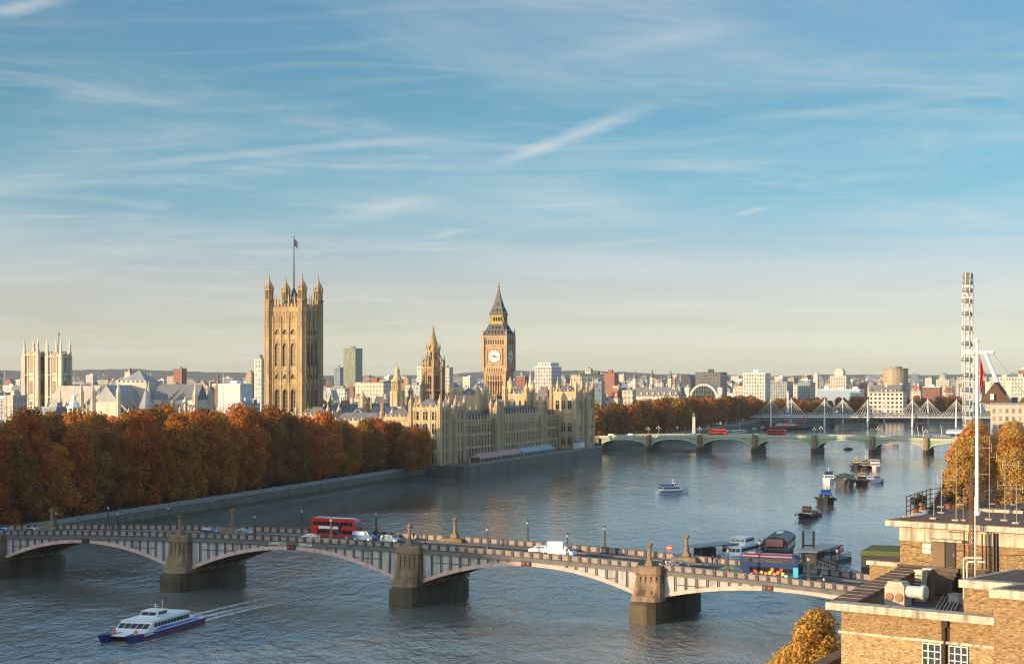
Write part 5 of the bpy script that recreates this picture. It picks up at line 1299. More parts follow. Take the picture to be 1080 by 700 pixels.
for px, y, lab in ((642,8,'white van on the left end of the green bridge'),(663,8,'white van right of the other van on the left end of the green bridge'),(728,8,'white van near the second pier of the green bridge'),(763,8,'white coach-like van behind the left red bus on the green bridge'),(826,8,'white van behind the right red bus on the green bridge'),(938,8,'white van over the right piers of the green bridge')):
    xx = along(px); t = car(WHITE, lab, 0, 6, 1, 'van', 'white_van'); t.location = WBM @ Vector((xx,y,wz(xx)-1.2)); t.rotation_euler = (0,0,WA); t['group'] = 'vans on the green bridge'
# motorcycle and rider on the right
def motorbike(x, y, label, coat):
    p = LBM @ Vector((x,y,zt(x)-1.316)); t = thing('motorcycle', label, 'motorcycle', p, BA, 'two wheelers on the bridge')
    wheel(t,-.68,0,.31); wheel(t,.68,0,.31)
    m = MB(); m.ext([(-.75,.62),(-.35,.42),(.35,.42),(.5,.75),(.25,.95),(0,.82),(-.7,.86)],-.17,.17,0,'y'); m.tube((.68,0,.31),(.42,0,1.05),.05); m.tube((.42,-.33,1.08),(.42,.33,1.08),.03); m.build('body', coat, t)
    m = MB(); m.ext([(.45,.7),(.72,.75),(.5,1.15),(.42,1.2)],-.22,.22,0,'y'); m.build('fairing',WHITE,t)
    return t
mb = motorbike(xat(866,6.5),6.5,'white motorcycle just right of the blue double decker',DKGREY)
def rider(p, rz, k, label):
    V_ = [(0,-.12,.86),(0,-.06,1.08),(0,.06,1.32),(0,.08,1.42),(0,.12,1.56),(0,.13,1.66),(.13,0,.84),(.2,.3,.72),(.18,.14,.36),(.18,.28,.32),(-.13,0,.84),(-.2,.3,.72),(-.18,.14,.36),(-.18,.28,.32),(.19,.05,1.3),(.27,.24,1.12),(.26,.42,1.1),(-.19,.05,1.3),(-.27,.24,1.12),(-.26,.42,1.1)]
    E_ = [(0,1),(1,2),(2,3),(3,4),(4,5),(0,6),(6,7),(7,8),(8,9),(0,10),(10,11),(11,12),(12,13),(2,14),(14,15),(15,16),(2,17),(17,18),(18,19)]
    rad = [.14,.15,.16,.06,.12,.1,.1,.07,.05,.045,.1,.07,.05,.045,.07,.055,.04,.07,.055,.04]
    me = bpy.data.meshes.new('person'); me.from_pydata(V_,E_,[]); o = bpy.data.objects.new('person',me); COL.objects.link(o); o.modifiers.new('s','SKIN')
    for i, v in enumerate(me.skin_vertices[0].data): v.radius = (rad[i]*1.1,rad[i]*.9); v.use_root = i == 0
    o.modifiers.new('u','SUBSURF').levels = 1
    dg = bpy.context.evaluated_depsgraph_get(); dg.update(); nm = bpy.data.meshes.new_from_object(o.evaluated_get(dg)); bpy.data.objects.remove(o)
    for mm in (cl[k],jeans[0],WHITE): nm.materials.append(mm)
    for q in nm.polygons: q.material_index = 2 if q.center.z > 1.45 else 0 if q.center.z > .86 else 1
    return tag(put('person',nm,None,p,rz), label,'person')
rider(mb.location+Vector((-.1*cos(BA),-.1*sin(BA),0)), BA-pi/2, 0, 'person in black with a white helmet riding the white motorcycle')
m2 = motorbike(xat(703,8.5),7,'dark motorcycle behind the grey hatchback near the right pier',BLACK)
rider(m2.location.copy(), BA-pi/2, 1, 'person in navy riding the dark motorcycle near the right pier')
q = thing('road_sign','round red no entry sign by the far obelisk of the right pier','road sign',LBM @ Vector((xat(706,16.8),16.8,zt(56)-1.2)),BA)
m = MB(); m.tube((0,0,0),(0,0,2.9),.05); m.build('post',GREY,q); m = MB(Matrix.Translation((0,-.06,2.7)) @ Matrix.Rotation(R(90),4,'X')); m.lathe([(.62,0),(.62,.03)],n=20,mi=0); m.M = Matrix(); m.box(-.42,-.105,2.6,.42,-.095,2.8,1); m.build('sign_plate',[RED,WHITE],q)
# ================================================================= trees
def leaf_mat(name, c, var=.5, rnd=.4):
    m = mat(name, c, .75, var, .3, rnd=rnd, detail=5, spec=.1)
    t = m.node_tree; b = t.nodes['Principled BSDF']; o = [n for n in t.nodes if n.type == 'OUTPUT_MATERIAL'][0]
    tr = t.nodes.new('ShaderNodeBsdfTranslucent'); t.links.new(b.inputs['Base Color'].links[0].from_socket, tr.inputs[0])
    mx = t.nodes.new('ShaderNodeMixShader'); mx.inputs[0].default_value = .28; t.links.new(b.outputs[0], mx.inputs[1]); t.links.new(tr.outputs[0], mx.inputs[2]); t.links.new(mx.outputs[0], o.inputs[0])
    return m
RUST = leaf_mat('rust autumn leaves', (.40,.130,.022)); BROWN = leaf_mat('brown autumn leaves', (.29,.115,.026)); GOLD = leaf_mat('orange autumn leaves', (.52,.19,.03)); OLIVE = leaf_mat('olive autumn leaves', (.28,.125,.024))
YEL = leaf_mat('golden autumn leaves', (.52,.30,.07), .35, .1); DKGRN = leaf_mat('dark autumn leaves', (.06,.05,.024))
def crown(seed, n, rx, z0, z1, leaf, lobes=16, tall=False):
    """leaf clumps over and inside a crown of uneven lobes: many small tilted faces"""
    r = random.Random(seed); LB_ = []
    hh = z1-z0
    for i in range(lobes):
        f = (i+.5)/lobes; z = z0+hh*(.08+.84*f)
        prof = sin(pi*(min(1,max(.02,(z-z0)/hh)))**.7)**.6
        a = i*2.4+r.uniform(-.5,.5); d = rx*prof*r.uniform(.35,.78)
        LB_.append((d*cos(a)*1.08, d*sin(a)*1.08, z, rx*r.uniform(.28,.50)*(.7+.4*prof)))
    LB_.append((0,0,z0+hh*.5,rx*.62)); LB_.append((r.uniform(-1,1),r.uniform(-1,1),z1-rx*.45,rx*.45))
    wt = [l[3]**2 for l in LB_]; V_ = []; F_ = []
    for x, y, z, rr in r.choices(LB_, wt, k=n):
        while True:
            d = Vector((r.gauss(0,1),r.gauss(0,1),r.gauss(0,1)))
            if d.length > .01: break
        d.normalize(); k = r.random(); s = rr*((.80+.3*k) if k < .82 else r.uniform(.3,.8)); s *= 1+.16*sin(d.x*7+x)*sin(d.y*6+y+d.z*5)
        p = Vector((x,y,z))+Vector((d.x*s,d.y*s,d.z*s*.9))
        nn = (d+Vector((r.gauss(0,.55),r.gauss(0,.55),r.gauss(0,.55)))).normalized()
        t = nn.orthogonal().normalized(); t.rotate(Matrix.Rotation(r.uniform(0,6.28),3,nn)); b = nn.cross(t); L_ = leaf*r.uniform(.55,1.35); w = L_*r.uniform(.45,.8)
        o = len(V_)
        V_ += [tuple(p-t*L_*.5), tuple(p+b*w*.5+t*L_*.05), tuple(p+t*L_*.55+nn*L_*.12), tuple(p-b*w*.5+t*L_*.05)]; F_.append((o,o+1,o+2,o+3))
    me = bpy.data.meshes.new('crown'); me.from_pydata(V_,[],F_); me.update(); return me
def trunk(seed, h, r0, rx):
    r = random.Random(seed); m = MB(); m.lathe([(r0*1.5,-.3),(r0*1.05,.8),(r0*.85,h*.3)],n=8); p0 = Vector((0,0,h*.3))
    for i in range(6):
        a = i*1.05+r.uniform(-.3,.3); q = p0+Vector((cos(a)*rx*.35,sin(a)*rx*.35,h*r.uniform(.18,.3))); e = q+Vector((cos(a)*rx*.3,sin(a)*rx*.3,h*r.uniform(.12,.28)))
        m.tube(p0-Vector((0,0,.4)),q,r0*.55,r0*.35,6); m.tube(q,e,r0*.36,r0*.12,5); 
        a2 = a+.7; m.tube(q,q+Vector((cos(a2)*rx*.35,sin(a2)*rx*.35,h*.15)),r0*.28,r0*.08,5)
    m.tube(p0,p0+Vector((.3,.2,h*.5)),r0*.7,r0*.2,6); return m.data('trunk', BARK)
def crown_set(name, specs, mats_):
    out = {}
    for mk, mm in mats_.items():
        for i, me in enumerate(specs):
            c = me.copy(); c.materials.clear(); c.materials.append(mm); out[(mk,i)] = c
    return out
CM = {'rust':RUST,'brown':BROWN,'orange':GOLD,'olive':OLIVE,'golden':YEL}
BIGC = crown_set('park', [crown(11+i, 7600, 7.8, .2, 25.5, .85, 16) for i in range(5)], CM)
BIGT = [trunk(31+i, 22, .55, 7) for i in range(3)]
FARC = crown_set('far', [crown(51+i, 1700, 7.5, 2.5, 21, 1.5, 12) for i in range(4)], CM)
TCOL = {'rust':'rust red','brown':'dull brown','orange':'bright orange','olive':'olive brown','golden':'golden'}
def tree(mesh, tr_, p, s, label, group, rz, sz=None):
    t = thing('plane_tree', label, 'tree', p, rz, group); t.scale = (s,s,sz or s)
    put('crown', mesh, t); put('trunk', tr_, t); return t
rt = random.Random(21)
def wallx(y): return -162+(y-360)*.2857 if y < 598 else -94+(y-598)*.279
ROWN = ['riverside row','second row','third row','fourth row','fifth row','sixth row','seventh row','eighth row','ninth row','tenth row']
NTREE = 0
for k, off in enumerate((7.5,19,34,54,78,106,138,174)):
    y = 425+rt.uniform(0,6); i = 0
    while y < 796-max(0,(k-1))*0:
        i += 1; x = wallx(y)-off+rt.uniform(-1.5,1.5); yy = y+rt.uniform(-2,2)+off*.28
        pxx = 540+x/yy*F; ok = -45 < pxx < 470 and yy < 815
        # keep the great tower's foot and the palace clear
        d = (Vector((x,yy,0))-O); e, n = d.dot(NN), d.dot(UU)
        if n > -7 and e > -105: ok = False
        if abs(pxx-78) < 12 and yy > 700 and abs(yy-760) < 26: ok = False
        if ok:
            NTREE += 1
            ck = rt.choices(['rust','brown','orange','olive'],[5,3,1.2,2] if k < 4 else [4,3,3,1])[0]
            if k == 0 and abs(pxx-338) < 13: ck = 'orange'
            s = rt.uniform(.84,1.17)*(1.0 if k < 3 else .97)*(1-.27*max(0,min(1,(yy-670)/90)))
            if k > 4: s *= .93
            tree(BIGC[(ck,rt.randrange(5))], BIGT[rt.randrange(3)], (x,yy,GZ), s, f'{TCOL[ck]} plane tree, {nth(i)} from the bridge in the {ROWN[k]} behind the park wall', 'plane trees of the riverside park', rt.uniform(0,6.28), s*rt.uniform(.94,1.1))
        y += (9.5 if k < 1 else 11.5 if k < 2 else 14)*rt.uniform(.9,1.1)
for i,(px,Y,s) in enumerate(((428,764,.70),(437,772,.74),(446,781,.70),(431,782,.72))):
    ck = ('brown','rust','brown','olive')[i]; tree(BIGC[(ck,(i*2)%5)], BIGT[i%3], (PX(px,Y),Y,GZ), s, f'{TCOL[ck]} tree at the palace end of the park, {nth(i+1)} of the last four', 'plane trees of the riverside park', i*1.7)
# darker trees around the white pinnacled church
for i, px in enumerate((232,243,253,262,271)):
    tree(FARC[(('olive','brown')[i%2],i%4)], BIGT[0], (PX(px,960),960,GZ), .88, f'dark {("olive","brown")[i%2]} tree before the white pinnacled church, {nth(i+1)} from the left', 'trees before the white church', i*1.3)
for i,(px,Y) in enumerate(((60,905),(65,925))):
    tree(FARC[('orange',i)], BIGT[0], (PX(px,Y),Y,GZ), .82, f'glowing orange tree at the foot of the abbey towers, {"left" if i==0 else "right"} of the two', 'trees below the abbey', i*2.3)
for i,(px,Y) in enumerate(((108,1000),(120,990),(134,985),(146,990),(160,975),(170,985),(184,980),(198,975),(210,985))):
    tree(FARC[('orange',i%4)], BIGT[0], (PX(px,Y),Y,GZ), .9 if i<5 else 1.0, f'sunlit orange tree below the abbey roofs, {nth(i+1)} from the left', 'trees below the abbey', i*1.9)
# embankment trees beyond the palace
def bank_point(s):
    P_ = [Vector(q) for q in [(52,1092),(128,1300),(214,1590),(330,1800),(620,1960)]]
    for a, b in zip(P_,P_[1:]):
        l = (b-a).length
        if s <= l: return a+(b-a)*s/l, (b-a)/l
        s -= l
    return P_[-1], Vector((1,0))
idx = {}
for k, off in enumerate((9,26)):
    s = 4+k*5
    while s < 950:
        p, d = bank_point(s); q = p+Vector((-d.y,d.x))*off; idx[k] = idx.get(k,0)+1
        ck = rt.choices(['rust','brown','orange','olive'],[3,4,1,4])[0]; sc = rt.uniform(.9,1.18)*(1 if s < 560 else .82)
        tree(FARC[(ck,rt.randrange(4))], BIGT[1], (q.x,q.y,GZ), sc, f'{TCOL[ck]} tree in the {("front","back")[k]} row along the far embankment, {nth(idx[k])} from the palace', 'trees along the far embankment', rt.uniform(0,6.28))
        s += rt.uniform(13,17)*(1 if s < 600 else 1.35)
# golden trees of the near bank on the right
i = 0
for k, off in enumerate((10,25,40)):
    for Y in range(540, 800, 15):
        x = 63+.275*(Y-313)+off; px = 540+x/Y*F
        if px > 1100 or px < 1004 or (k and Y < 600 and px < 1030): continue
        i += 1; ck = ('orange','golden','orange')[i%3]
        tree(BIGC[(ck,i%5)], BIGT[i%3], (x,Y,GZ), rt.uniform(.70,.86), f'{TCOL[ck]} tree behind the railed roof, {nth(Y//15-35)} along the {("front","middle","back")[k]} row', 'trees of the near bank', rt.uniform(0,6.28))
# close golden tree at the foot of the brick building
cm = crown(91, 36000, 3.9, 2.5, 18.8, .30, 30); cm.materials.append(YEL)
t = thing('autumn_tree','golden yellow tree rising beside the brick building at the bottom edge','tree',(PX(857,165),165,GZ)); put('crown',cm,t); put('trunk',trunk(92,17,.25,4),t)
cm2 = crown(93, 18000, 3.2, 2.0, 14.6, .30, 20); cm2.materials.append(YEL)
t = thing('autumn_tree','smaller golden tree lower and left of the golden tree by the building','tree',(PX(828,170),170,GZ)); put('crown',cm2,t); put('trunk',trunk(94,14,.2,3),t)
# memorial column and obelisk on the embankment
q = thing('memorial_column','white column topped by a gilded eagle before the embankment trees','monument',(PX(732,1128),1128,GZ+.0),RZ)
m = MB(); m.cbox(0,0,0,4,4,2); m.lathe([(1.5,2),(1.1,14.5),(1.7,15)],n=4,a0=pi/4); m.build('column',PALE,q); m = MB(); m.ball(0,0,16,1.0); m.add([(0,-.5,16),(-2.2,0,18.4),(-.4,.4,16.4),(2.2,0,18.4),(.4,.4,16.4)],[(0,1,2),(0,3,4)]); m.ball(0,-.3,17.1,.5); m.build('eagle',GILT,q)
q = thing('obelisk','pale stone obelisk standing between the two left bridge pylons','obelisk',(PX(831,1650),1650,GZ),RZ)
m = MB(); m.cbox(0,0,0,4.5,4.5,5); m.lathe([(1.7,5),(1.15,25),(.02,27.5)],n=4,a0=pi/4); m.build('shaft',PALE,q)
# ================================================================= pylon footbridge over the far river
HP = Vector((PX(796,1600),1600,0)); HE = Vector((PX(1050,1570),1570,0)); HA = atan2(HE.y-HP.y,HE.x-HP.x); HL = (HE-HP).length
HB = thing('cable_bridge','white cable-stayed footbridge with fan cables on slanted pylons in the distance','bridge',HP,HA)
def hx(px): k = (px-540)/F; return (k*HP.y-HP.x)/(cos(HA)-k*sin(HA))
TRUSS = mat('weathered rail truss', (.20,.185,.165), .7, .2, .3)
m = MB(); m.box(-12,6,7.6,HL,16,8.6)
for i in range(int(HL/6)):
    for y in (6,16): m.tube((i*6,y,8.6),(i*6+6,y,12.4),.25,n=4); m.tube((i*6+6,y,8.6),(i*6,y,12.4),.25,n=4); m.tube((i*6,y,8.6),(i*6,y,12.4),.2,n=4)
for y in (6,16): m.box(-12,y-.3,12.2,HL,y+.3,12.9)
m.build('rail_truss',TRUSS,HB)
for y0,y1,nm in ((-1,3.6,'near'),(18.4,23,'far')):
    m = MB(); m.box(-12,y0,8.9,HL,y1,9.6); 
    for y in (y0,y1):
        m.tube((-12,y,10.9),(HL,y,10.9),.08,n=4)
        for i in range(int(HL/3)): m.tube((i*3,y,9.6),(i*3,y,10.9),.05,n=4)
    m.build('walkway',WHITE,HB)
CAB = mat('stay cable white', (.62,.58,.52), .5, .1, 1)
for pxs, y, s in (((813,869.5,915,962,1008),-1.2,-1),((835,890,934.5,981.5,1038),23.2,1)):
    for px in pxs:
        x = hx(px+ (0 if s<0 else 0)); top = Vector((x,y+s*5.2,24.5)); m = MB()
        m.tube((x,y+s*1.2,.5),top,.85,.5,8); m.tube(top-Vector((0,0,.5)),top+Vector((0,0,1.2)),.45,.2,6); p = m.build('pylon',WHITE,HB)
        c = MB()
        for d in (3.4,6.6,9.8,13):
            for q in (-1,1): c.tube(top,(x+q*d,y-s*.2,9.7),.19,n=4)
        c.tube(top,(x,y-s*3.8,9.6),.16,n=4); c.build('stay_cables',CAB,p)
for px in (874,920,968):
    x = hx(px)
    for y in (2,20): m = MB(); m.lathe([(4.2,-2),(4.2,4),(3.4,5),(3.4,8.8)],x+ (2 if y>10 else -2),y,12); m.box(x-5,y-3.4,3.4,x+5,y+3.4,4.6); m.build('pier',DKGREY,HB)
# ================================================================= great observation wheel
WE = Vector((PX(1021,1400),1400,0)); WHEEL = thing('observation_wheel','giant white observation wheel seen edge-on with glass capsules','ferris wheel',WE,-R(14.9))
CZ = 63.5; RR = 57.5; NS = 64
def ring(x, r, t): 
    m = MB(); 
    for i in range(NS):
        a, b = 2*pi*i/NS, 2*pi*(i+1)/NS; m.tube((x,r*cos(a),CZ+r*sin(a)),(x,r*cos(b),CZ+r*sin(b)),t,n=5)
    return m
m = MB(); 
for x, r_, t_ in ((-3.4,RR,.42),(3.4,RR,.42),(0,RR-5.5,.5)):
    g = ring(x,r_,t_); b0 = len(m.v); m.v += g.v; m.f += [[i+b0 for i in f] for f in g.f]; m.m += g.m
for i in range(NS):
    a = 2*pi*i/NS; b = 2*pi*(i+.5)/NS; A_ = lambda x,r,t: (x,r*cos(t),CZ+r*sin(t))
    m.tube(A_(-3.4,RR,a),A_(3.4,RR,a),.22,n=4); m.tube(A_(-3.4,RR,a),A_(0,RR-5.5,b),.2,n=4); m.tube(A_(3.4,RR,a),A_(0,RR-5.5,b),.2,n=4); m.tube(A_(-3.4,RR,a),A_(3.4,RR,2*pi*(i+1)/NS),.16,n=4)
m.build('rim',WHITE,WHEEL)
m = MB()
for i in range(64):
    a = 2*pi*i/64; m.tube((2.5*(1 if i%2 else -1),2*cos(a),CZ+2*sin(a)),(0,(RR-5.5)*cos(a),CZ+(RR-5.5)*sin(a)),.05,n=3)
m.build('spokes',GREY,WHEEL)
m = MB(Matrix.Translation((0,0,CZ)) @ Matrix.Rotation(R(90),4,'Y')); m.lathe([(2.2,-5),(2.4,-3),(2.4,3),(2.2,5),(1.6,6),(1.6,19),(.6,20)],n=12); m.build('hub',WHITE,WHEEL)
for y in (-14,14):
    m = MB(); m.tube((13,y*.08,CZ-.5),(36,y,GZ),1.5,2.0,10); m.build('leg',WHITE,WHEEL)
m = MB()
for y in (-16,-5,5,16): m.tube((18.5,0,CZ),(62,y,GZ),.16,n=4)
m.build('back_cables',GREY,WHEEL)
CAPG = mat('capsule glass',(.16,.16,.15),.12,.25,.8,spec=.6)
c1_ = MB(); 
c1_.M = Matrix.Rotation(R(90),4,'Y'); c1_.lathe([(.2,-4),(1.3,-3.6),(1.9,-2.4),(2.05,0),(1.9,2.4),(1.3,3.6),(.2,4)],n=12); cap = c1_.data('capsule',CAPG,True)
b1 = MB(); b1.M = Matrix.Rotation(R(90),4,'Y')
for x in (-1.7,1.7): b1.lathe([(2.1,x-.22),(2.12,x+.22)],n=12)
b1.M = Matrix(); b1.box(-2.6,-.9,-1.9,2.6,.9,-1.45); bd = b1.data('capsule_band',WHITE)
for i in range(32):
    a = 2*pi*(i+.5)/32; o = put('capsule',cap,WHEEL,(0,(RR+2.9)*cos(a),CZ+(RR+2.9)*sin(a))); put('capsule_band',bd,o)
m = MB(); m.box(-16,-28,1.5,3,28,3.2); m.box(-2,-24,3.2,3,24,7); m.build('boarding_platform',WHITE,WHEEL)
q = thing('river_pier','white trussed floating pier beyond the right half of the green bridge','pier',(PX(984,1250),1250,0),RZ+R(72))
m = MB(); m.box(-24,-3.5,-.3,24,3.5,1.2); m.build('pontoon',GREY,q); m = MB()
for i in range(14):
    x = -23+i*3.3; m.tube((x,-3,1.2),(x,-3,4.6),.14,n=4); m.tube((x,3,1.2),(x,3,4.6),.14,n=4); m.tube((x,-3,1.2),(x+3.3,-3,4.6),.12,n=4)
for y in (-3,3): m.box(-23,y-.15,4.5,23,y+.15,4.9)
m.build('truss',WHITE,q); m = MB()
for x in (-22,-14,16): m.tube((x,0,0),(x-3,0,11),.3,.15)
m.build('masts',WHITE,q)
# right bank hospital-like building behind the golden trees
q = BT('brick_pavilion','cream stone building with steep brown roofs and tall chimneys behind the right trees','building',1078,62,800,424,fac('cream'),None,depth=30,rz=RZ)
m = MB(); m.gable(-14,-12,0,12,PZ(424,800)-.5,PZ(403,800),0,'y'); m.gable(3,-14,16,12,PZ(424,800)-.5,PZ(408,800),0,'y'); rf = m.build('steep_roof',mat('brown tiled roof',(.12,.065,.042),.85,.25,.3),q)
for x in (-10,-1,8): m = MB(); m.cbox(x,-9,PZ(424,800)-1,2.2,1.6,9.5); m.cbox(x,-9,PZ(424,800)+8,2.7,2.1,.8); m.build('chimney',CREAM,rf)
m = MB()
for x in (-8,6,11): m.cbox(x,-12.4,PZ(424,800)+1,1.6,1.4,2.6)
m.build('dormers',WHITE,rf)
# ================================================================= boats
HN = mat('navy hull paint',(.012,.025,.14),.3,.1,.3,spec=.5); HK = mat('black hull paint',(.022,.023,.026),.5,.2,.5); HG = mat('grey barge steel',(.075,.08,.088),.6,.2,.3,stain=.4)
HBR = mat('brown tug paint',(.13,.07,.04),.6,.2,.4); DECK = mat('deck planking',(.24,.20,.15),.8,.2,1); BUFF = mat('buff paint',(.5,.36,.18),.5,.1,1)
BLU = mat('bright blue paint',(.03,.10,.42),.35,.1,1); YLW = mat('yellow paint',(.62,.42,.04),.45,.1,1); PNK = mat('salmon canvas',(.55,.18,.14),.7,.1,1)
def hull(m, L_, B, h0, h1, bow=.35, mi=0, dk=1, stern=.85, z0=-.4, y0=0):
    """lofted hull: pointed raked bow at +x, square stern"""
    st = [(-.5,stern),(-.3,1),(0,1),(.5-bow,.97),(.5-bow*.6,.8),(.5-bow*.25,.45),(.5,.02)]
    vs = []
    for f, w in st:
        x = f*L_; zz = h0+(h1-h0)*max(0,(f+.1)/.6)**2; hw = B/2*w; xr = x-(.05*L_ if f > .45 else 0)
        vs += [(xr,y0-hw*.72,z0),(x,y0-hw,zz),(x,y0+hw,zz),(xr,y0+hw*.72,z0)]
    n = len(st); m.add(vs,[(4*i,4*i+4,4*i+5,4*i+1) for i in range(n-1)]+[(4*i+2,4*i+6,4*i+7,4*i+3) for i in range(n-1)]+[(0,1,2,3)],mi)
    m.add([(v[0],v[1]*.98,v[2]-.12) for i, v in enumerate(vs) if i % 4 in (1,2)],[(2*i,2*i+2,2*i+3,2*i+1) for i in range(n-1)],dk)
    # bulwark cap
    for i in range(n-1):
        for k in (1,2): m.tube(vs[4*i+k],vs[4*i+4+k],.09,n=4,mi=mi)
def house(m, w, x0, x1, hw, z0, h, rk0=.15, rk1=.3, mi=0, band=(.45,.82), wmi=0, n=None, fr=True):
    """deckhouse with raked ends, and its row of windows in w"""
    m.ext([(x0,z0),(x1,z0),(x1-rk1*h,z0+h),(x0+rk0*h,z0+h)],-hw,hw,mi,'y')
    m.ext([(x0+rk0*h-.15,z0+h),(x1-rk1*h+.25,z0+h),(x1-rk1*h+.2,z0+h+.1),(x0+rk0*h-.1,z0+h+.1)],-hw-.12,hw+.12,mi,'y')
    n = n or max(1,int((x1-x0)/1.3)); za, zb = z0+h*band[0], z0+h*band[1]
    a0, b0 = x0+rk0*h+.25, x1-rk1*h-.2
    for s in (-1,1):
        for i in range(n):
            a, b = a0+(b0-a0)*i/n+.08, a0+(b0-a0)*(i+1)/n-.08
            w.box(a,s*hw-.03 if s<0 else s*hw-.02,za,b,s*hw+.02 if s<0 else s*hw+.03,zb,wmi)
    if fr:
        k = max(1,int(hw*2/1.2))
        for i in range(k):
            y0, y1 = -hw+.15+(2*hw-.3)*i/k+.06, -hw+.15+(2*hw-.3)*(i+1)/k-.06; xf = lambda z: x1-rk1*(z-z0)+.02
            w.add([(xf(za),y0,za),(xf(za),y1,za),(xf(zb),y1,zb),(xf(zb),y0,zb)],[(0,1,2,3)],wmi)
            xb_ = lambda z: x0+rk0*(z-z0)-.02
            w.add([(xb_(za),y0,za),(xb_(za),y1,za),(xb_(zb),y1,zb),(xb_(zb),y0,zb)],[(0,1,2,3)],wmi)
def rail(m, pts, h=.9, mi=0, r_=.035):
    for a, b in zip(pts,pts[1:]):
        a, b = Vector(a), Vector(b); n = max(1,int((b-a).length/1.5))
        for k in (.5,1): m.tube(a+Vector((0,0,h*k)),b+Vector((0,0,h*k)),r_,n=4,mi=mi)
        for i in range(n+1): p = a+(b-a)*i/n; m.tube(p,p+Vector((0,0,h)),r_,n=4,mi=mi)
def tyres(m, L_, B, z, n, mi):
    for i in range(n):
        x = -L_*.38+L_*.7*i/max(1,n-1)
        for s in (-1,1): m.cbox(x,s*(B/2+.05),z-.45,.7,.25,.8,mi)
# the catamaran in front
t = thing('river_catamaran','white catamaran ferry with twin navy blue hulls leaving a wake','boat',(-63.5,317,0),R(-105.6)); t.scale = (.97,.92,.78)
for s in (-1,1): m = MB(); hull(m,30,2.5,1.25,1.75,.3,0,1,1,-.4,s*2.75); m.box(-14.9,s*2.75-1.27,.15,10,s*2.75+1.27,.32,2); m.build('hull',[HN,GREY,RED],t)
d = MB(); d.box(-14.6,-3.9,1.0,9.5,3.9,1.35); d.box(9.5,-2.4,1.1,11.5,2.4,1.4); d.build('deck',WHITE,t)
c = MB(); w = MB(); house(c,w,-9.5,8.6,3.3,1.35,2.1,.05,1.6,0,(.38,.8),0,11); c.ext([(-9.8,3.45),(3.5,3.45),(2.2,3.75),(-9.4,3.8)],-2.9,2.9,0,'y')
for s in (-1,1): c.ext([(-13,1.3),(6,1.3),(2,1.95),(-3,1.7),(-9,1.75),(-13,1.6)],s*3.32-.03,s*3.32+.03,1,'y')
cb = c.build('cabin',[WHITE,BLU],t); w.build('window',TINT,cb)
c = MB(); w = MB(); house(c,w,-3.5,1.6,1.7,3.75,1.15,.25,1.0,0,(.3,.85),0,3); hb = c.build('wheelhouse',WHITE,t); w.build('window',TINT,hb)
m = MB(); m.tube((-1.5,0,4.9),(-1.8,0,6.3),.08); m.tube((-1.9,-.6,5.7),(-1.9,.6,5.7),.05); m.lathe([(.3,5.1),(.3,5.35)],-.4,.5,8); m.tube((-9.3,-2.6,3.8),(-9.5,-2.6,5.8),.05); m.build('mast',WHITE,t)
m = MB(); rail(m,[(9,-3.8,1.35),(12.5,-3.3,1.7)],.9); rail(m,[(9,3.8,1.35),(12.5,3.3,1.7)],.9); rail(m,[(-14.4,-3.7,1.35),(-9.8,-3.7,1.35)],1.0); rail(m,[(-14.4,3.7,1.35),(-9.8,3.7,1.35)],1.0); rail(m,[(-14.4,-3.7,1.35),(-14.4,3.7,1.35)],1.0); m.build('railing',WHITE,t)
m = MB(); m.box(-13.6,-2,1.35,-12,-.5,2.3); m.box(-13.4,.6,1.35,-12,2.1,2.1); m.build('stern_lockers',[WHITE],t)
for y in (-2.2,2.2): m = MB(Matrix.Translation((9.9,y,1.9)) @ Matrix.Rotation(R(90),4,'Y')); m.lathe([(.42,-.1),(.42,.1)],n=12); m.build('lifebuoy',mat('orange lifebuoy',(.7,.16,.04),.5,.1,1),t)
# foam of the wake: torn white water on the surface, with low ridges
def foam_mat():
    m = bpy.data.materials.new('wake foam'); m.use_nodes = True; n = m.node_tree.nodes; l = m.node_tree.links.new; b = n['Principled BSDF']; b.inputs['Base Color'].default_value = (.55,.56,.55,1); b.inputs['Roughness'].default_value = .6
    tc = n.new('ShaderNodeTexCoord'); z = n.new('ShaderNodeTexNoise'); mp = n.new('ShaderNodeMapping'); l(tc.outputs['Object'],mp.inputs[0]); mp.inputs['Scale'].default_value = (.7,1.3,1); l(mp.outputs[0],z.inputs['Vector']); z.inputs['Scale'].default_value = .9; z.inputs['Detail'].default_value = 7; z.inputs['Roughness'].default_value = .7
    uv = n.new('ShaderNodeUVMap'); uv.uv_map = 'fade'; sx = n.new('ShaderNodeSeparateXYZ'); l(uv.outputs[0],sx.inputs[0])
    a = n.new('ShaderNodeMath'); a.operation = 'ADD'; l(z.outputs[0],a.inputs[0]); l(sx.outputs[0],a.inputs[1])
    r_ = n.new('ShaderNodeMapRange'); l(a.outputs[0],r_.inputs[0]); r_.inputs[1].default_value = .68; r_.inputs[2].default_value = 1.0; r_.inputs[4].default_value = .85; l(r_.outputs[0],b.inputs['Alpha']); return m
FOAM = foam_mat()
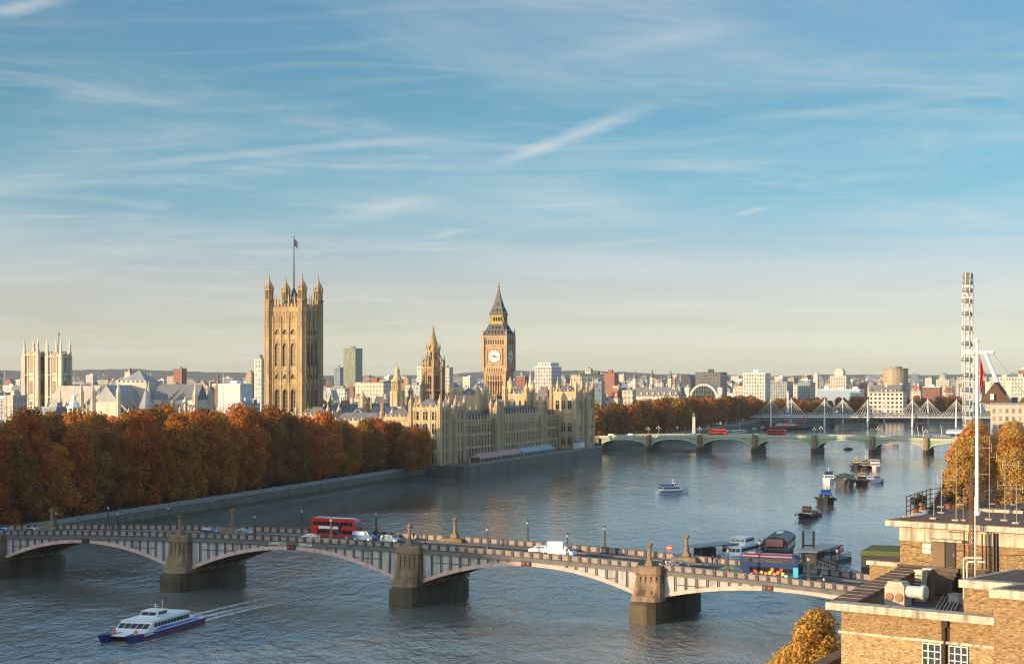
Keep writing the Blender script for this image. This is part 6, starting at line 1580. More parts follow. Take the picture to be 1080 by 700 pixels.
def wake(label, pos, rz, arms):
    vs = []; fs = []; fd = []
    for (x0,y0,w0),(x1,y1,w1),bend in arms:
        N_ = 24; o = len(vs)
        for i in range(N_+1):
            f = i/N_; x = x0+(x1-x0)*f; y = y0+(y1-y0)*f+bend*f*f; w = w0+(w1-w0)*f
            for j,(q,hh) in enumerate(((-1,0),(-.4,.12),(.4,.12),(1,0))): vs.append((x,y+q*w,.03+hh*(1-f))); fd.append((.5*(1-.75*f)*(1 if j in (1,2) else .1)))
        fs += [(o+4*i+j,o+4*i+j+1,o+4*i+j+5,o+4*i+j+4) for i in range(N_) for j in range(3)]
    me = bpy.data.meshes.new('wake'); me.from_pydata(vs,[],fs); uv = me.uv_layers.new(name='fade').data
    for p in me.polygons:
        for li, vi in zip(p.loop_indices,p.vertices): uv[li].uv = (fd[vi],0)
    me.materials.append(FOAM); o = bpy.data.objects.new('wake',me); COL.objects.link(o); o.location = pos; o.rotation_euler = (0,0,rz); o['kind'] = 'stuff'; o['label'] = label
wake('white foam wake trailing behind the catamaran',(-63.5,317,0),R(-105.6),[((-15,2.6,.9),(-85,4,3.0),14),((-15,-2.6,.9),(-85,-4,3.0),14),((-15,0,1.6),(-60,0,2.4),9),((14,-4.2,.25),(-10,-6.2,.6),0),((14,4.2,.25),(-10,6.2,.6),0)])
def boat(name, label, px, py, L_, B, rz, build, group='boats moored in the river'):
    p = U(px,py); t = thing(name,label,'boat',p,rz,group); build(t,L_,B)
    if group: t.scale = (1,1,.82)
    return t
def hb(t, L_, B, h0, h1, hm, bow=.35, ty=0, dk=DECK): 
    m = MB(); hull(m,L_,B,h0,h1,bow); 
    if ty: tyres(m,L_,B,h0,ty,2)
    m.box(-L_*.49,-B*.42,-.3,L_*.3,B*.42,.12,0); m.build('hull',[hm,dk,RUBBER],t)
def cab(t, x0, x1, hw, z0, h, mm, nm='cabin', **k): c = MB(); w = MB(); house(c,w,x0,x1,hw,z0,h,**k); o = c.build(nm,mm,t); w.build('window',TINT,o); return o
def mast(t, x, z0, z1, mm=None, yard=True):
    m = MB(); m.tube((x,0,z0),(x-.2,0,z1),.11,.06); 
    if yard: m.tube((x-.1,-.9,z0+(z1-z0)*.7),(x-.1,.9,z0+(z1-z0)*.7),.05)
    m.build('mast',mm or WHITE,t)
UA = pi/2-R(15)                                     # heading up the river
def b_cruise(t,L_,B):
    hb(t,L_,B,1.3,1.9,WHITE,.4); m = MB(); [m.ext([(-L_*.47,.5),(L_*.25,.5),(L_*.2,1.0),(-L_*.47,.9)],s*B*.5-.02,s*B*.5+.04,0,'y') for s in (-1,1)]; m.build('stripe',BLU,t)
    cab(t,-L_*.4,L_*.26,B*.42,1.2,2.0,WHITE,rk1=.8); cab(t,-L_*.02,L_*.16,B*.3,3.3,1.4,WHITE,'wheelhouse',rk1=.5); m = MB(); rail(m,[(-L_*.4,-B*.4,3.3),(0,-B*.4,3.3)]); rail(m,[(-L_*.4,B*.4,3.3),(0,B*.4,3.3)])
    for i in range(5): m.cbox(-L_*.36+i*1.6,0,3.3,.9,B*.55,.6)
    m.build('top_deck_seats',BLU,t); mast(t,0,4.7,6.4)
boat('cruise_boat','white and blue trip boat under way alone in mid river',710,519.5,14,4.6,R(22),b_cruise)
p = U(710,519.5); wake('faint wake behind the trip boat',p,R(22),[((-10,0,1.0),(-34,0,2.6),0),((9,-2.8,.2),(-8,-4,.5),0)])
def b_white(t,L_,B):
    hb(t,L_,B,1.6,2.3,WHITE,.4); cab(t,-L_*.36,L_*.2,B*.4,1.5,2.1,WHITE,rk1=.6); cab(t,-L_*.15,L_*.12,B*.33,3.7,1.6,mat('dark blue canopy',(.03,.05,.14),.6,.1,1),'wheelhouse'); mast(t,-.5,5.2,7.5)
boat('motor_yacht','white motor boat with navy canopy left of the big grey barge',874,508,13,5.0,R(-95),b_white)
def b_barge(t,L_,B):
    hb(t,L_,B,3.2,3.8,HG,.22,5,HG); m = MB(); m.ext([(-L_*.42,3.2),(L_*.28,3.2),(L_*.27,5.0),(-L_*.41,5.0)],-B*.42,B*.42,0,'y'); m.gable(-L_*.42,-B*.44,L_*.28,B*.44,5.0,6.2,0,'x'); m.build('hold_cover',mat('dark tarpaulin',(.055,.06,.068),.7,.2,.4),t)
    m = MB(); rail(m,[(-L_*.45,-B*.46,3.3),(L_*.3,-B*.46,3.3)]); m.cbox(L_*.36,0,3.4,1.2,1.2,1.1); m.build('deck_gear',GREY,t)
boat('cargo_barge','large dark grey covered barge in the moored cluster',891,512.5,20,8.6,R(-100),b_barge)
def b_tugbrown(t,L_,B):
    hb(t,L_,B,2.0,3.0,HBR,.35,4); cab(t,-L_*.25,L_*.12,B*.33,2.0,2.2,BUFF); cab(t,-.6,L_*.14,B*.25,4.2,1.9,BUFF,'wheelhouse'); m = MB(); m.lathe([(.7,4.2),(.6,6.8),(.7,6.9)],-2.6,0,10); m.build('funnel',BLACK,t); mast(t,.4,6,9,BUFF)
boat('tugboat','brown and buff tug moored right of the grey barge',909,511,15,5.6,R(-100),b_tugbrown)
def b_blue(t,L_,B):
    hb(t,L_,B,1.6,2.2,mat('faded blue hull',(.06,.09,.2),.5,.15,.5),.4); cab(t,-L_*.3,L_*.15,B*.36,1.6,1.6,mat('grey cabin paint',(.35,.36,.38),.5,.1,1)); mast(t,-.8,3.1,5.4,GREY)
boat('barge','small faded blue barge at the right end of the moored row',923,508.5,13,4.4,R(-70),b_blue)
def b_work(col,yl):
    def f(t,L_,B):
        hb(t,L_,B,1.8,2.6,HK,.35,4); cab(t,-L_*.2,L_*.12,B*.33,1.8,2.0,col); cab(t,-.2,L_*.14,B*.26,3.8,1.6,yl,'wheelhouse'); mast(t,0,5.4,8.2,WHITE); m = MB(); m.lathe([(.45,3.8),(.4,5.6)],-2.2,.6,8); m.cbox(-L_*.35,0,1.8,2,B*.6,.9); m.build('funnel',BLACK,t)
    return f
boat('workboat','black workboat with yellow wheelhouse, left of the pair by the pink-white boat',903,494.5,12,5.2,R(-95),b_work(DKGREY,YLW))
boat('workboat','black and cream workboat squeezed between yellow workboat and pink-white boat',912.5,494.5,13,5,R(-95),b_work(BUFF,mat('olive wheelhouse',(.25,.22,.08),.5,.1,1)))
def b_pink(t,L_,B):
    hb(t,L_,B,1.7,2.2,mat('pale pink hull',(.6,.45,.42),.5,.1,.5),.35); cab(t,-L_*.4,L_*.22,B*.43,1.6,2.1,WHITE); cab(t,-L_*.35,L_*.15,B*.38,3.8,1.7,mat('pinkish upper deck',(.62,.5,.46),.5,.1,1),'upper_deck')
boat('houseboat','boxy pink and white passenger boat behind the moored cluster',922.5,494.5,15,5.4,R(-95),b_pink)
def b_tugblue(t,L_,B):
    hb(t,L_,B,2.2,3.4,HK,.35,5); cab(t,-L_*.26,L_*.14,B*.34,2.1,2.0,mat('navy deckhouse',(.03,.045,.09),.4,.1,1)); cab(t,-1.2,L_*.14,B*.27,4.1,2.0,BLU,'wheelhouse'); mast(t,0,6.1,9.2,WHITE)
    m = MB(); m.lathe([(.6,4.1),(.55,6.4)],-3,0,8); m.cbox(-L_*.38,0,2.1,1,2.4,1); m.build('funnel',YLW,t); m = MB(); m.tube((L_*.4,-1.2,3.2),(L_*.4,-1.2,4.2),.12); m.tube((L_*.4,1.2,3.2),(L_*.4,1.2,4.2),.12); m.build('bollards',YLW,t)
boat('tugboat','dark tug with bright blue wheelhouse lying alone below the moored cluster',871,531,16,6.4,R(-95),b_tugblue)
def b_small(t,L_,B):
    hb(t,L_,B,1.5,2.3,HK,.38,4); m = MB(); [m.ext([(-L_*.48,1.3),(L_*.3,1.4),(L_*.3,1.6),(-L_*.48,1.5)],s*B*.5-.03,s*B*.5+.05,0,'y') for s in (-1,1)]; m.build('rubbing_strake',WHITE,t)
    cab(t,-L_*.3,L_*.06,B*.34,1.5,1.4,CREAM); cab(t,-1.0,L_*.1,B*.27,2.9,1.6,mat('red brown wheelhouse',(.32,.10,.06),.5,.1,1),'wheelhouse'); mast(t,0,4.5,6.2)
boat('tugboat','small black tug with white trim and red-brown wheelhouse, nearest the bridge',851,546,12,4.8,R(-118),b_small)
boat('tender','little dark red tender moored beside the small black tug',860.5,543.5,6,2.2,R(-60),lambda t,L_,B: (hb(t,L_,B,.8,1.1,mat('maroon hull',(.16,.03,.03),.5,.1,1)), cab(t,-1.6,.4,.7,.8,1.0,RED)))
# small far boats
boat('motor_boat','tiny dark launch passing right arch water below the green bridge',895,474,7,2.4,R(30),lambda t,L_,B: (hb(t,L_,B,.8,1.1,HK), cab(t,-2,1,.8,.8,1.0,GREY)))
boat('trip_boat','low white trip boat between the green bridge and the wheel',931,471.3,22,5,R(5),b_pink)
boat('trip_boat','long white-green moored restaurant boat by the far embankment',706,460.5,46,8,WA+R(72),lambda t,L_,B: (hb(t,L_,B,2.2,2.8,WHITE,.2), cab(t,-L_*.44,L_*.3,B*.4,2.2,2.6,mat('pale green saloon',(.42,.52,.48),.4,.1,1))))
boat('trip_boat','long pale moored pier boat right of the memorial column',778,459,40,8,R(60),lambda t,L_,B: (hb(t,L_,B,2.2,2.8,HK,.2), cab(t,-L_*.44,L_*.3,B*.4,2.2,2.8,mat('aqua white saloon',(.5,.6,.58),.4,.1,1)),mast(t,4,5,14,WHITE)))
def b_steam(t,L_,B):
    hb(t,L_,B,2.6,3.6,HK,.3); cab(t,-L_*.3,L_*.25,B*.4,2.6,2.2,RED); cab(t,-L_*.22,L_*.12,B*.32,4.9,2.0,WHITE,'upper_deck'); m = MB(); m.lathe([(1.1,6),(1.0,11)],-1,0,10); m.build('funnel',RED,t); mast(t,9,5,15,RED); mast(t,-10,5,13,RED)
boat('paddle_steamer','red and black old steamer moored under the left pylons',831,453.5,46,8,R(20),b_steam)
def b_crane(t,L_,B):
    hb(t,L_,B,2.2,2.6,HK,.2); cab(t,-8,-3,2.5,2.2,3,RED); m = MB()
    for k in (-1,1): m.tube((0,k,2.5),(6,0,15),.25)
    m.tube((6,0,15),(-6,0,5),.12); m.build('jib',RED,t); mast(t,2,2.4,16,RED)
boat('barge','red crane barge with lattice jib near the left pylons',846,452,26,8,R(10),b_crane)
boat('trip_boat','white trip boat far left under the green bridge beside the embankment',662,468.5,30,6,WA+R(72),b_pink)
# ================================================================= passenger pier behind the near bridge
def pontoon(name,label,px,py,L_,B,rz,bld):
    p = U(px,py); t = thing(name,label,'pontoon',p,rz); m = MB(); m.prism([(-L_/2,-B/2),(L_/2,-B/2),(L_/2,B/2),(-L_/2,B/2)],-.4,1.0); m.build('float',DKGREY,t); bld(t,L_,B); return t
def pn1(t,L_,B):
    m = MB(); rail(m,[(-L_/2+.2,-B/2+.2,1),(L_/2-.2,-B/2+.2,1),(L_/2-.2,B/2-.2,1),(-L_/2+.2,B/2-.2,1),(-L_/2+.2,-B/2+.2,1)],1.1,0,.05); m.build('railing',DKGREY,t)
    m = MB(); w = MB()
    for x in (-L_*.3,-L_*.1,L_*.1,L_*.3):
        for y in (-B*.3,B*.3): m.tube((x,y,1),(x,y,4),.12)
    m.ext([(-L_*.36,4),(L_*.36,4),(L_*.34,4.3),(-L_*.34,4.3)],-B*.4,B*.4,1,'y'); m.build('shelter',[DKGREY,GREY],t)
    c = MB(); c.box(-L_*.25,-B*.2,1,-L_*.02,B*.2,3.6); c.build('kiosk',BLACK,t)
PA = R(63)
pontoon('landing_stage','dark landing stage with shelter behind the near bridge',752,592,22,7,PA-R(20),pn1)
pontoon('landing_stage','landing stage with dark shelter right of the gantry frame',864,596,30,7,PA,pn1)
def b_party(t,L_,B):
    hb(t,L_,B,1.6,2.0,WHITE,.3); cab(t,-L_*.42,L_*.3,B*.43,1.5,2.2,WHITE,rk1=.5); cab(t,-L_*.2,L_*.1,B*.35,3.8,1.7,WHITE,'upper_deck'); m = MB(); m.box(-L_*.45,-B*.5,2.0,-L_*.2,B*.5,2.3); m.build('stern_awning',HN,t)
boat('passenger_boat','white passenger boat alongside the landing stage, left of the dark glass boat',781,590,24,5.6,PA+pi,b_party,None)
def b_glass(t,L_,B):
    hb(t,L_,B,1.8,2.2,HK,.2); cab(t,-L_*.44,L_*.36,B*.46,1.7,2.4,HG,band=(.2,.85)); m = MB(); pr = [(B*.46*cos(a*pi/10),4.2+2.2*sin(a*pi/10)) for a in range(11)]
    m.ext(pr,-L_*.42,L_*.34,0,'x'); o = m.build('glass_roof',mat('dark vault glass',(.05,.06,.068),.15,.3,.4,spec=.6),t); m = MB()
    for i in range(10):
        x = -L_*.42+L_*.76*i/9; m.path([(x,1.01*y,4.2+(z-4.2)*1.02) for y,z in pr],.07,4)
    m.build('ribs',GREY,o); m = MB(); m.box(-L_*.5,-2.2,3.4,-L_*.45,2.0,5.6); m.build('red_screen',PNK,t); m = MB(); m.cbox(2,0,6.3,5,1.6,.3); m.build('hatch',WHITE,t)
boat('glass_boat','dark floating glass-vaulted restaurant boat behind the blue bus',822,583,24,7,PA+R(12),b_glass,None).scale = (1,1,.8)
q = thing('pile_gantry','tall dark twin pile gantry frame standing in the river','gantry',U(852.5,596),R(0)); m = MB()
for x in (-1.25,1.25): m.lathe([(.3,-2),(.3,8.2)],x*1.0,0,10)
m.build('piles',BLACK,q); m = MB(); m.box(-1.2,-.15,4.6,1.2,.15,5.0); m.build('crossbeam',BLACK,q); m = MB(); m.box(-.75,-.5,.8,.8,.5,2.6); m.build('control_box',WHITE,q)
def b_rib(t,L_,B):
    m = MB()
    for s in (-1,1): m.path([(-L_*.48,s*B*.42,.75),(L_*.1,s*B*.44,.8),(L_*.33,s*B*.3,.95),(L_*.5,0,1.2)],.48,8)
    m.build('inflatable_tube',RED,t); m = MB(); m.prism([(-L_*.45,-B*.3),(L_*.2,-B*.3),(L_*.4,0),(L_*.2,B*.3),(-L_*.45,B*.3)],.1,.6); m.build('hull',BLACK,t)
    m = MB(); m.cbox(-.4,0,.6,.9,.8,1.2); m.cbox(-1.8,0,.6,.8,.8,.7); m.cbox(-L_*.5,0,.5,.5,1.0,1.3); m.build('console',DKGREY,t); m = MB(); m.tube((-2.6,-.8,.8),(-2.6,-.8,2.8),.05); m.tube((-2.6,.8,.8),(-2.6,.8,2.8),.05); m.tube((-2.6,-.8,2.8),(-2.6,.8,2.8),.05); m.build('roll_bar',WHITE,t)
boat('inflatable_boat','red inflatable speedboat tied by the gangway',881,583.5,8,3,R(60),b_rib,None)
def b_speed(t,L_,B):
    hb(t,L_,B,1.2,1.7,HG,.4); cab(t,-L_*.3,L_*.1,B*.36,1.2,1.3,GREY,rk1=.9); mast(t,-2,2.5,4,WHITE)
boat('patrol_boat','grey patrol boat left of the red inflatable',866,586.5,12,3.6,R(40),b_speed,None)
a = U(862,594,2.0); a.z = 1.4; b = Vector((PX(908,345),345,5.2)); q = thing('gangway','dark lattice gangway sloping up from pontoon to bank','gangway',a,0); d = b-a; m = MB(); side = Vector((-d.y,d.x,0)).normalized()*1.1
for s in (-1,1):
    o = side*s; m.tube(o,d+o,.12); m.tube(o+Vector((0,0,1.8)),d+o+Vector((0,0,1.8)),.12)
    for i in range(10): f, g = i/10, (i+1)/10; m.tube(d*f+o,d*g+o+Vector((0,0,1.8)),.09,n=4); m.tube(d*f+o,d*f+o+Vector((0,0,1.8)),.09,n=4)
m.build('truss',POSTM,q); m = MB(); m.add([tuple(side),tuple(d+side),tuple(d-side),tuple(-side)],[(0,1,2,3)]); m.build('walkway',GREY,q)
p = Vector((PX(940,350),350,0)); q = thing('pier_building','low dark pier building with a mossy flat green roof','building',p,BA+R(6))
m = MB(); m.prism([(-5,-5),(6,-5),(6,8),(-5,8)],-1,10.6); m.build('wall',mat('dark pier wall',(.05,.045,.04),.8,.3,.4),q); m = MB(); m.prism([(-5.3,-5.3),(6.3,-5.3),(6.3,8.3),(-5.3,8.3)],10.6,11.5,0,top=[(-4.9,-4.9),(5.9,-4.9),(5.9,7.9),(-4.9,7.9)]); m.build('moss_roof',mat('mossy roof planting',(.10,.11,.035),.95,.3,.6,bump=.5),q)
# ================================================================= brick building in the right foreground
YB1 = brick('golden stock brick',(.20,.12,.05),(.30,.19,.088),(.36,.27,.17))
YB2 = brick('pale golden brick',(.30,.19,.085),(.40,.28,.14),(.40,.31,.2))
CAPB = mat('weathered brown coping tiles',(.17,.095,.06),.85,.35,.6,stain=.4,bump=.3)
CREAMC = mat('weathered cream concrete',(.47,.41,.325),.88,.3,2.4,stain=.85,bump=.2)
FELT = mat('stained roof felt',(.115,.085,.065),.95,.5,1.1,stain=.7,bump=.3)
C0 = Vector((21.0,120.25,0)); A_ = Vector((.763,-.646,0)).normalized(); P_ = Vector((.646,.763,0)).normalized(); C_ = Vector((.397,.918,0)).normalized()
AANG = atan2(A_.y,A_.x)
FB = thing('brick_building','golden brick building with cream copings, roof terrace and penthouse at lower right','building',C0,AANG)
inv = (Matrix.Translation(C0) @ Matrix.Rotation(AANG,4,'Z')).inverted()
def loc(v): return inv @ Vector((v[0],v[1],v[2] if len(v) > 2 else 0))
def fp_(px,py,z): return loc(U(px,py,z))
ck = loc(C0+C_*29)                        # far end of the left wall
kx = ck.x/ck.y                            # skew of the left wall
m = MB()
# main mass: front wall, left wall (skewed), floor of the terrace
o_ = .85
def left(y, d=0): return kx*y+d
m.prism([(o_,.45),(30,.45),(30,30),(left(30,o_),30)],GZ-.5,28.0)
w = m.build('wall',YB2,FB)
m = MB(); m.add([(left(.5,1.2),.5,28.02),(18,.5,28.02),(18,29,28.02),(left(29,1.2),29,28.02)],[(0,1,2,3)]); m.build('terrace_floor',FELT,FB)
# parapets
m = MB(); m.prism([(o_,.45),(13,.45),(13,.95),(left(.95,o_),.95)],28.0,29.55); m.prism([(left(.95,o_),.95),(left(.95,o_)+1.1,.95),(left(28,o_)+1.1,28),(left(28,o_),28)],28.0,29.6); m.build('parapet',YB1,FB)
m = MB(); m.box(0,-.15,29.5,12.6,1.15,29.98); m.build('front_coping',CREAMC,FB)
m = MB(); y0, y1 = 1.18, 27.5; nT = 15
for i in range(nT):
    a, b = y0+(y1-y0)*i/nT+.02, y0+(y1-y0)*(i+1)/nT-.02
    m.prism([(left(a),a),(left(a)+1.9,a),(left(b)+1.9,b),(left(b),b)],29.6,29.96+.01*(i%3))
    m.box(left(b)-.01,b-.015,29.7,left(b)+1.92,b+.03,29.995,1)
m.build('side_coping',[CAPB,mat('grey brown coping joint',(.27,.20,.15),.8,.2,1)],FB)
m = MB(); m.box(-.01+o_-.12,.3,27.95,12.4,.46,28.12); m.box(o_-.1,.36,24.0,12.4,.46,24.14); m.build('string_course',CREAMC,FB)
# windows of the front
WF = mat('white window paint',(.74,.72,.68),.5,.08,2)
wm = MB(); wm.box(-.66,-.03,0,.66,.02,1.9,1)
for x in (-.66,-.25,.2,.62): wm.box(x-.035 if x>-.6 else x,-.09,0,x+.04,-.031,1.9)
for z in (0,.45,.9,1.35,1.82): wm.box(-.66,-.085,z,.66,-.032,z+.055)
wm.box(-.8,-.2,-.12,.8,.02,0); wd = wm.data('window',[WF,GLASS])
for x in (7.5,9.35,3.6):
    for z in ((26.0,22.0,18.0) if x > 5 else (22.0,18.0)): put('window',wd,FB,(x,.43,z))
m = MB(); m.tube((8.42,.3,10),(8.42,.3,29.3),.09); m.box(8.2,.25,29.0,8.64,.45,29.45); m.build('downpipe',mat('sooty pipe',(.05,.03,.018),.8,.3,2),FB)
m = MB(); m.box(8.14,.435,20,8.72,.452,29.5); m.build('damp_stain',mat('damp black brickwork',(.05,.03,.018),.9,.4,2),FB)
m = MB(); m.box(11.2,.3,26.6,11.5,.44,26.9); m.build('wall_light',CREAMC,FB)
# lower wing on the left
a, b = fp_(857,700,22), fp_(886,680,22)
m = MB(); m.prism([(a.x,a.y),(left(a.y)+1,a.y),(left(b.y+3)+1,b.y+3),(b.x,b.y+3)],GZ,21.6); m.build('low_wing_wall',YB1,FB)
m = MB(); m.prism([(a.x-.2,a.y-.2),(a.x+1.1,a.y-.2),(b.x+1.1,b.y+3),(b.x-.2,b.y+3)],21.6,22.0); m.build('low_wing_coping',CAPB,FB)
# penthouse at the back of the terrace
zp = 33.6; p0 = fp_(933.5,548,zp); p1 = Vector((p0.x+26,p0.y,0)); dP = 26
m = MB(); m.box(p0.x+.9,p0.y+.8,28.0,p0.x+26,p0.y+dP,32.3); m.build('penthouse_wall',YB1,FB)
m = MB(); m.box(p0.x+.86,p0.y+.76,32.0,p0.x+26.04,p0.y+dP+.04,33.15)
for i in range(14): m.box(p0.x+1.2+i*1.8,p0.y+.735,32.0,p0.x+1.24+i*1.8,p0.y+.765,33.15)
m.build('penthouse_frieze',mat('painted cream frieze',(.48,.42,.33),.85,.25,1.6,stain=.8),FB)
m = MB(); m.box(p0.x,p0.y,33.15,p0.x+27,p0.y+dP+1,33.58); m.build('penthouse_coping',CREAMC,FB)
m = MB(); m.box(p0.x+.12,p0.y+.12,33.58,p0.x+26.9,p0.y+dP+.9,33.64); m.build('penthouse_roof',CAPB,FB)
bl = fp_(917,590,29.3); m = MB(); m.box(bl.x,bl.y,25,bl.x+3.2,bl.y+4,28.9); m.build('back_ledge_wall',YB1,FB); m = MB(); m.box(bl.x-.2,bl.y-.2,28.9,bl.x+3.2,bl.y+4,29.25); m.build('back_ledge_coping',CREAMC,FB); m = MB(); m.box(bl.x-.1,bl.y-.1,29.25,bl.x+3.1,bl.y+4,29.32); m.build('back_ledge_cap',CAPB,FB)
m = MB(); m.box(p0.x+.7,p0.y+.62,28.0,p0.x+12,p0.y+.8,30.1); m.build('plinth',mat('shade dark plinth',(.09,.07,.055),.9,.3,1),FB)  # dark colour carries the shade along the foot of the wall
def wl(px): # x along the penthouse wall seen at a photo column
    k = (px-540)/F; o = C0+P_*(p0.y+.8); return (k*o.y-o.x)/(A_.x-k*A_.y)
xd = wl(1003); yw = p0.y+.8
m = MB(); m.box(xd-.42,yw-.1,30.15,xd+.42,yw+.02,32.1); d = m.build('door',mat('dark doorway paint',(.03,.026,.024),.6,.2,1),FB); m = MB(); m.box(xd+.25,yw-.16,31.0,xd+.33,yw-.1,31.2); m.build('handle',GREY,d)
m = MB(); m.box(xd-1.5,yw-.16,29.6,xd-.47,yw-.02,32.1); m.build('side_panel',mat('plain brown panel',(.17,.12,.075),.8,.2,1),FB)  # one even brown beside the door
m = MB(); m.box(xd-1.7,yw-.8,32.15,xd+1.3,yw+.02,32.32); m.build('door_canopy',CREAMC,FB)
m = MB(); [m.box(xd-.8,yw-.4-.35*i,28.0,xd+.8,yw-.1,30.1-.3*i) for i in range(4)]; m.build('steps',FELT,FB)
m = MB(); m.box(wl(979)-.5,yw-.05,31.1,wl(979)+.25,yw+.01,31.85); m.build('notice_board',CREAM,FB)
for px, dz in ((1049,0),(1052,0)): m = MB(); m.tube((wl(px),yw-.12,29.5),(wl(px),yw-.12,33),.1); m.build('downpipe',BLACK,FB)
m = MB()
for px in (1017,1022,1036,1040,1044): m.tube((wl(px),yw-.1,30.2),(wl(px),yw-.1,32.9+.3*(px%2)),.045)
m.tube((wl(1000),yw-.12,32.9),(wl(1018),yw-.12,32.9),.04); m.build('conduit',mat('rusty conduit',(.20,.10,.06),.7,.3,1),FB)
LDC = mat('slack black cable',(.03,.028,.026),.6,.2,2)
for i,(xa,za,xb,zb) in enumerate(((p0.x+1.2,31.7,p0.x+6.5,31.5),(p0.x+7.5,31.3,p0.x+13,31.8),(p0.x+2.0,30.6,p0.x+5.2,30.5))):
    m = MB(); m.path([(xa+(xb-xa)*f/6,yw-.06,za+(zb-za)*f/6-.18*sin(pi*f/6)) for f in range(7)],.025,5); m.build('wall_cable',LDC,FB)
m = MB(); m.path([(2,1.25,28.9),(5,1.3,29.3),(8,1.22,28.8),(11.4,1.25,29.2)],.03,5); m.build('parapet_cable',LDC,FB)
for y in (4,9.5,15,21): m = MB(); m.box(left(y)+.5,y,28.06,left(y)+6.5-.1*y,y+.09,28.12); m.build('felt_seam',LEAD,FB)
# stair block and near block on the right
def cop(m, x0,y0,x1,y1,z,t=.5,o=.25): m.box(x0-o,y0-o,z-t,x1+o,y1+o,z)
ka = loc(Vector((29.0,115.6))); m = MB(); m.box(ka.x,ka.y,28.0,ka.x+12,ka.y+8,31.55); m.build('stair_block_wall',YB1,FB); m = MB(); cop(m,ka.x,ka.y,ka.x+12,ka.y+8,32.0); m.build('stair_block_coping',CREAMC,FB); m = MB(); m.box(ka.x+.2,ka.y+.5,32.0,ka.x+11.6,ka.y+7.6,32.03); m.build('stair_block_roof',FELT,FB)
kb = loc(Vector((29.5,110.3))); m = MB(); m.box(kb.x,kb.y,GZ,kb.x+14,ka.y-.3,31.5); m.build('near_block_wall',YB1,FB); m = MB(); cop(m,kb.x,kb.y,kb.x+14,ka.y-.56,32.02,.52,.22); m.build('near_block_coping',CREAMC,FB); m = MB(); m.box(kb.x+.3,kb.y+.3,32.02,kb.x+13.8,ka.y-.7,32.06); m.build('near_block_roof',FELT,FB)
# ---------------------------------------------------------------- plant on the terrace
def fw(px,py,z): 
    p = U(px,py,z); return p
def rt_thing(name,label,cat,px,py,z,rz=None): return thing(name,label,cat,fw(px,py,z),AANG if rz is None else rz)
FZ = 28.03
PLB = mat('pale plant housing',(.42,.37,.29),.6,.08,1,stain=.25)
q = rt_thing('air_conditioner','cream boxy air handling unit with twin round fans behind the front coping','air handler',947,640,FZ+1.1)
m = MB(); m.box(-.75,-.5,.15,.75,.55,1.45); m.ext([(-.75,1.45),(.75,1.45),(.5,1.8),(-.5,1.8)],-.45,.5,0,'y'); m.build('housing',PLB,q)
for x in (-.36,.36): f = MB(Matrix.Translation((x,-.5,.75)) @ Matrix.Rotation(R(90),4,'X')); f.lathe([(.28,0),(.3,.05),(.27,.08)],n=16); f.build('fan',mat('rusty fan guard',(.28,.15,.07),.6,.3,2),q)
f = MB(Matrix.Translation((.75,0,1.15)) @ Matrix.Rotation(R(90),4,'Y')); f.lathe([(.42,0),(.42,1.0),(.5,1.05),(.5,1.35),(.36,1.42)],n=16); f.build('duct_drum',mat('white duct',(.5,.48,.44),.5,.1,1),q)
m = MB(); [m.cbox(x,y,-1.1,.14,.14,1.28) for x in (-.6,.6) for y in (-.4,.4)]; m.build('feet',DKGREY,q)
for i,(px,py,lab) in enumerate(((971,628,'left of the pair of tall rooftop vent boxes'),(980,626,'right of the pair of tall rooftop vent boxes'))):
    q = rt_thing('vent_box',('buff tall vent box, ','slatted brown vent box, ')[i]+lab,'vent',px,py+6,FZ); m = MB(); m.box(-.3,-.35,0,.3,.35,2.3); m.build('casing',(PLB,mat('brown vent paint',(.16,.10,.06),.7,.2,1))[i],q); m = MB(); m.box(-.36,-.42,2.3,.36,.42,2.4); m.build('lid',CREAM,q); m = MB(); [m.box(-.24,-.39,.5+k*.24,.24,-.352,.6+k*.24) for k in range(7)]; m.build('louvres',DKGREY,q)
MP = mat('dull metal pipe',(.32,.29,.26),.45,.2,1,metal=.3)
for i in range(6):
    a = fw(984+i*4.5,648-i*.5,FZ); b = fw(1003+i*3.2,616+i*1.2,FZ); q = thing('pipe',f'long dull pipe lying on the roof terrace, {nth(i+1)} from the left','pipe',a,0,'pipes on the roof terrace'); m = MB(); m.tube((0,0,.12+.03*(i%2)),tuple(b-a+Vector((0,0,.12))),.07,n=8); m.build('run',MP,q); m = MB(); [m.cbox(*(tuple((b-a)*f)[:2]),0,.35,.35,.06) for f in (.2,.7)]; m.build('support',DKGREY,q)
q = rt_thing('cable_reel','round rusty reel leaning on the penthouse wall','reel',971,597,29.6); f = MB(Matrix.Translation((0,0,.7)) @ Matrix.Rotation(R(78),4,'X'))
for z in (-.18,.18): f.lathe([(.72,z-.03),(.72,z+.03)],n=20)
f.lathe([(.3,-.18),(.3,.18)],n=12); f.build('drum',mat('rusty steel',(.15,.085,.05),.8,.3,2),q)
CLT = mat('scuffed roof timber',(.16,.11,.07),.9,.3,2)
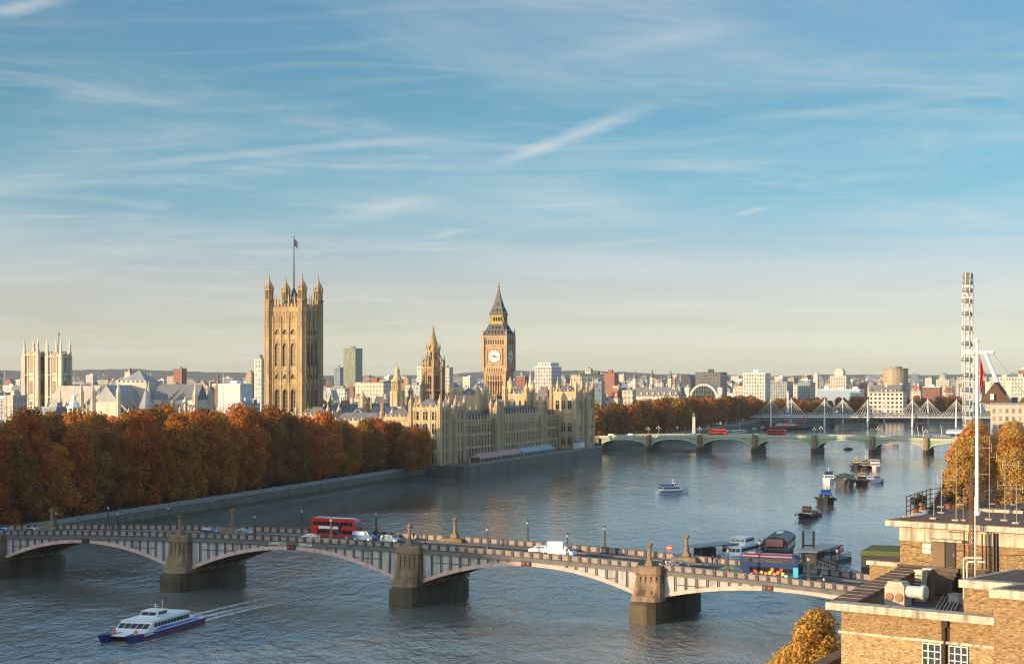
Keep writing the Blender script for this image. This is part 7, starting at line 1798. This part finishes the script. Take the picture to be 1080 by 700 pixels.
for i,(px,py,w_,d_,h_,lab) in enumerate(((958,622,.9,.5,.35,'low timber crate on the terrace left of the vent boxes'),(1003,622,1.3,.6,.5,'long low cable tray box in front of the penthouse door'),(1008,636,.8,.8,.7,'square roof cowl near the stair block'),(990,612,1.0,.35,.9,'narrow metal cabinet beside the penthouse door'))):
    q = rt_thing(('crate','tray_box','roof_cowl','cabinet')[i],lab,('crate','box','vent','cabinet')[i],px,py,FZ); m = MB(); m.box(-w_/2,-d_/2,0,w_/2,d_/2,h_); m.build('body',(CLT,MP,PLB,CREAM)[i],q); m = MB(); m.box(-w_/2-.04,-d_/2-.04,h_,w_/2+.04,d_/2+.04,h_+.06); m.build('lid',(CLT,DKGREY,GREY,GREY)[i],q)
# stack pipes by the stair block
for i,(px,py,h) in enumerate(((1016.5,642,3.6),(1020,640,3.2))):
    q = rt_thing('vent_pipe',f'pale bent vent pipe at the stair block, {("left","right")[i]} of two','pipe',px,py,FZ); m = MB(); m.path([(0,0,0),(0,0,h),(.1,.05,h+.15),(1.4,.1,h+.2)],.07,8); m.build('pipe',mat('pale vent pipe',(.6,.56,.48),.5,.1,1),q); m = MB(); m.lathe([(.14,0),(.14,.08)],n=10); m.build('flange',GREY,q)
# railing round the penthouse roof
ZR = 33.65
q = thing('roof_railing','dark multi-bar railing round the penthouse roof','railing',fw(956,545,ZR),0); base = fw(956,545,ZR)
pts = [fw(956,545,ZR)-base, fw(981,536,ZR)-base, fw(1024,531,ZR)-base, fw(1092,533,ZR)-base]; m = MB(); ft = MB()
for a, b in zip(pts,pts[1:]):
    n = max(2,int((b-a).length/1.7))
    for h in (.45,.85,1.25,1.65): m.tube(a+Vector((0,0,h)),b+Vector((0,0,h)),.035,n=5)
    for i in range(n+1): p = a+(b-a)*i/n; m.tube(p,p+Vector((0,0,1.72)),.045,n=5); ft.cbox(p.x,p.y,0,.5,.35,.1)
m.build('bars',mat('dark weathered handrail',(.05,.042,.036),.6,.3,1),q); ft.build('ballast_feet',CREAMC,q)
# flagpole with a furled red flag
q = rt_thing('flagpole','tall white flagpole with a furled red flag on the penthouse roof','flagpole',1030.5,543,ZR,0)
m = MB(); m.lathe([(.3,0),(.3,.25),(.17,.3),(.155,7),(.10,14.1)],n=12); m.lathe([(.02,14.08),(.2,14.2),(.2,14.35),(.02,14.5)],n=10); m.build('pole',WHITE,q)
m = MB(); rf_ = random.Random(9); prof = []
vs = []; N_ = 16
for i in range(N_+1):
    z = 13.3-2.9*i/N_; w_ = .1+.3*sin(pi*min(1,i/N_*.9+.05)); 
    for j in range(6): vs.append((.16+w_*(.2+.8*j/5), .17*sin(j*2.1+i*.35)*w_*2, z-.12*j))
m.add(vs,[(i*6+j,i*6+j+1,(i+1)*6+j+1,(i+1)*6+j) for i in range(N_) for j in range(5)]); m.build('flag',mat('red flag',(.55,.05,.03),.8,.12,2),q)
# antenna masts
AM = mat('aluminium mast',(.40,.37,.33),.45,.15,1,metal=.3)
def antenna(px,py,z,h,arms,label,mm=None,r_=.032):
    q = rt_thing('antenna_mast',label,'antenna',px,py,z); m = MB(); m.tube((0,0,0),(0,0,h),r_,r_*.7,8); m.build('pole',mm or AM,q); a = MB()
    for zz,x0,x1 in arms:
        a.tube((x0,0,zz),(x1,0,zz),.02)
        for x in (x0,x1): a.tube((x,0,zz-.35),(x,0,zz+.35),.015)
    if arms: a.build('aerial',mm or AM,q)
    f = MB(); f.cbox(0,0,0,.55,.45,.12); f.build('foot',CREAMC,q)
antenna(985,547,ZR,3.3,(),'slim white aerial pole, leftmost on the penthouse roof')
antenna(993,541,ZR,4.0,(),'taller slim white aerial pole right of the leftmost one')
antenna(1008.5,549,ZR,5.9,((3.2,-1.6,0),),'tall aerial pole with one side arm, left of the brown mast')
antenna(1016,549,ZR,2.4,(),'short grey aerial stub left of the brown mast',GREY)
antenna(1043.5,548,ZR,6.6,((5.7,-1.5,.2),(3.6,-1.3,.0),(5.0,0,.6)),'aerial mast with several cross arms right of the flagpole')
antenna(1060,549,ZR,5.4,((4.4,-.2,1.1),(2.8,-.6,.5)),'aerial mast with cross arms at the right frame edge')
antenna(1072,552,ZR,3.0,((2.7,-.5,.5),),'short aerial mast nearest the right frame edge')
q = thing('lattice_mast','tall rusty brown lattice mast rising past the penthouse wall','mast',Vector((PX(1024.5,137.5),137.5,FZ)),AANG); m = MB(); h = 9.3
for x in (-.12,.12):
    for y in (-.12,.12): m.tube((x,y,0),(x,y,h),.035,n=4)
for i in range(28): z = i*h/28; m.tube((-.12,-.12,z),(.12,-.12,z+h/28),.025,n=4); m.tube((.12,.12,z),(-.12,.12,z+h/28),.025,n=4); m.tube((.12,-.12,z),(.12,.12,z+h/28),.025,n=4)
m.build('lattice',mat('rust brown mast paint',(.17,.085,.05),.75,.3,2),q); m = MB(); m.tube((.3,0,0),(.3,0,h-1.5),.04); m.build('cable_run',WHITE,q)
q = rt_thing('roof_hatch','low pale hatch kerb on the penthouse roof right of the flagpole','hatch',1058,540,ZR); m = MB(); m.box(-2,-.6,0,2,.6,.25); m.build('kerb',CREAMC,q); m = MB(); m.box(-1.8,-.5,.25,1.8,.5,.36); m.build('lid',FELT,q)
for i,(px,py) in enumerate(((965,541),(973,538),(1000,537),(1004,535))):
    q = rt_thing('potted_shrub',f'small dark shrub in a tub on the penthouse roof, {nth(i+1)} from the left','plant',px,py,ZR); m = MB(); m.lathe([(.28,0),(.36,.5)],n=10); m.build('tub',mat('terracotta tub',(.25,.11,.06),.8,.2,1),q)
    c = crown(200+i,500,.5,.4,1.4,.13,5); c.materials.append(DKGRN); put('foliage',c,q)
# ================================================================= offices across the river that shade the park and the bridge
for i,(x,y,w_,d_,h,lab) in enumerate(OFFICES):
    q = thing('office_block',lab,'office block',(x,y,GZ-.5),RZ); m = MB(); m.box(-w_/2,-d_/2,0,w_/2,d_/2,h-2); m.build('wall',fac(('stone','cream','grey')[i%3]),q); m = MB(); m.box(-w_/2-.3,-d_/2-.3,h-2,w_/2+.3,d_/2+.3,h-.8); m.box(-w_/4,-d_/4,h-.8,w_/4,d_/4,h+2); m.build('roof',LEAD,q)
# ---------------------------------------------------------------- air: thin haze over the whole place
hb_ = MB(); hb_.box(-7000,-600,-3,7000,11800,132)
hm = bpy.data.materials.new('thin autumn haze'); hm.use_nodes = True; n = hm.node_tree.nodes; l = hm.node_tree.links.new; n.remove(n['Principled BSDF'])
pv = n.new('ShaderNodeVolumePrincipled'); pv.inputs['Color'].default_value = (.92,.92,.90,1); pv.inputs['Density'].default_value = 4e-5; pv.inputs['Anisotropy'].default_value = .2
l(pv.outputs[0],n['Material Output'].inputs['Volume']); o = hb_.build('haze',hm); o['kind'] = 'stuff'; o['label'] = 'thin pale haze over the river and city'
